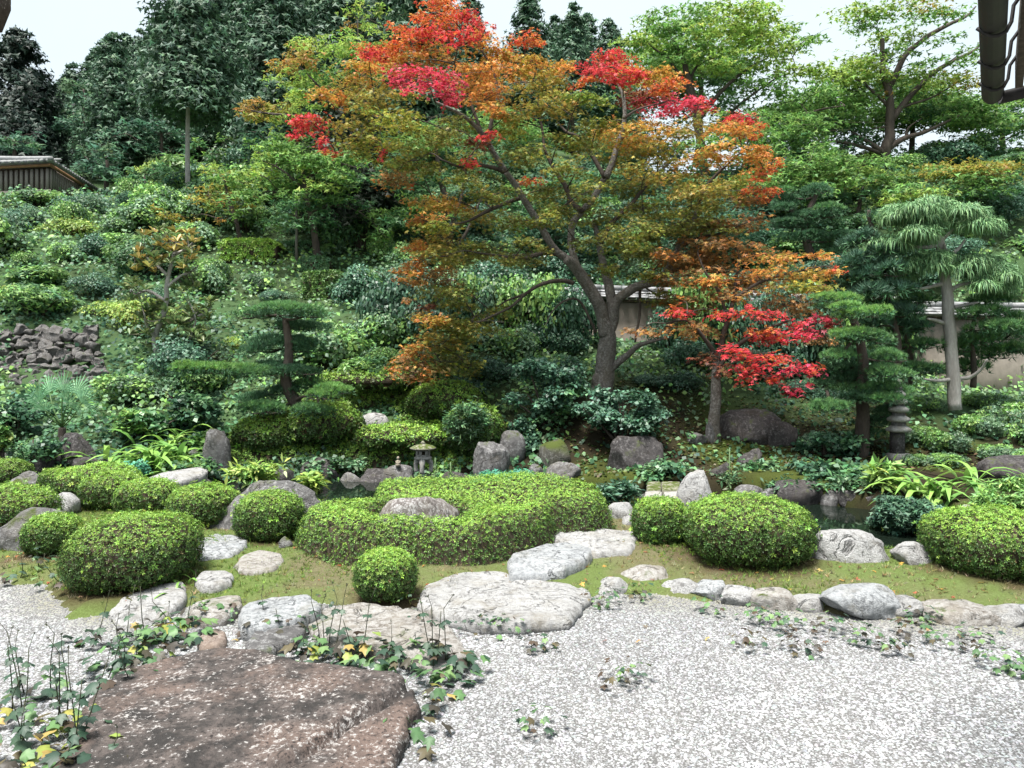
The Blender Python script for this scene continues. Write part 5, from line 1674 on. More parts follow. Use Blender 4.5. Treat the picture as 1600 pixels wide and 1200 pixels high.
# dark trunks behind the middle of the red maple
crown_tree("maple_tree", 700, 420, 26, [(703, 425), (702, 350), (690, 290), (680, 230)], auto(680, 250, 90, 60, 20, 44, 22, ['g1', 'g3', 'g3'], 15, 1.3) + auto(640, 350, 70, 50, 12, 40, 20, ['g1', 'g3'], 16, 1.2),
           "shaded green tree with dark stems seen through the red maple", .12, 3.6, seed=306, r0=.16,
           limbs=[([(702, 360), (720, 310), (730, 250)], .08, .2), ([(703, 400), (680, 340), (655, 290)], .08, .2), ([(704, 410), (735, 350), (760, 290)], .08, .3)], cat="tree")
crown_tree("broadleaf_tree", 900, 420, 25, [(895, 425), (890, 340), (885, 280)], auto(880, 330, 110, 75, 26, 48, 24, ['g1', 'g3', 'gb', 'gd'], 17, 1.2), "dense green tree filling the space behind the maple's fork", .13, 3.6, seed=307, r0=.12, cat="tree")
crown_tree("broadleaf_tree", 1110, 440, 24, [(1110, 445), (1105, 380), (1095, 320)], auto(1100, 350, 110, 75, 28, 46, 24, ['g3', 'gb', 'gd', 'gd'], 18, 1.2), "dark bluish green tree behind the right side of the red maple", .12, 4, seed=308, r0=.12, cat="tree")
# right: the big skyline maples
crown_tree("maple_tree", 1100, 300, 31, [(1105, 300), (1090, 190), (1078, 130), (1068, 95), (1050, 60)],
           [(1000, 60, 50, 26, 'g2'), (1040, 40, 50, 26, 'g1'), (1080, 25, 55, 24, 'g1'), (1020, 20, 40, 20, 'g1'), (990, 75, 30, 16, 'g1'), (1110, 50, 50, 26, 'g2'), (1150, 40, 50, 26, 'g2'), (1190, 35, 45, 24, 'g2'), (1140, 15, 45, 18, 'g2'), (1205, 60, 40, 22, 'g2'), (1180, 12, 40, 12, 'g2'),
            (1120, 90, 55, 26, 'g2'), (1180, 90, 55, 26, 'g2'), (1225, 80, 40, 24, 'g2'), (1095, 80, 40, 20, 'g1'), (1150, 130, 60, 26, 'g1'), (1210, 130, 55, 26, 'g1'), (1250, 110, 45, 22, 'g2'), (1120, 130, 40, 20, 'g3'), (1140, 165, 50, 22, 'g3'), (1230, 160, 60, 24, 'g1'), (1285, 140, 50, 22, 'g1'), (1280, 105, 40, 18, 'g2'),
            (1265, 60, 30, 10, 'g1'), (1240, 40, 24, 10, 'g1'), (1300, 165, 50, 20, 'g1'), (1310, 120, 40, 20, 'g2'), (1200, 185, 60, 22, 'g1'), (1260, 195, 60, 20, 'g1'), (1060, 70, 40, 22, 'g1'), (1040, 90, 36, 18, 'g1'), (1175, 60, 50, 24, 'g2')],
           "tall light green maple on the skyline right of the red one", .13, 5.2, seed=309, r0=.19,
           limbs=[([(1085, 160), (1050, 100), (1015, 70)], .09, 0), ([(1090, 190), (1130, 140), (1165, 110), (1200, 90)], .1, -.4), ([(1095, 220), (1160, 160), (1230, 110)], .08, -.5), ([(1098, 240), (1190, 210), (1270, 175), (1320, 165)], .09, -.8), ([(1078, 130), (1100, 80), (1120, 40)], .06, 0)], back=.45)
crown_tree("maple_tree", 1383, 252, 32, [(1384, 262), (1385, 235), (1390, 210), (1392, 185), (1388, 150), (1380, 110), (1378, 60)],
           [(1350, 15, 45, 12, 'g2'), (1400, 10, 50, 12, 'g2'), (1450, 8, 40, 10, 'gy'), (1370, 35, 45, 12, 'g1'), (1385, 58, 50, 14, 'g2'), (1345, 45, 34, 10, 'g1'), (1400, 85, 50, 16, 'g1'), (1440, 100, 40, 14, 'g1'), (1420, 60, 36, 12, 'g2'), (1350, 90, 50, 18, 'g2'), (1330, 115, 45, 18, 'g2'), (1300, 130, 40, 16, 'g1'),
            (1360, 115, 50, 18, 'g2'), (1430, 115, 55, 14, 'g2'), (1470, 125, 50, 13, 'g2'), (1510, 130, 40, 12, 'gy'), (1400, 140, 50, 14, 'g1'), (1470, 155, 60, 15, 'g1'), (1525, 165, 50, 15, 'g1'), (1345, 150, 50, 18, 'g1'), (1380, 150, 16, 8, 'go'), (1330, 185, 50, 18, 'g1'), (1300, 195, 50, 18, 'g3'), (1440, 175, 50, 12, 'g3'), (1500, 185, 50, 14, 'g1'),
            (1540, 185, 40, 14, 'g1'), (1300, 230, 50, 18, 'g3'), (1260, 235, 50, 18, 'g3'), (1330, 210, 40, 14, 'g3'), (1430, 30, 40, 8, 'g1'), (1490, 20, 40, 7, 'g1'), (1480, 60, 40, 8, 'g1'), (1520, 80, 40, 9, 'g1'), (1500, 100, 40, 9, 'g1')],
           "wide spreading maple standing on the crest at the right, trunk in view", .12, 5.2, seed=310, r0=.24,
           limbs=[([(1388, 232), (1410, 218), (1440, 208), (1468, 195), (1500, 180)], .13, -.4), ([(1384, 240), (1365, 228), (1350, 218), (1330, 205)], .12, -.3), ([(1392, 200), (1375, 200), (1360, 202)], .06, .2), ([(1415, 216), (1420, 200), (1440, 185)], .06, -.2), ([(1392, 180), (1420, 165), (1460, 150), (1510, 120)], .07, .3),
                  ([(1388, 140), (1420, 80), (1470, 45), (1510, 25), (1525, 10)], .13, 1.0), ([(1392, 190), (1440, 130), (1480, 100), (1520, 80), (1535, 65)], .13, 1.2), ([(1390, 170), (1350, 130), (1310, 120)], .07, 0), ([(1384, 240), (1330, 225), (1290, 222), (1240, 240)], .09, -.6)], back=.25)
crown_tree("maple_tree", 1240, 330, 27, [(1240, 335), (1235, 300), (1230, 270)], auto(1250, 285, 100, 60, 36, 40, 16, ['g1', 'g1', 'g3'], 19, 1.2), "low tiered green maple behind the cloud pruned pine's top", .105, 4.2, seed=311, r0=.09, back=.3)
crown_tree("maple_tree", 1530, 330, 26, [(1530, 335), (1520, 290), (1510, 265)], auto(1530, 275, 90, 34, 22, 42, 12, ['gy', 'gy', 'g1', 'g3'], 20, 1.0), "yellowing tiered maple on the right slope under the crest", .10, 4, seed=312, r0=.08, back=.3)
crown_tree("maple_tree", 1440, 330, 25.5, [(1440, 335), (1440, 305), (1438, 285)], auto(1440, 310, 70, 26, 16, 36, 11, ['g1', 'g2', 'g3'], 21, .8), "green tiered maple above the weeping cypress", .10, 4, seed=313, r0=.07, back=.3)
# wood behind the house
for k, (cx, cy, rx, ry, key, l, Y) in enumerate([
        (130, 150, 40, 26, ['gw', 'gb'], "pale olive rounded tree between the dark cone and the forest", 44), (175, 215, 60, 30, ['gb', 'gd'], "dark glossy broadleaf tree right behind the tiled house", 40), (165, 255, 45, 30, ['gw', 'gb', 'gd'], "greyish broadleaf tree touching the house roof", 36),
        (250, 215, 45, 40, ['gb', 'gd'], "dark broadleaf tree left of the bare pale trunk", 40), (225, 285, 50, 30, ['g3', 'gb'], "rounded green tree to the right of the house wall", 33), (330, 250, 34, 40, ['g1', 'g3'], "light green young tree right of the bare trunk", 38),
        (20, 225, 50, 18, ['gb', 'g3'], "bushy tree under the dark cone shaped conifer", 37), (270, 290, 40, 26, ['g3', 'gd'], "dark shrubby tree at the foot of the bare trunk", 34), (400, 240, 46, 40, ['gd', 'gb'], "blue green shaded tree at the forest edge", 36), (115, 185, 30, 20, ['gw', 'gb'], "small olive tree at the forest edge near the dark cone", 42)]):
    crown_tree("broadleaf_tree", cx, cy + ry + 30, Y, [(cx, cy + ry + 40), (cx + 3, cy + 10), (cx, cy - ry * .4)], auto(cx, cy, rx, ry, 16, rx * .42, ry * .34, key, 400 + k, 1.4, .4), l, .19, 1.9, seed=420 + k, r0=.12, cat="tree", thick=1.4, back=.5)

crown_tree("maple_tree", 1180, 330, 29, [(1180, 335), (1170, 290), (1165, 250)], auto(1190, 235, 120, 60, 34, 46, 18, ['g1', 'g1', 'g3'], 31, 1.2), "green maple filling the gap between the red maple and the skyline", .12, 3.6, seed=331, r0=.12, back=.3)
crown_tree("maple_tree", 1340, 330, 27.5, [(1340, 335), (1345, 310), (1350, 290)], auto(1360, 285, 110, 34, 26, 42, 13, ['g1', 'g2', 'g3'], 32, 1.0), "low green maple below the wide one on the crest", .105, 3.4, seed=332, r0=.09, back=.3)
crown_tree("maple_tree", 610, 400, 29, [(612, 404), (615, 330), (610, 260)], auto(600, 270, 70, 70, 26, 42, 18, ['g1', 'g1', 'g3'], 33, 1.0), "green maple behind the red one's left limbs", .12, 3.4, seed=333, r0=.12, back=.3)
crown_tree("broadleaf_tree", 430, 330, 31, [(432, 335), (428, 290), (425, 250)], auto(420, 270, 60, 44, 20, 34, 15, ['g1', 'g3'], 34, 1.0), "leafy green tree at the forest foot left of the red maple", .13, 3, seed=334, r0=.12, cat="tree")

for k, (cx, cy, rx, ry, n, keys, Y, l) in enumerate([
        (1090, 105, 115, 85, 46, ['g2', 'g1', 'g1', 'g3'], 35, "tall green maple further back on the skyline right of the red crown"), (1240, 180, 105, 48, 30, ['g1', 'g1', 'g3'], 35, "spreading green maple between the two skyline maples"),
        (1420, 170, 150, 62, 50, ['g2', 'g1', 'g1', 'g3'], 36, "green maple behind the wide one on the crest"), (1560, 190, 90, 50, 26, ['g1', 'g3'], 34, "green treetop below the eave at the right border")]):
    crown_tree("maple_tree", cx, cy + ry + 60, Y, [(cx, cy + ry + 70), (cx + 6, cy + ry * .4), (cx - 4, cy - ry * .3)], auto(cx, cy, rx, ry, n, 46, 17, keys, 500 + k, 1.6, .2), l, .14, 3.6, seed=340 + k, r0=.15, back=.3)

crown_tree("broadleaf_tree", 790, 400, 33, [(792, 405), (790, 330), (785, 250)], auto(790, 240, 110, 60, 30, 46, 20, ['g1', 'g3', 'gb'], 41, 1.2), "green tree glimpsed through the middle of the red maple's crown", .13, 3, seed=351, r0=.13, cat="tree", back=.3)
crown_tree("broadleaf_tree", 990, 400, 34, [(992, 405), (988, 330), (985, 260)], auto(980, 255, 110, 60, 30, 46, 20, ['g3', 'gb', 'gd'], 42, 1.2), "bluish green tree glimpsed through the right side of the red maple's crown", .13, 3, seed=352, r0=.13, cat="tree", back=.3)
# ------------------------------------------------------------------ pruned pines, weeping cypress, big leaved tree
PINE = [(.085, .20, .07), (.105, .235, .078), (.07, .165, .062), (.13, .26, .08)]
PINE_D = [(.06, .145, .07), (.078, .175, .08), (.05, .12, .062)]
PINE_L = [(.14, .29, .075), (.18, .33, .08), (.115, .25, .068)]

def pad_geo(g, c, rx, ry, rz, rng, cols, tuft=.075, dens=1.0):
    """one clipped pad: upright needle tufts over a low dome, darker needle tufts underneath"""
    n = int(dens * 2.1 * rx * ry / (tuft * .42) ** 2)
    a = rng.uniform(0, 2 * np.pi, n)
    q = np.sqrt(rng.random(n))
    ed = 1 + .16 * np.sin(a * 3 + rng.uniform(0, 6)) + .11 * np.sin(a * 8 + rng.uniform(0, 6))
    x, y = np.cos(a) * q * rx * ed, np.sin(a) * q * ry * ed
    z = rz * (np.sqrt(np.maximum(1 - q ** 2, 0)) - .25) + .055 * fbm(np.stack([x * 4, y * 4, 0 * x], -1) + c, 3, 3) + rng.normal(0, .012, n)
    P = np.stack([x, y, z], -1) + c
    N = unit(np.stack([x / rx * .75 * q, y / ry * .75 * q, np.full(n, .75)], -1))
    leaves(g, P, N, tuft, 'tuft', pick(cols, n, rng), rng, .22, .16)
    k = rng.random(n) < .4
    leaves(g, P[k] - np.array([0, 0, .5 * rz + .02]) * rng.random((k.sum(), 1)) * 1.2, N[k] * np.array([1.6, 1.6, -.15]), tuft * 1.05, 'tuft5', pick(PINE_D, k.sum(), rng), rng, .6, .2)  # darker tufts set below the dome of the pad

def pad_pine(name, base, Y, trunk_px, pads, label, cols=PINE, r0=.12, seed=1, tuft=.075, cat="pine tree", dens=1.0, ydep=.85, bark=None, group=None, dd=.5):
    rng = np.random.default_rng(seed)
    b = at(base[0], base[1], Y)
    root = thing(name, (b[0], b[1], min(b[2], hz(b[0], b[1]))), label, cat, group)
    g = Geo()
    S = limb(g, trunk_px, Y, r0, r0 * .4, 0, 9, .22, seed, 24)
    put(g, "trunk", bark or BARK_DARK, root, shade=True)
    sk = S
    tw = Geo()
    for q in pads:
        px, py, w, h = q[:4]
        dy = q[4] if len(q) > 4 else rng.uniform(-dd, dd)
        cc = q[5] if len(q) > 5 else cols
        c = at(px, py, Y + dy)
        rx, rz = w * (Y + dy) / F, h * .95 * (Y + dy) / F
        g = Geo()
        for q3 in range(3):
            oc = np.array([rng.uniform(-.5, .5) * rx, rng.uniform(-.5, .5) * rx * ydep, rng.uniform(-.45, .3) * rz])
            k3 = rng.uniform(.52, .78)
            pad_geo(g, c + oc, rx * k3, rx * ydep * k3, rz * rng.uniform(.75, 1.05), rng, cc, tuft * .95, dens * .9)
        put(g, "foliage", NEEDLE, root)
        d = np.linalg.norm((sk - c) * np.array([1, .7, 1.6]), axis=1)
        s = sk[d.argmin()]
        e = c - np.array([0, 0, rz * .35])
        L = np.linalg.norm(e - s)
        P = spline([s, s * .5 + e * .5 + rng.normal(0, .06 * L, 3), e], 8)
        tube(tw, P, np.linspace(min(.018 + .02 * L, r0 * .5), .012, 8), 6, cap=False)
        sk = np.concatenate([sk, P[2:]])
        for _ in range(int(5 + rx * 8)):
            a = rng.uniform(0, 6.28)
            f = e + np.array([math.cos(a) * rx * .75, math.sin(a) * rx * .75 * ydep, rz * .1])
            tube(tw, spline([e * .9 + s * .1, e * .5 + f * .5 - np.array([0, 0, .03]), f], 4), np.linspace(.012, .004, 4), 3, cap=False)
    put(tw, "limbs", bark or BARK_DARK, root, kind="stuff")
    return root

pad_pine("pine_tree", (478, 662), 14.3, [(482, 668), (470, 640), (455, 615), (448, 590), (452, 560), (450, 530), (446, 500)],
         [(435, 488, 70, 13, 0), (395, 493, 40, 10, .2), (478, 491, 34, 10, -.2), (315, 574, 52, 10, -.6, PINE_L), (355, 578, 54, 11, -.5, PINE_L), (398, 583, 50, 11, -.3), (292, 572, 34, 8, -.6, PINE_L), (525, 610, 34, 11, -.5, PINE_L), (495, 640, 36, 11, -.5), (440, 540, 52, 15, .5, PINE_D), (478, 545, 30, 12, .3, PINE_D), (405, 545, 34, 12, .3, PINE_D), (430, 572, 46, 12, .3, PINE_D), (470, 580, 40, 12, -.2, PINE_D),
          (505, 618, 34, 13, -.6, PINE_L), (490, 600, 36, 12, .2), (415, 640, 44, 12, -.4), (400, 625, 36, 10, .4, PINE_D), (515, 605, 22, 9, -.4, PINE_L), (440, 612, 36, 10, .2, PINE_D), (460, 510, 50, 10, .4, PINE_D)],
         "pruned pine on the left bank with one long flat branch reaching left", r0=.13, seed=601)
pad_pine("pine_tree", (1345, 712), 13.55, [(1340, 716), (1346, 690), (1350, 655), (1345, 620), (1350, 580), (1345, 540), (1335, 500), (1330, 475)],
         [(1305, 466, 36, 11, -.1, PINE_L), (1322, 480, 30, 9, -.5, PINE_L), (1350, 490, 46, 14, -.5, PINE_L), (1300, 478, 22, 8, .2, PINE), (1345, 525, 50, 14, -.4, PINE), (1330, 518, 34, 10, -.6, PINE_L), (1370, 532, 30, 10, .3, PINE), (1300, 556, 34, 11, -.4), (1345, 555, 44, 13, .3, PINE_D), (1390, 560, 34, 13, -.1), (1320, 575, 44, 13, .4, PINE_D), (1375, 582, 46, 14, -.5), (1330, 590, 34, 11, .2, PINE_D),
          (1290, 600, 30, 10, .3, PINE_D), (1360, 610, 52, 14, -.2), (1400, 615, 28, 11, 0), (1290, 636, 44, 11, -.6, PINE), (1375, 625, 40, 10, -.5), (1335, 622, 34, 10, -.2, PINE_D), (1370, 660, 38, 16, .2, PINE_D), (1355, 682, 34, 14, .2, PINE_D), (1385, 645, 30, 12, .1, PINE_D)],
         "cloud pruned pine with bright flat pads right of the red maple", r0=.13, seed=602, dens=1.1)
pad_pine("pine_tree", (1265, 400), 21.5, [(1268, 402), (1262, 385), (1258, 360), (1262, 335), (1272, 310), (1278, 295)],
         [(1280, 296, 32, 15, 0, PINE_D), (1226, 300, 22, 9, 0), (1228, 315, 26, 9, .2, PINE_D), (1225, 326, 22, 8, 0, PINE_D), (1275, 336, 48, 14, -.2, PINE_D), (1290, 328, 30, 9, -.4), (1240, 352, 34, 9, 0, PINE_D), (1265, 374, 30, 12, -.1, PINE_D), (1318, 372, 30, 10, -.2, PINE_D), (1300, 382, 34, 10, 0), (1215, 350, 20, 8, .3, PINE_D), (1310, 392, 26, 9, -.4, PINE_D), (1230, 372, 24, 10, 0, PINE_D)],
         "dark cloud pruned conifer rising above the wall, seen over the red maple's right side", r0=.13, seed=603, tuft=.11, dens=1.1)
pad_pine("pine_tree", (1480, 420), 15, [(1400, 590), (1400, 560), (1395, 500), (1385, 430), (1370, 380), (1360, 345), (1358, 330)],
         [(1358, 345, 12, 18, 0, PINE_D), (1350, 372, 24, 12, 0), (1375, 392, 26, 14, -.2), (1345, 410, 34, 16, 0), (1385, 425, 40, 18, -.3), (1340, 440, 36, 16, .2), (1380, 460, 46, 18, -.3), (1350, 475, 36, 14, .2), (1400, 490, 34, 14, -.1), (1410, 450, 26, 14, .2), (1365, 505, 30, 12, 0), (1330, 425, 24, 12, .4), (1420, 510, 30, 12, .2), (1330, 382, 18, 10, .2)],
         "bushy blue green pine left of the weeping cypress", cols=[(.05, .115, .075), (.065, .14, .09), (.04, .095, .06), (.08, .16, .10)], r0=.07, seed=604, tuft=.15, dens=1.3, ydep=1.0, dd=.3)
# low spreading needle shrubs and young conifers by the right hand wall
for k, (bx, by, Y, pads, l) in enumerate([
        (1420, 600, 15.6, [(1415, 480, 44, 12), (1440, 468, 34, 10), (1400, 500, 34, 10), (1425, 515, 34, 11), (1400, 545, 36, 12), (1440, 540, 30, 10), (1415, 575, 40, 12), (1450, 580, 30, 10)], "young pine with layered soft branches against the pale wall, left of the weeping cypress trunk"),
        (1520, 600, 15.2, [(1540, 470, 40, 12), (1530, 490, 40, 11), (1560, 455, 30, 10), (1545, 510, 44, 14), (1525, 530, 40, 12), (1570, 525, 38, 14), (1500, 545, 32, 11), (1545, 555, 46, 14), (1590, 500, 30, 12), (1590, 545, 34, 13), (1510, 575, 34, 12)], "pine with soft layered branches right of the weeping cypress trunk")]):
    pad_pine("pine_tree", (bx, by), Y, [(bx, by + 4), (bx + 2, by - 40), (bx - 3, by - 80), (bx + 6, by - 115)], pads, l, cols=PINE, r0=.06, seed=620 + k, tuft=.12, dens=1.0, dd=.5)

# weeping thread cypress
rng = np.random.default_rng(66)
WY = 15.0
b = at(1490, 632, WY)
W = thing("weeping_cypress", (b[0], b[1], hz(b[0], b[1])), "weeping thread leaved cypress with a bare pale grey trunk and hanging foliage pads", "cypress tree")
g = Geo()
S = limb(g, [(1493, 640), (1491, 600), (1488, 560), (1484, 520), (1481, 480), (1478, 440), (1474, 410), (1469, 385), (1466, 368)], WY, .128, .08, 0, 12, .12, 3, 30, .12)
put(g, "trunk", BARK_PALE, W, shade=True)
for pix, dy in [([(1470, 384), (1450, 387), (1430, 386), (1412, 382)], -.2), ([(1470, 378), (1480, 368), (1490, 358)], 0), ([(1482, 408), (1486, 396), (1498, 386), (1508, 374)], -.1), ([(1484, 406), (1478, 392), (1476, 380)], -.2), ([(1485, 455), (1500, 446), (1515, 443), (1522, 442)], -.3),
                ([(1476, 442), (1460, 446), (1444, 450), (1430, 450)], -.2), ([(1491, 480), (1510, 475), (1528, 472)], -.3), ([(1478, 505), (1462, 500), (1450, 498)], -.3), ([(1496, 592), (1515, 590), (1532, 578), (1542, 562)], -.4), ([(1486, 592), (1465, 594), (1445, 592)], -.2)]:
    g = Geo()
    limb(g, pix, WY, .045, .018, dy, 6, .15, int(pix[1][0]))
    put(g, "branch", BARK_PALE, W, shade=True)
for (px, py, w, h, dy) in [(1420, 335, 44, 20, -.2), (1455, 328, 40, 22, .2), (1440, 325, 34, 16, -.4), (1400, 345, 26, 18, .1), (1520, 345, 48, 22, -.2), (1495, 340, 30, 18, .3), (1540, 350, 22, 16, 0), (1395, 376, 36, 18, 0), (1440, 365, 34, 20, -.5), (1375, 385, 22, 12, .1),
                           (1430, 412, 38, 18, 0), (1460, 410, 30, 18, -.4), (1400, 425, 28, 16, .2), (1515, 415, 34, 18, -.1), (1555, 420, 34, 18, 0), (1535, 412, 34, 16, .3), (1570, 440, 32, 18, -.2), (1545, 438, 34, 14, -.3)]:
  for rep in range(5):
      c = at(px + rng.uniform(-.5, .5) * w, py + rng.uniform(-.6, .6) * h, WY + dy + rng.uniform(-.3, .3))
      rx, rz = w * .5 * WY / F, h * .7 * WY / F
      n = int(1250 * rx + 90)
      a = rng.uniform(0, 2 * np.pi, n); q = np.sqrt(rng.random(n))
      x, y = np.cos(a) * q * rx, np.sin(a) * q * rx * .8
      z0 = rz * np.sqrt(np.maximum(1 - q ** 2, 0)) * rng.uniform(.5, 1, n)
      L = rng.uniform(.04, .23, n) ** 1.0 * (.5 + .6 * q)
      d = np.stack([np.cos(a) * q, np.sin(a) * q, 0 * a], -1)
      P0 = np.stack([x, y, z0], -1) + c
      P1 = P0 + d * .10 + np.array([0, 0, -.35]) * L[:, None] + rng.normal(0, .035, (n, 3))
      P2 = P1 + d * .03 + np.array([0, 0, -.75]) * L[:, None] + rng.normal(0, .02, (n, 3))
      t = unit(np.stack([-np.sin(a), np.cos(a), 0 * a], -1) + rng.normal(0, .5, (n, 3))) * .0065
      V = np.stack([P0 - t, P0 + t, P1 + t * 1.2, P1 - t * 1.2, P2], 1)
      i0 = np.arange(n) * 5
      col = pick([(.13, .26, .11), (.165, .31, .13), (.09, .20, .09), (.22, .36, .155)], n, rng) * rng.uniform(.6, 1.25, (n, 1))
      g = Geo()
      g.add(V.reshape(-1, 3), [np.stack([i0, i0 + 1, i0 + 2, i0 + 3], -1), np.stack([i0 + 3, i0 + 2, i0 + 4], -1)], np.repeat(col, 5, 0))
      put(g, "foliage", NEEDLE, W)

# large leaved tree on the left slope: upright olive leaves in whorls on pale crooked stems
rng = np.random.default_rng(71)
BY = 18.0
b = at(255, 585, BY)
Bt = thing("broadleaf_tree", (b[0], b[1], hz(b[0], b[1])), "sparse tree with large upright olive leaves and crooked pale stems on the left slope", "tree")
g = Geo()
S = limb(g, [(258, 600), (252, 570), (245, 545), (243, 525), (252, 500), (260, 470), (262, 440), (268, 410), (275, 380)], BY, .085, .03, 0, 8, .2, 5)
put(g, "trunk", BARK_PALE, Bt, shade=True)
g = Geo()
sk = [S]
for pix in ([(256, 570), (275, 555), (295, 530), (305, 500), (300, 480)], [(262, 450), (280, 435), (300, 425), (310, 415)], [(258, 470), (235, 455), (215, 460), (205, 455)], [(264, 430), (240, 410), (222, 400), (210, 400)], [(270, 400), (290, 390), (300, 380)], [(246, 530), (230, 510), (225, 490)], [(300, 500), (320, 490), (332, 480)]):
    sk.append(limb(g, pix, BY, .045, .012, rng.uniform(-.6, .4), 6, .15, int(pix[1][0])))
put(g, "limbs", BARK_PALE, Bt, shade=True, kind="stuff")
SKL = np.concatenate(sk)
TM['loq'] = (np.array([(0, 0, 0), (.4, .15, .05), (.78, .17, .03), (1, 0, -.08), (.78, -.17, .03), (.4, -.15, .05)]), [np.array([[0, 1, 2, 3], [0, 3, 4, 5]])])
tw = Geo(); lf = Geo()
for (cx, cy, rx, ry, n) in ((255, 375, 34, 22, 20), (225, 405, 34, 26, 18), (290, 385, 26, 26, 14), (255, 410, 50, 26, 18), (210, 455, 22, 22, 12), (300, 445, 34, 22, 16), (280, 495, 60, 26, 34), (300, 520, 44, 26, 24), (240, 520, 40, 30, 16), (325, 480, 16, 18, 8), (275, 550, 40, 24, 16), (225, 480, 24, 20, 8)):
    for _ in range(n):
        u = sphere_dirs(1, rng)[0] * rng.random() ** .5
        c = at(cx + u[0] * rx, cy + u[1] * ry, BY + u[2] * .7)
        s = SKL[np.linalg.norm(SKL - c, axis=1).argmin()]
        if rng.random() < .6:
            tube(tw, spline([s, (s + c) / 2 + np.array([0, 0, -.05]), c], 4), np.linspace(.014, .007, 4), 3, cap=False)
        m = 9
        a = rng.uniform(0, 6.28, m)
        up = np.stack([np.cos(a) * .75, np.sin(a) * .75, rng.uniform(.35, 1.1, m)], -1)
        nn = np.stack([-np.cos(a) * .6, -np.sin(a) * .6, np.full(m, .8)], -1)
        young = cy < 420 and rng.random() < .6
        col = pick([(.28, .21, .06), (.33, .24, .07), (.24, .23, .07), (.36, .28, .09)] if young else [(.13, .19, .075), (.17, .22, .085), (.10, .16, .065), (.20, .24, .10)], m, rng)
        leaves(lf, np.tile(c, (m, 1)), nn, .20, 'loq', col, rng, .25, .2, updir=up)
put(tw, "twigs", BARK_OLD, Bt, kind="stuff")
put(lf, "crown", LEAF_GLOSS, Bt)
# ------------------------------------------------------------------ shrubs, hedges, undergrowth
def shrub_proto(seed, name, label, group, keys, leaf=.14, n=1500, shape='kite', rx=1.0, rz=.75, lobes=13, mat_=None, cat="shrub", jit=.55):
    rng = np.random.default_rng(seed)
    root = thing(name, (0, 0, 0), label, cat, group)
    g = Geo()
    for k in range(lobes):
        u = sphere_dirs(1, rng)[0]
        u[2] = abs(u[2]) * .9
        c = u * np.array([rx, rx, rz]) * rng.uniform(.45, .75) + np.array([0, 0, rz * .35])
        r = rng.uniform(.32, .5) * rx
        m = n // lobes
        D = sphere_dirs(m, rng)
        D[:, 2] = np.abs(D[:, 2]) * np.where(rng.random(m) < .75, 1, -1)
        P = c + D * r * rng.uniform(.6, 1.05, m)[:, None] * np.array([1, 1, .8])
        key = keys[rng.integers(0, len(keys))]
        leaves(g, P, D + np.array([0, 0, .5]), leaf, shape, pick(PAL[key], m, rng) * rng.uniform(.8, 1.2), rng, jit, .2)
    put(g, "foliage", mat_ or LEAF, root)
    g = Geo()
    for k in range(7):
        a = rng.uniform(0, 6.28)
        e = np.array([math.cos(a) * rx * .6, math.sin(a) * rx * .6, rz * rng.uniform(.6, 1.1)])
        tube(g, spline([(rng.normal(0, .06), rng.normal(0, .06), -.25), e * np.array([.4, .4, .5]), e], 5), np.linspace(.035, .01, 5), 4, cap=False)
    put(g, "stems", TWIG, root)
    return root

GS = "wild shrubs over the left slope"
GW = "shrubs on the slope behind the wall"
GR = "leafy shrubs on the right bank"
PR = {
    'fern': shrub_proto(701, "fern_bush", "mid green feathery shrub among the growth on the left slope", GS, ['g3', 'g1'], .085, 3800, 'star3'),
    'leafy': shrub_proto(702, "leafy_bush", "fresh green leafy shrub among the growth on the left slope", GS, ['g1', 'g1', 'gw'], .095, 3400, 'wide'),
    'dark': shrub_proto(703, "shrub", "dark glossy evergreen shrub on the slope", GS, ['gd', 'gb'], .085, 3600, 'wide', mat_=LEAF_GLOSS),
    'blue': shrub_proto(704, "shrub", "bluish green shrub with small leaves on the slope", GS, ['gb', 'gw'], .085, 4000, 'kite'),
    'yel': shrub_proto(705, "low_bush", "yellow green low shrub on the slope", GS, ['g2', 'gy', 'g1'], .085, 3600, 'kite', rz=.5),
    'pale': shrub_proto(706, "shrub", "pale green rhododendron like shrub with whorled leaves", GR, ['gw', 'g1'], .09, 1900, 'rosette4', mat_=LEAF_GLOSS),
    'grass': shrub_proto(707, "shrub", "arching narrow leaved bush on the slope", GS, ['g3', 'g1'], .24, 2600, 'narrow', rz=.6),
}
_used = {k: False for k in PR}
LBL = {k: (v['label'], v['group']) for k, v in PR.items()}
def shrub(kind, x, y, sc, label=None, group=None, rz=None, zs=1.0, sink=.12):
    z = hz(x, y) - sink * sc
    label, group = label or LBL[kind][0], group or LBL[kind][1]
    s = (sc, sc, sc * zs)
    r = RNG.uniform(0, 6.28) if rz is None else rz
    if not _used[kind]:
        _used[kind] = True
        o = PR[kind]
        o.location = (x, y, z); o.rotation_euler = (0, 0, r); o.scale = s
        if label: o['label'] = label
        if group: o['group'] = group
        return o
    return dup(PR[kind], (x, y, z), r, s, label, group)

def shrub_px(kind, px, py, Y, wpx, label=None, group=None, zs=1.0):
    """a shrub whose middle shows at (px, py)"""
    q = at(px, py, Y)
    return shrub(kind, q[0], Y, wpx * Y / F / 1.15, label, group, None, zs)

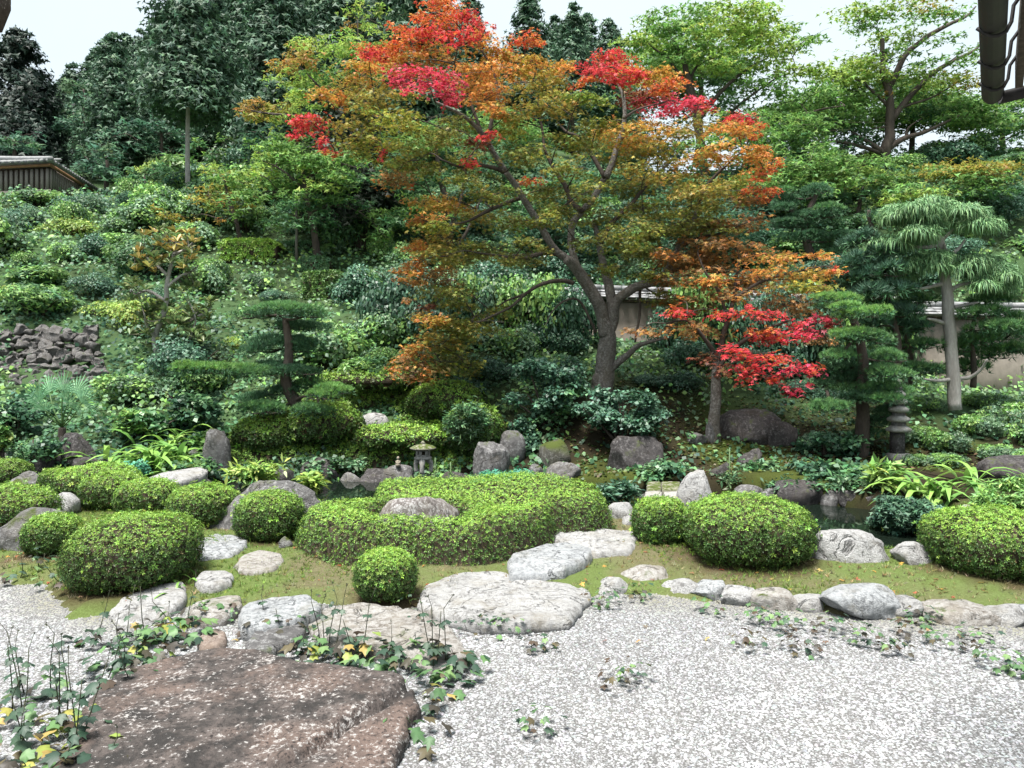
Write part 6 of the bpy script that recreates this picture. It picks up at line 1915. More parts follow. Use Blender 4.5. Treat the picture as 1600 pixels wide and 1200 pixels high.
# named ones first
for kind, px, py, Y, w, zs, l in [
        ('dark', 150, 395, 24, 40, 1.1, "dark round evergreen shrub alone in the middle of the left slope"), ('blue', 130, 330, 28, 48, 1.0, "greyish shrub under the end of the house wall"),
        ('leafy', 60, 322, 29, 55, .6, "fresh green bush hugging the foot of the house wall"), ('leafy', 215, 345, 27, 60, .8, "fresh green bush on the crest right of the house"),
        ('yel', 25, 480, 20.5, 60, .9, "yellow brown low shrub at the left border above the stone wall"), ('dark', 620, 470, 19.8, 40, 1.2, "dark green shrub at the left end of the pale wall"),
        ('dark', 560, 440, 22, 55, 1.3, "tall dark evergreen shrub right of the upper clipped hedges"), ('pale', 600, 505, 18.6, 42, 1.1, "pale leaved shrub at the wall's left end, left of the maple"),
        ('pale', 730, 440, 18.8, 50, .8, "pale leaved shrub over the wall coping left of the maple"), ('leafy', 590, 555, 17.5, 44, 1.0, "leafy shrub above the bright clipped mound"),
        ('blue', 435, 440, 22, 36, .7, "bluish leafy shrub between the two clipped hedges"), ('pale', 520, 392, 26.2, 26, .9, "pale leaved shrub behind the lowest clipped hedge"),
        ('dark', 470, 470, 20.5, 44, .8, "dark reddish shrub above the spreading pine"), ('pale', 400, 425, 23, 34, 1.2, "pale drooping rhododendron left of the clipped hedges"),
        ('leafy', 330, 400, 23.5, 40, 1.0, "leafy shrub right of the sparse large leaved tree"), ('fern', 560, 510, 18.5, 40, 1.0, "feathery shrub in the hollow right of the spreading pine")]:
    shrub_px(kind, px, py, Y, w, l, None, zs)

rng = np.random.default_rng(17)
# the left slope
cnt = 0
for Y in np.arange(15.0, 41, 1.3):
    for px in np.arange(-60, 640, 1200 * 1.75 / Y):
        p_ = px + rng.uniform(-25, 25)
        y_ = Y + rng.uniform(-.5, .5)
        x_ = (p_ - CX) * y_ / F
        zp = HY - F * (hz(x_, y_) - CZ) / y_
        if zp > 690 or (20 < p_ < 175 and 17.0 < y_ < 19.4) or (p_ > 520 and y_ > 19.2 and y_ < 21) or (60 < p_ < 330 and 640 < zp):
            continue
        if (340 < p_ < 800 and y_ < 17.3) or (p_ < 190 and y_ > 26.5 and y_ < 40):
            continue
        if (325 < p_ < 560 and y_ > 19.3 and y_ < 27) or (10 < p_ < 180 and y_ < 17.2):
            continue
        u = fbm(np.array([[x_ * .22, y_ * .22, 3.0]]), 33, 2)[0] + rng.normal(0, .25)
        kind = 'dark' if u < -.5 else 'fern' if u < -.1 else 'leafy' if u < .25 else 'blue' if u < .45 else 'yel' if u < .6 else 'grass'
        shrub(kind, x_, y_, rng.uniform(.45, .85) * rng.choice([.8, 1.1, 1.7], p=[.3, .42, .28]) * (.8 + .012 * y_), zs=rng.uniform(.6, 1.4))
        cnt += 1
# behind and around the maple and along the wall
for (px, py, Y, w, kind, zs) in [(760, 480, 18.6, 48, 'blue', 1.1), (810, 500, 18, 50, 'leafy', 1.1), (840, 470, 18.6, 50, 'dark', 1.2), (890, 480, 18.4, 44, 'dark', 1.2), (1080, 540, 17.8, 60, 'dark', 1.0), (1150, 560, 18, 60, 'dark', 1.0), (1220, 545, 18.2, 60, 'dark', 1.1), (1285, 520, 18.4, 50, 'dark', 1.1),
                                 (770, 560, 16.8, 48, 'dark', .9), (730, 590, 16.2, 44, 'dark', .8), (700, 520, 18, 44, 'blue', 1.0), (650, 560, 17.2, 44, 'leafy', .9), (760, 610, 15.4, 34, 'dark', .8), (1020, 580, 16.4, 40, 'dark', .6), (1060, 580, 16.4, 44, 'dark', .8), (880, 540, 16.8, 40, 'dark', 1.0), (680, 610, 15.8, 26, 'dark', .8),
                                 (1240, 600, 17, 40, 'dark', .7), (1300, 600, 16.4, 40, 'dark', .8), (845, 430, 18.8, 40, 'blue', 1.2), (800, 455, 18.9, 34, 'pale', 1.0), (650, 500, 18.9, 36, 'pale', 1.0), (1130, 500, 18.8, 46, 'dark', 1.2), (1190, 490, 18.9, 46, 'blue', 1.2)]:
    shrub_px(kind, px, py, Y, w, "shaded evergreen shrub under and behind the red maple" if kind == 'dark' else "leafy shrub along the foot of the plaster wall", "shaded shrubs behind the maples" if kind == 'dark' else "leafy shrubs along the wall", zs)
    o = None
# a taller screen of shrubs right in front of the wall, with the gap at the maple's fork left open
for px in list(range(600, 800, 36)) + list(range(845, 905, 36)) + list(range(1075, 1400, 38)):
    kind = ['dark', 'blue', 'leafy', 'dark'][rng.integers(0, 4)]
    shrub_px(kind, px + rng.uniform(-8, 8), 472, 19.0 - .0006 * (px - 600), 66, "tall leafy shrub screening the plaster wall", "tall shrubs screening the wall", 2.0 if px < 1050 else 2.5)
shrub_px('dark', 1050, 492, 18.9, 50, "dark tall shrub right of the bare stretch of plaster wall", None, 1.9)
shrub_px('dark', 1092, 480, 18.8, 52, "second dark tall shrub along the plaster wall right of the maple", None, 2.0)
# slope behind the wall
for Y in np.arange(21.3, 34, 1.7):
    for px in np.arange(640, 1700, 1200 * 2.5 / Y):
        p_ = px + rng.uniform(-25, 25)
        y_ = Y + rng.uniform(-.5, .5)
        x_ = (p_ - CX) * y_ / F
        kind = ['dark', 'dark', 'blue', 'fern', 'leafy'][rng.integers(0, 5)] if p_ < 1250 or y_ < 27 else ['leafy', 'fern', 'yel', 'dark'][rng.integers(0, 4)]
        shrub(kind, x_, y_, rng.uniform(.75, 1.35), "mixed green shrub on the slope behind the plaster wall", GW, zs=rng.uniform(.6, .95))
# right bank
for (px, py, Y, w, kind, zs) in [(1440, 630, 13.8, 34, 'pale', 1.1), (1480, 650, 13.4, 44, 'pale', 1.0), (1530, 625, 14.2, 46, 'pale', 1.0), (1580, 610, 14.6, 50, 'pale', 1.1), (1430, 690, 12.9, 26, 'pale', 1.0), (1480, 690, 12.8, 40, 'pale', .8), (1560, 670, 13.0, 44, 'pale', .9), (1600, 660, 12.6, 40, 'leafy', 1.0), (1560, 580, 15.6, 40, 'leafy', 1.0), (1450, 600, 15.4, 30, 'leafy', .9),
                                 (1600, 700, 12.2, 34, 'pale', .8), (1520, 580, 16.2, 34, 'leafy', .8), (1640, 640, 13.5, 60, 'pale', 1.1), (1720, 700, 11.8, 70, 'pale', 1.0), (1760, 650, 13.2, 80, 'leafy', 1.1), (1700, 740, 10.6, 50, 'pale', .8), (1850, 690, 12.0, 80, 'pale', 1.0), (1830, 620, 14.5, 80, 'leafy', 1.1), (1640, 580, 15, 60, 'leafy', 1.1), (1260, 660, 14.3, 22, 'dark', .9), (1300, 665, 14.2, 24, 'dark', .8)]:
    shrub_px(kind, px, py, Y, w, "shrub with whorled pale green leaves on the right bank" if kind == 'pale' else "leafy shrub at the foot of the right wall" if kind == 'leafy' else "dark low shrub beside the big black boulder", GR if kind == 'pale' else "shrubs near the right wall", zs)

# two dense dark shrubs under the maple
def mound_bush(px, py, Y, w, h, label, keys, leaf=.075, n=4200, seed=1, shape='wide', cat="shrub", m_=None, nl=16, name="shrub"):
    rng = np.random.default_rng(seed)
    c = at(px, py, Y)
    root = thing(name, (c[0], Y, hz(c[0], Y)), label, cat)
    rx, rz = w * Y / F, h * Y / F
    g = Geo()
    for k in range(nl):
        u = sphere_dirs(1, rng)[0] * rng.uniform(.5, .8)
        cc = c + u * np.array([rx, rx * .8, rz])
        P, N = spray_pts(cc, rx * .42, rx * .4, rz * .3, n // nl, rng, 4, .5)
        leaves(g, P, N, leaf, shape, pick(PAL[keys[rng.integers(0, len(keys))]], len(P), rng) * rng.uniform(.85, 1.2), rng, .45, .2)
    put(g, "foliage", m_ or LEAF_GLOSS, root)
    g = Geo()
    for k in range(0 if shape == 'narrow' else 6):
        e = c + rng.normal(0, .35, 3) * np.array([rx, rx * .6, rz])
        tube(g, spline([(c[0] + rng.normal(0, .05), Y + rng.normal(0, .05), hz(c[0], Y) - .1), (c[0] + e[0]) / 2 * np.array([1, 0, 0]) + np.array([0, Y, (e[2] + hz(c[0], Y)) / 2]), e], 5), np.linspace(.04, .012, 5), 5, cap=False)
    if g.n:
        put(g, "stems", BARK_DARK, root)
    return root
mound_bush(856, 605, 14.9, 66, 62, "dense dark green rounded shrub left of the maple's foot", ['gb', 'g3', 'gb'], .085, 5200, 1, nl=22)
mound_bush(975, 640, 14.0, 78, 36, "broad spreading blue green shrub in front of the maple's foot", ['gb', 'gb', 'gd'], .085, 4600, 2, nl=20)
mound_bush(815, 690, 14.6, 34, 40, "dark leafy shrub hanging over the stream mouth", ['gd', 'gb'], .08, 1600, 3)
mound_bush(575, 580, 16.0, 40, 36, "feathery shrub growing out of the top of the bright clipped mound", ['g3', 'g1'], .11, 1700, 4, 'narrow')
mound_bush(728, 655, 14.0, 40, 36, "narrow leaved tuft right of the clipped mounds", ['g3', 'gw'], .12, 1300, 5, 'narrow')
mound_bush(1418, 803, 9.4, 66, 34, "low dark blue green juniper leaning over the pond", ['gb', 'gd', 'gd'], .05, 5200, 6, 'star3', m_=NEEDLE)
mound_bush(1580, 778, 9.3, 58, 30, "soft fine leaved green shrub behind the right azalea", ['g1', 'g1'], .085, 3600, 7, 'narrow', m_=LEAF)
mound_bush(795, 750, 9.75, 62, 13, "low teal green patch on the back of the hedge", ['gt'], .055, 3000, 8, 'star3', m_=NEEDLE)  # teal patch of unclear kind, drawn as low needle-like foliage
mound_bush(208, 733, 11.2, 30, 12, "small teal green patch behind the long clipped azalea", ['gt'], .05, 1200, 9, 'star3', m_=NEEDLE)
mound_bush(1290, 690, 13.6, 60, 16, "low broad leaved plants under the cloud pruned pine", ['gd', 'g3'], .10, 900, 10, 'wide')
mound_bush(1040, 735, 12.6, 60, 12, "low leafy plants on the bank behind the small bridge", ['g3', 'gw', 'gd'], .10, 900, 11, 'wide')
mound_bush(1300, 735, 12.0, 80, 14, "wild broad leaves over the bank above the water at the right", ['g3', 'gd'], .11, 1100, 12, 'wide')
mound_bush(1190, 735, 12.6, 46, 14, "heart shaped weeds below the big black boulder", ['g3', 'gw'], .11, 800, 13, 'wide')
mound_bush(965, 765, 11.4, 34, 14, "dark fern clump by the water left of the small bridge", ['gd', 'gb'], .13, 700, 14, 'narrow')
mound_bush(400, 735, 12.6, 44, 18, "pale ferns spreading beside the stone slab bridge", ['g2', 'g1'], .17, 600, 15, 'narrow')
mound_bush(330, 690, 14.0, 30, 20, "leafy growth behind the tall upright rock", ['g3', 'g1'], .10, 700, 16)
mound_bush(485, 752, 12.2, 16, 12, "bright grass tuft on a rock at the water's edge", ['g2'], .2, 160, 17, 'narrow', cat="grass tuft", m_=LEAF, name="grass_tuft")
mound_bush(1380, 740, 11.0, 26, 18, "yellowish arching grass at the bank left of the strap leaved clump", ['g2', 'g1'], .20, 260, 18, 'narrow', cat="grass tuft", m_=LEAF, name="grass_tuft")
mound_bush(215, 655, 14.6, 60, 22, "leafy shrub above the strap leaved clump at the left", ['g1', 'g3'], .12, 1300, 19)
mound_bush(20, 660, 14.6, 60, 30, "shady low shrub at the left border behind the bank rocks", ['gd', 'g3'], .11, 1300, 20)
mound_bush(5, 685, 13.2, 16, 16, "small bright shrub at the left border", ['g1', 'g2'], .08, 500, 21)
mound_bush(50, 640, 15.6, 70, 26, "creeping shrub left of the fan palm", ['gd', 'gb'], .11, 1300, 22)
mound_bush(300, 640, 15.0, 50, 40, "dark shrub behind the pine's long branch", ['gd', 'g3'], .12, 1500, 23)

mound_bush(1250, 760, 11.5, 60, 10, "ferny weeds hanging over the waterline behind the big azalea", ['g3', 'gd'], .12, 700, 24, 'narrow')
mound_bush(1335, 755, 11.3, 50, 14, "loose grassy ferns hanging over the far waterline", ['g3', 'gw'], .13, 600, 25, 'narrow')
mound_bush(1150, 745, 12.2, 40, 12, "small ferns between rocks on the far bank", ['g3', 'gw'], .10, 500, 26, 'narrow')
mound_bush(300, 728, 13.0, 40, 10, "low leafy plants at the foot of the tall upright rock", ['g3', 'g1'], .09, 500, 27)
mound_bush(60, 700, 13.4, 60, 14, "low dark plants between the bank rocks at the left", ['gd', 'g3'], .09, 700, 28)
mound_bush(505, 725, 13.6, 60, 12, "heart leaved plants along the bank left of the lantern", ['g3', 'gw'], .09, 700, 29)
# clipped hedges on the terraces
def box_hedge(px0, px1, ptop, pbot, Y, dep, label, pal, seed, leaf=.07):
    rng = np.random.default_rng(seed)
    a, b = at(px0, ptop, Y), at(px1, pbot, Y)
    w, h = b[0] - a[0], a[2] - b[2]
    root = thing("clipped_hedge", ((a[0] + b[0]) / 2, Y + dep / 2, b[2]), label, "hedge")
    g = Geo()
    n = int(w * (h + dep) / (leaf * .55) ** 2 * .55)
    t = rng.random(n) < dep / (dep + h)
    x = rng.uniform(0, w, n)
    P = np.where(t[:, None], np.stack([x, rng.uniform(0, dep, n), np.full(n, h)], -1), np.stack([x, np.zeros(n), rng.uniform(0, h, n)], -1))
    N = np.where(t[:, None], np.array([0, 0, 1.0]), np.array([0, -1.0, .15]))
    e = np.clip(np.minimum(x, w - x) / .25, 0, 1)
    P[:, 2] -= (1 - e) ** 2 * .18 * P[:, 2] / max(h, .1)
    P = P + N * (.05 * fbm(P * 1.6, seed, 2))[:, None] + rng.normal(0, .02, P.shape)
    leaves(g, P + np.array([a[0], Y, b[2]]), N, leaf, 'rosette4', pick(pal, n, rng), rng, .45, .2)
    put(g, "foliage", LEAF, root)
    g = Geo()
    box(g, ((a[0] + b[0]) / 2, Y + dep / 2 + .05, (a[2] + b[2]) / 2 - .2), (w - .16, dep, h + .3))
    put(g, "branches", TWIG, root)
box_hedge(340, 428, 374, 408, 25.0, 1.6, "bright yellow green clipped hedge, upper left of the terrace hedges", AZ_TOP, 801, .08)
box_hedge(395, 494, 378, 412, 26.4, 1.2, "long dark clipped hedge on the top terrace under the wooden pole", PAL['g3'], 802, .08)
box_hedge(466, 514, 402, 444, 24.2, 1.2, "small dark clipped hedge on the middle terrace", PAL['g3'], 803, .08)
box_hedge(468, 536, 424, 490, 22.4, 1.2, "square bright clipped hedge on the lower terrace", PAL['g1'] + AZ_MID, 804, .08)

# undergrowth that nobody could count
rng = np.random.default_rng(88)
n = 23000
Yv = 13.25 + 24 * rng.random(n) ** 1.5
pxv = rng.uniform(-120, 1720, n)
X_ = (pxv - CX) * Yv / F
ok = ~((pxv > 880) & (Yv < 16.5)) | (rng.random(n) < .15)
ok &= ~((pxv > 330) & (pxv < 545) & (Yv > 20.3) & (Yv < 27.5) & (rng.random(n) < .3))
ok &= ~((pxv > 15) & (pxv < 165) & (Yv > 16.6) & (Yv < 19) & (rng.random(n) < .8))
X_, Yv = X_[ok], Yv[ok]
cl = fbm(np.stack([X_ * .5, Yv * .5, 0 * X_], -1), 44, 3) + rng.normal(0, .08, len(X_))
col = np.where((cl < -.2)[:, None], pick(PAL['gd'], len(X_), rng), np.where((cl < .1)[:, None], pick(PAL['g3'], len(X_), rng), pick(PAL['g1'] + PAL['gw'], len(X_), rng)))
hgt = (.12 + .5 * smooth(-.3, .4, fbm(np.stack([X_ * .8, Yv * .8, 0 * X_], -1), 46, 3))) * np.clip((Yv - 12.8) * .3, .15, 1)
g = Geo()
for q in range(3):
    dx, dy, dz = rng.normal(0, .09, len(X_)), rng.normal(0, .09, len(X_)), rng.random(len(X_))
    Z_ = height(X_ + dx, Yv + dy)
    leaves(g, np.stack([X_ + dx, Yv + dy, Z_ + dz * hgt], -1), np.array([0, -.4, .8]), .06 + .003 * Yv, 'wide', col, rng, .5, .2)
tag(put(g, "hillside_undergrowth", LEAF), "tangle of low green undergrowth over the hillside", None, None, "stuff")
# ------------------------------------------------------------------ palm, strap leaved clumps, weeds, moss tufts, pebbles
def strap_mesh(name, L, W, arch, seed, n=7, fold=.25):
    r = np.random.default_rng(seed)
    t = np.linspace(0, 1, n)
    x = L * (t ** 1.0) * (.25 + .75 * t ** .6) * (.45 + .55 * arch)
    z = L * (t * (1.0 - .15 * arch) - arch * t ** 2.6 * .95)
    w = W * np.sin(np.pi * (t * .93 + .07)) ** .7
    w[-1] = .001
    V = []
    for k in range(n):
        V += [(x[k], -w[k], z[k] + fold * w[k]), (x[k], 0, z[k]), (x[k], w[k], z[k] + fold * w[k])]
    Fq = []
    for k in range(n - 1):
        for s in (0, 1):
            Fq.append([3 * k + s, 3 * k + s + 1, 3 * k + s + 4, 3 * k + s + 3])
    g = Geo()
    c = np.array([(.17, .33, .07), (.22, .38, .08), (.12, .26, .06), (.28, .40, .12)][seed % 4])
    g.add(np.array(V), np.array(Fq), c * r.uniform(.9, 1.1))
    return g.mesh(name, LEAF_GLOSS)

straps = [strap_mesh("leaf", *a, k) for k, a in enumerate([(.62, .036, .75), (.55, .034, .95), (.70, .038, .55), (.48, .032, 1.05), (.60, .038, .85), (.66, .036, .65)])]
def strap_clump(px, py, Y, wpx, n, sc, label, seed, name="strap_leaf_plant", zrow=None):
    rng = np.random.default_rng(seed)
    c = at(px, py, Y)
    root = thing(name, (c[0], Y, hz(c[0], Y)), label, "plant")
    for k in range(n):
        o = bpy.data.objects.new("leaf", straps[rng.integers(0, len(straps))])
        COL.objects.link(o); o.parent = root
        x = rng.normal(0, .5) * wpx * Y / F
        y = rng.normal(0, .22)
        o.location = (x, y, hz(c[0] + x, Y + y) - root.location[2] - .02)
        s = sc * rng.uniform(.7, 1.2)
        o.rotation_euler = (rng.normal(0, .12), rng.normal(0, .15), rng.uniform(0, 6.28))
        o.scale = (s, s, s)
strap_clump(1450, 762, 10.6, 62, 60, .95, "bright clump of arching strap leaves above the low juniper", 1)
strap_clump(1520, 735, 11.2, 20, 16, 1.1, "tall strap leaves by the dark slanting rock", 2)
strap_clump(230, 720, 13.4, 70, 170, 1.3, "large bright clump of strap leaves beside the stone slab bridge", 3)
strap_clump(270, 690, 14.2, 54, 60, 1.15, "strap leaved growth higher up the bank behind the bridge", 4)
strap_clump(1395, 752, 10.4, 20, 18, .7, "thin arching leaves left of the bright strap leaved clump", 5)
strap_clump(278, 898, 6.4, 6, 12, .38, "small dark tuft of blades at the right foot of the largest left azalea", 6)
strap_clump(422, 1012, 5.3, 5, 14, .34, "grassy tuft of grey green blades at the back of the brown slab", 7)

# fan palm
rng = np.random.default_rng(8)
PY_ = 14.0
b = at(98, 690, PY_)
FP = thing("fan_palm", (b[0], PY_, hz(b[0], PY_)), "young fan palm standing on the dark rock at the left bank", "palm")
crown = at(97, 668, PY_)
g = Geo(); tube(g, spline([(b[0], PY_, hz(b[0], PY_) - .1), (crown[0], PY_, crown[2] - .1), crown], 6), [.06, .07, .07, .065, .06, .05], 8, rough=.3); put(g, "trunk", BARK_DARK, FP)
for k, (tx_, ty_, dy) in enumerate([(52, 612, -.2), (72, 598, .25), (98, 594, -.1), (124, 600, .2), (136, 618, -.25), (64, 634, -.4), (108, 622, -.5)]):
    hub = crown * .22 + at(tx_, ty_, PY_ + dy) * .78
    d = unit(at(tx_, ty_, PY_ + dy) - crown)
    g = Geo(); tube(g, spline([crown, (crown + hub) / 2 + rng.normal(0, .02, 3), hub], 5), np.linspace(.014, .009, 5), 5)
    stem_ = put(g, "frond", LEAF_GLOSS, FP)
    me = stem_.data.color_attributes["tint"].data
    me.foreach_set("color", np.tile([.10, .18, .06, 1], (len(me), 1)).ravel())
    g = Geo()
    u = unit(np.cross(d, [0.2, 1, .1])); v = np.cross(u, d)
    m = 15
    for q in range(m):
        a = (q - (m - 1) / 2) / (m / 2) * 1.55
        dr = unit(d * math.cos(a) + u * math.sin(a) + v * .12)
        L = .44 * (1 - .12 * abs(a))
        w = unit(np.cross(dr, v)) * .014
        tip = hub + dr * L - np.array([0, 0, .10 * abs(math.sin(a))])
        mid = hub + dr * L * .55
        g.add(np.array([hub, mid - w, tip, mid + w, mid + v * .012]), np.array([[0, 1, 4], [1, 2, 4], [2, 3, 4], [3, 0, 4]]), np.array([(.20, .42, .23), (.25, .48, .27), (.15, .33, .18)][q % 3]))
    put(g, "blade", LEAF_GLOSS, stem_)

# lobed weed leaves, built once and shared
def lobed_leaf(name, col, seed, teeth=.12):
    r = np.random.default_rng(seed)
    V = [(0.05, 0, 0)]
    for a, L in ((-2.2, .45), (-1.75, .62), (-1.35, .5), (-.95, .92), (-.55, .62), (-.3, .72), (0, 1.12), (.3, .72), (.55, .62), (.95, .92), (1.35, .5), (1.75, .62), (2.2, .45)):
        L = L * (1 + r.normal(0, teeth * .6))
        V.append((.3 + math.cos(a) * L * .6, math.sin(a) * L * .62, -.16 * L ** 2 + .05 * math.cos(a * 3) + r.normal(0, .015)))
    V.append((.32, 0, .03))
    k = len(V) - 1
    Fq = [[k, q, q + 1] for q in range(1, k - 1)] + [[k, 0, 1], [k, k - 1, 0]]
    g = Geo()
    cc = np.tile(np.array(col), (len(V), 1)) * (1 + r.normal(0, .08, (len(V), 1)))
    cc[k] *= 1.25
    g.add(np.array(V), np.array(Fq), cc)
    return g.mesh(name, LEAF)
W_DARK = [lobed_leaf("leaf", c, k) for k, c in enumerate([(.035, .075, .045), (.045, .085, .05), (.03, .06, .04), (.055, .09, .06)])]  # dark leaf set; the veranda's shade is put into these greens
W_YEL = [lobed_leaf("leaf", c, 10 + k) for k, c in enumerate([(.24, .28, .06), (.30, .28, .07), (.19, .26, .06), (.34, .25, .08)])]
W_BRN = [lobed_leaf("leaf", c, 30 + k) for k, c in enumerate([(.05, .045, .03), (.07, .05, .035), (.04, .035, .028), (.09, .075, .04)])]
W_GRN = [lobed_leaf("leaf", c, 20 + k) for k, c in enumerate([(.08, .16, .06), (.10, .19, .07), (.065, .13, .055), (.13, .21, .08)])]
STEM = simple_mat("weed_stem", (.03, .035, .022), (.06, .065, .035), 12)

def weed(px, py, label, stems=3, hgt=.5, nb=10, pal=(W_DARK, W_GRN), leaf=.09, seed=0, spread=.14, z=0.0, group="anemone weeds among the stones", name="anemone_plant", Y=None, top=True, cat="weed"):
    rng = np.random.default_rng(1000 + seed)
    q = ground_px(px, py, z) if Y is None else at(px, py, Y)
    gz = max(z, hz(q[0], q[1]) if q[1] > court_edge(q[0]) else 0)
    root = thing(name, (q[0], q[1], gz), label, cat, group)
    def lf(me, P, dirxy, s, pitch):
        o = bpy.data.objects.new("leaf", me); COL.objects.link(o); o.parent = root
        o.location = tuple(P)
        o.rotation_euler = (rng.normal(0, .25), pitch, dirxy)
        o.scale = (s, s, s)
    for k in range(stems):
        a = rng.uniform(0, 6.28)
        b0 = np.array([math.cos(a), math.sin(a), 0]) * rng.random() * spread * .6
        h = hgt * rng.uniform(.65, 1.1)
        tp = b0 + np.array([rng.normal(0, .05), rng.normal(0, .05), h])
        S = spline([b0, b0 * .6 + tp * .4 + rng.normal(0, .01, 3), tp], 7)
        g = Geo(); tube(g, S + np.array(root.location), np.linspace(.0042, .0025, 7), 5)
        put(g, "stem", STEM, root)
        for f, m, s in ((.62, 3, .8), (.98, 3, .62)):
            if f < .7 and rng.random() < .3:
                continue
            P = S[int(f * 6)]
            a0 = rng.uniform(0, 6.28)
            for u in range(m):
                lf(pal[0][rng.integers(0, 4)], P, a0 + u * 2.1 + rng.normal(0, .2), leaf * s * rng.uniform(.8, 1.2), rng.uniform(-.1, .7))
        if top and rng.random() < .8:
            e = tp + np.array([rng.normal(0, .03), rng.normal(0, .03), .1 * rng.uniform(.5, 1.2)])
            g = Geo(); tube(g, np.array([tp, e]) + np.array(root.location), .002, 4); Q = sphere_dirs(14, rng); leaves(g, np.tile(e, (8, 1)) + np.array(root.location), sphere_dirs(8, rng), .012, 'kite', (.05, .06, .04), rng)
            put(g, "seed_head", STEM, root)
    for k in range(nb):
        a = rng.uniform(0, 6.28)
        r_ = spread * rng.uniform(.2, 1.1)
        lf(W_BRN[rng.integers(0, 4)] if rng.random() < .22 else pal[1][rng.integers(0, 4)] if rng.random() < (.3 if pal[1] is W_YEL else .55) else (W_GRN if rng.random() < .35 else pal[0])[rng.integers(0, 4)], np.array([math.cos(a) * r_, math.sin(a) * r_, rng.uniform(.02, .13)]), a + rng.normal(0, .5), leaf * rng.uniform(.8, 1.3), rng.uniform(0, .5))
    return root

k = 0
for px, py, st, hg, nb, pal, l in [
        (35, 1185, 3, .34, 12, (W_DARK, W_YEL), "yellow leaved weed at the lower left corner"), (120, 1190, 3, .46, 12, (W_DARK, W_YEL), "tall dark stemmed weed with yellow basal leaves left of the slab"), (95, 1140, 3, .5, 9, (W_DARK, W_YEL), "weed with long stalks and yellow leaves against the gravel"),
        (30, 1120, 3, .5, 8, (W_DARK, W_YEL), "leaning weed stalks at the left border"), (50, 1085, 2, .42, 6, (W_DARK, W_GRN), "dark weed stalks over the left gravel patch"), (150, 1215, 1, .2, 10, (W_DARK, W_YEL), "low pale green weed rosette at the bottom left"), (60, 1235, 1, .2, 10, (W_DARK, W_YEL), "weed rosette cut by the bottom border"),
        (170, 1060, 2, .3, 10, (W_DARK, W_DARK), "dark weed at the upper left corner of the slab"), (200, 1040, 2, .26, 10, (W_DARK, W_GRN), "leafy weed above the slab's left shoulder"), (215, 1005, 2, .36, 12, (W_DARK, W_GRN), "weed with tall stalk in front of the tilted pale stone"), (250, 1000, 1, .2, 12, (W_YEL, W_DARK), "brownish weed between slab and tilted pale stone"),
        (275, 985, 2, .3, 12, (W_DARK, W_GRN), "weed between the two left pale stones"), (145, 1010, 1, .3, 6, (W_DARK, W_DARK), "thin weed on the left gravel"), (240, 1020, 0, .1, 12, (W_DARK, W_YEL), "low autumn coloured weed behind the slab"),
        (470, 1030, 1, .15, 9, (W_DARK, W_YEL), "bright yellow leaved weed on the back edge of the slab"), (510, 1020, 4, .42, 12, (W_DARK, W_GRN), "tall cluster of weed stalks behind the slab's middle"), (548, 1030, 2, .34, 11, (W_DARK, W_YEL), "weed with yellow leaves before the rust stained stone"), (575, 1038, 0, .2, 10, (W_DARK, W_GRN), "low green weed before the rust stained stone"),
        (600, 1036, 1, .2, 9, (W_DARK, W_GRN), "short stalked weed in front of the rust stained stone"), (640, 1040, 1, .2, 12, (W_DARK, W_GRN), "broad green weed above the slab's right end"), (682, 1045, 4, .42, 12, (W_DARK, W_GRN), "group of tall dark weed stalks at the stone's right end"), (712, 1050, 0, .2, 10, (W_DARK, W_DARK), "dark low weed at the edge of the gravel"),
        (450, 1000, 1, .2, 8, (W_DARK, W_GRN), "weed between the wedge stone and rust stained stone"), (700, 1080, 0, .1, 8, (W_DARK, W_GRN), "small weed right of the slab's upper corner"), (665, 1100, 0, .1, 7, (W_DARK, W_YEL), "small weed along the slab's right edge"), (640, 1165, 0, .1, 8, (W_DARK, W_GRN), "small weed at the slab's lower right edge"),
        (300, 1000, 0, .2, 10, (W_DARK, W_GRN), "green weed beside the small pinkish stone"), (190, 1075, 1, .18, 8, (W_DARK, W_DARK), "dark weed growing over the slab's left shoulder"), (330, 965, 0, .2, 9, (W_DARK, W_GRN), "weed below the small pale stone in the row"), (410, 985, 1, .22, 6, (W_DARK, W_GRN), "spindly weed on the bluish white stone")]:
    k += 1
    weed(px, py, l, st, hg, int(nb * 1.7) + 2, pal, .088, k, .17)
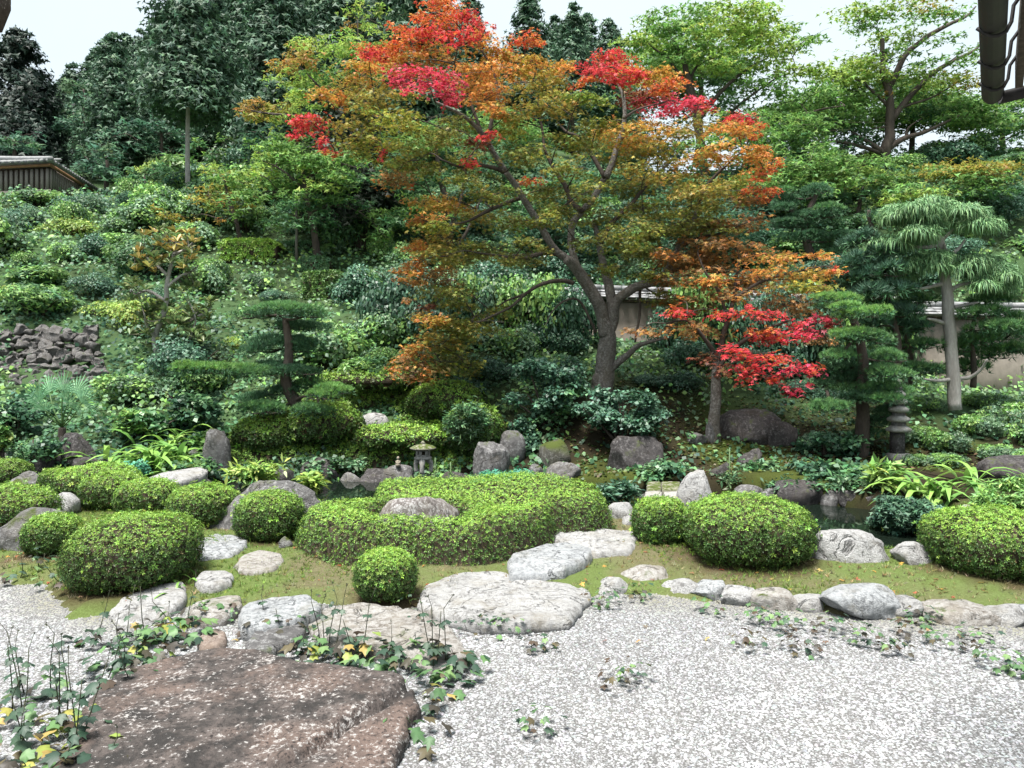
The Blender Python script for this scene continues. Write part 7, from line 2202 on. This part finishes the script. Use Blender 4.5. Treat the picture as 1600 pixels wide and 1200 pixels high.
for px, py, nb, l in [(795, 990, 10, "clump of weeds at the front edge of the broad stepping stone"), (838, 1014, 8, "small dark weed on the gravel below the broad stone"), (985, 1062, 5, "tiny weed in the middle of the gravel"), (965, 1075, 4, "tinier dark weed in the middle of the gravel"), (842, 1142, 6, "bright green weed alone on the gravel near the bottom"),
                      (1165, 1013, 8, "dark weed on the gravel under the edging stones"), (1250, 1018, 10, "spreading weed on the gravel left of the dead brown one"), (1300, 985, 9, "weed in front of the largest edging stone"), (1390, 1020, 10, "withered brown weed on the gravel"), (1350, 1005, 9, "weed with a yellow leaf before the largest edging stone"),
                      (1440, 975, 12, "tall leafy weed among the right edging stones"), (1470, 1010, 10, "weed in front of the long low edging stone"), (1530, 1005, 9, "leafy weed right of the long low edging stone"), (1560, 1045, 12, "leafy weed at the right border of the gravel"), (1590, 1050, 12, "dense leafy weed cut by the right border"), (1180, 970, 9, "weed at the foot of the speckled edging stone"), (1110, 955, 8, "weed between two pale edging stones"), (950, 945, 8, "weed beside the flat edging stone"), (1000, 935, 8, "weed under the edging stone that stands back"), (1245, 985, 8, "weed under the smallest edging stone"),
                      (1210, 980, 8, "pale weed at the foot of the shadowed edging stone"), (1420, 995, 8, "dark weed left of the tall leafy one")]:
    k += 1
    weed(px, py, l, 0, .15, nb * 2 + 6, (W_DARK, W_BRN if 'brown' in l or 'dark' in l else W_GRN), .05, k, .12, group="weeds on the gravel", name="gravel_weed")
for px, py, Y, l in [(60, 880, 7.2, "leafy weed in moss under the slanting grey rock"), (120, 915, 6.6, "leafy weed at the left foot of the largest azalea"), (30, 905, 6.9, "weed in moss at the left border"), (90, 905, 6.7, "weed between moss and the left gravel"), (725, 800, 8.1, "dark stalked weed with red leaves behind the furrowed rock"), (630, 775, 8.9, "weed with yellow leaves left of the furrowed rock"), (225, 800, 8.9, "tuft of pink dead leaves at the azalea's foot")]:
    k += 1
    weed(px, py, l, 1, .22, 10, (W_YEL, W_YEL) if 'pink' in l or 'yellow' in l or 'red' in l else (W_DARK, W_GRN), .07, k, .14, Y=Y, group="weeds in the moss", name="moss_weed")

for px, py, l in [(462, 985, "mossy weed in the joint right of the blue white stone"), (372, 966, "mossy weed in the joint left of the blue white stone"), (508, 948, "mossy weed above the rust stained stone"), (300, 968, "mossy weed between the two left row stones"), (648, 950, "mossy weed under the ball azalea's right side"), (736, 988, "mossy weed between the rust stained and the broad stone"), (775, 980, "mossy weed at the broad stone's lower edge"), (650, 985, "small weed on the rust stained stone's right shoulder"), (925, 945, "mossy weed at the right tip of the broad stone")]:
    k += 1
    weed(px, py, l, 0, .1, 16, (W_GRN, W_DARK), .035, k, .11, z=.02, group="weeds in the joints between the stones", name="joint_weed")
# thin upright horsetail like stalks by the hedge and bridge
for px, py0, py1, Y, l in [(680, 715, 758, 11.0, "thin upright plant left of the lantern's reflection"), (704, 722, 758, 11.0, "second thin upright plant beside the lantern rock"), (1140, 700, 780, 9.4, "thin tall upright plant beside the egg shaped boulder")]:
    g = Geo()
    a, b = at(px, py1, Y), at(px, py0, Y)
    n = 90
    t = np.random.default_rng(px).random(n)
    P = a + (b - a) * t[:, None]
    leaves(g, P, np.array([.3, -.3, .6]), .09 * (1.1 - t), 'narrow', pick([(.13, .22, .09), (.17, .26, .11)], n, np.random.default_rng(1)), np.random.default_rng(px), .6, .2)
    tube(g, [a - [0, 0, .35], b], .008, 5, col=(.12, .2, .08))
    tag(put(g, "upright_plant", LEAF, loc=a), l, "plant")

# moss and short grass on the island
rng = np.random.default_rng(9)
n = 46000
X_ = rng.uniform(-6.2, 6.6, n); Y_ = rng.uniform(5.7, 10.2, n)
ok = (Y_ > court_edge(X_) - .05 + .1 * rng.random(n)) & (np.abs(X_) < .72 * Y_ + .3)
X_, Y_ = X_[ok], Y_[ok]
Z_ = height(X_, Y_)
ok = Z_ > -.04
X_, Y_, Z_ = X_[ok], Y_[ok], Z_[ok]
pn = fbm(np.stack([X_ * 1.3, Y_ * 1.3, 0 * X_], -1), 55, 3)
ok = rng.random(len(X_)) < .35 + .9 * (pn + .25)
X_, Y_, Z_, pn = X_[ok], Y_[ok], Z_[ok], pn[ok]
col = np.where((pn < .0)[:, None], pick([(.30, .26, .14), (.22, .22, .09), (.36, .32, .18)], len(X_), rng), pick([(.18, .27, .06), (.24, .31, .07), (.14, .22, .05)], len(X_), rng))
g = Geo()
leaves(g, np.stack([X_, Y_, Z_ - .006], -1), np.array([0, -.2, 1.0]), .042, 'tuft5', col, rng, .6, .32)
tag(put(g, "moss_and_grass", LEAF), "yellowish moss and short grass on the island", None, None, "stuff")
n = 700
X_ = rng.uniform(-6, 6.5, n); Y_ = rng.uniform(5.2, 9.8, n)
Z_ = np.where(Y_ < court_edge(X_), .014, height(X_, Y_) + .012)
ok = (Z_ > -.02) & (rng.random(n) < np.where(Y_ < court_edge(X_), .25, 1))
g = Geo()
leaves(g, np.stack([X_, Y_, Z_], -1)[ok], np.array([0, 0, 1.0]), .034, 'maple', pick([(.40, .22, .05), (.35, .10, .05), (.30, .25, .08), (.22, .14, .07), (.16, .11, .06)], ok.sum(), rng), rng, .25, .25)
tag(put(g, "fallen_leaves", LEAF), "fallen maple leaves scattered over moss and gravel", None, None, "stuff")
# dead leaves and litter on the moss bank under the maples
n = 5000
X_ = rng.uniform(.3, 8, n); Y_ = rng.uniform(12.2, 16.5, n)
Z_ = height(X_, Y_)
g = Geo()
leaves(g, np.stack([X_, Y_, Z_ + .02], -1), np.array([0, 0, 1.0]), .07, 'wide', pick([(.10, .14, .03), (.07, .11, .03), (.12, .08, .04), (.05, .08, .03)], n, rng), rng, .4, .25)
tag(put(g, "bank_litter", LEAF), "moss tufts and fallen leaves on the bank under the maples", None, None, "stuff")

# gravel: every stone a little faceted pebble
rng = np.random.default_rng(10)
n = 140000
Y_ = 3.45 + (7.3 - 3.45) * rng.random(n)
X_ = (rng.random(n) * 2 - 1) * (.71 * Y_ + .6)
ok = (Y_ < court_edge(X_) + .12) & (rng.random(n) < (.62 * (3.45 + 2.2) / (Y_ + 1.2)) * Y_ / 5.2)
X_, Y_ = X_[ok], Y_[ok]
n = len(X_)
sides = 4
a = np.linspace(0, 2 * np.pi, sides, endpoint=False)[None] + rng.uniform(0, 6.28, (n, 1))
s = .0076 * np.exp(rng.normal(0, .28, n))[:, None] * (1 + .06 * (Y_ - 3.5))[:, None]
el = rng.uniform(.65, 1.35, (n, 1))
r = s * rng.uniform(.75, 1.25, (n, sides))
bx = np.cos(a) * r * el; by = np.sin(a) * r / el
cz_ = court_z(X_, Y_)
base = np.stack([X_[:, None] + bx, Y_[:, None] + by, np.repeat(cz_[:, None], sides, 1) + .0005], -1)
ap = np.stack([X_ + rng.normal(0, .3, n) * s[:, 0], Y_ + rng.normal(0, .3, n) * s[:, 0], cz_ + s[:, 0] * rng.uniform(.4, .85, n)], -1)[:, None]
V = np.concatenate([base, ap], 1)
i0 = (np.arange(n) * (sides + 1))[:, None]
k_ = np.arange(sides)[None]
Ft = np.stack([i0 + k_, i0 + (k_ + 1) % sides, np.broadcast_to(i0 + sides, (n, sides))], -1).reshape(-1, 3)
sh = rng.choice([.36, .34, .31, .27, .22, .15], n, p=[.22, .26, .24, .15, .09, .04])[:, None] * (1 + rng.normal(0, .03, (n, 3))) * np.array([.975, 1, 1.03])
sh = sh * .84 * (1 + .30 * fbm(np.stack([X_ * .7, Y_ * .7, 0 * X_], -1), 35, 3))[:, None]
dirt = (smooth(.7, .05, court_edge(X_) - Y_) * (.5 + .8 * fbm(np.stack([X_ * 2.5, Y_ * 2.5, 0 * X_], -1), 36, 3))).clip(0, .75)[:, None]
sh = sh * (1 - dirt) + np.array([.14, .135, .085]) * dirt
g = Geo(); g.add(V.reshape(-1, 3), Ft, np.repeat(sh, sides + 1, 0))
m, nt, p, out = mat("pebble")
at_ = node(nt, "ShaderNodeAttribute", attribute_name="tint")
nt.links.new(at_.outputs[0], p.inputs["Base Color"])
p.inputs["Roughness"].default_value = .85
tag(put(g, "gravel", m), "pale grey gravel stones of the court", None, None, "stuff")
NPEB = n
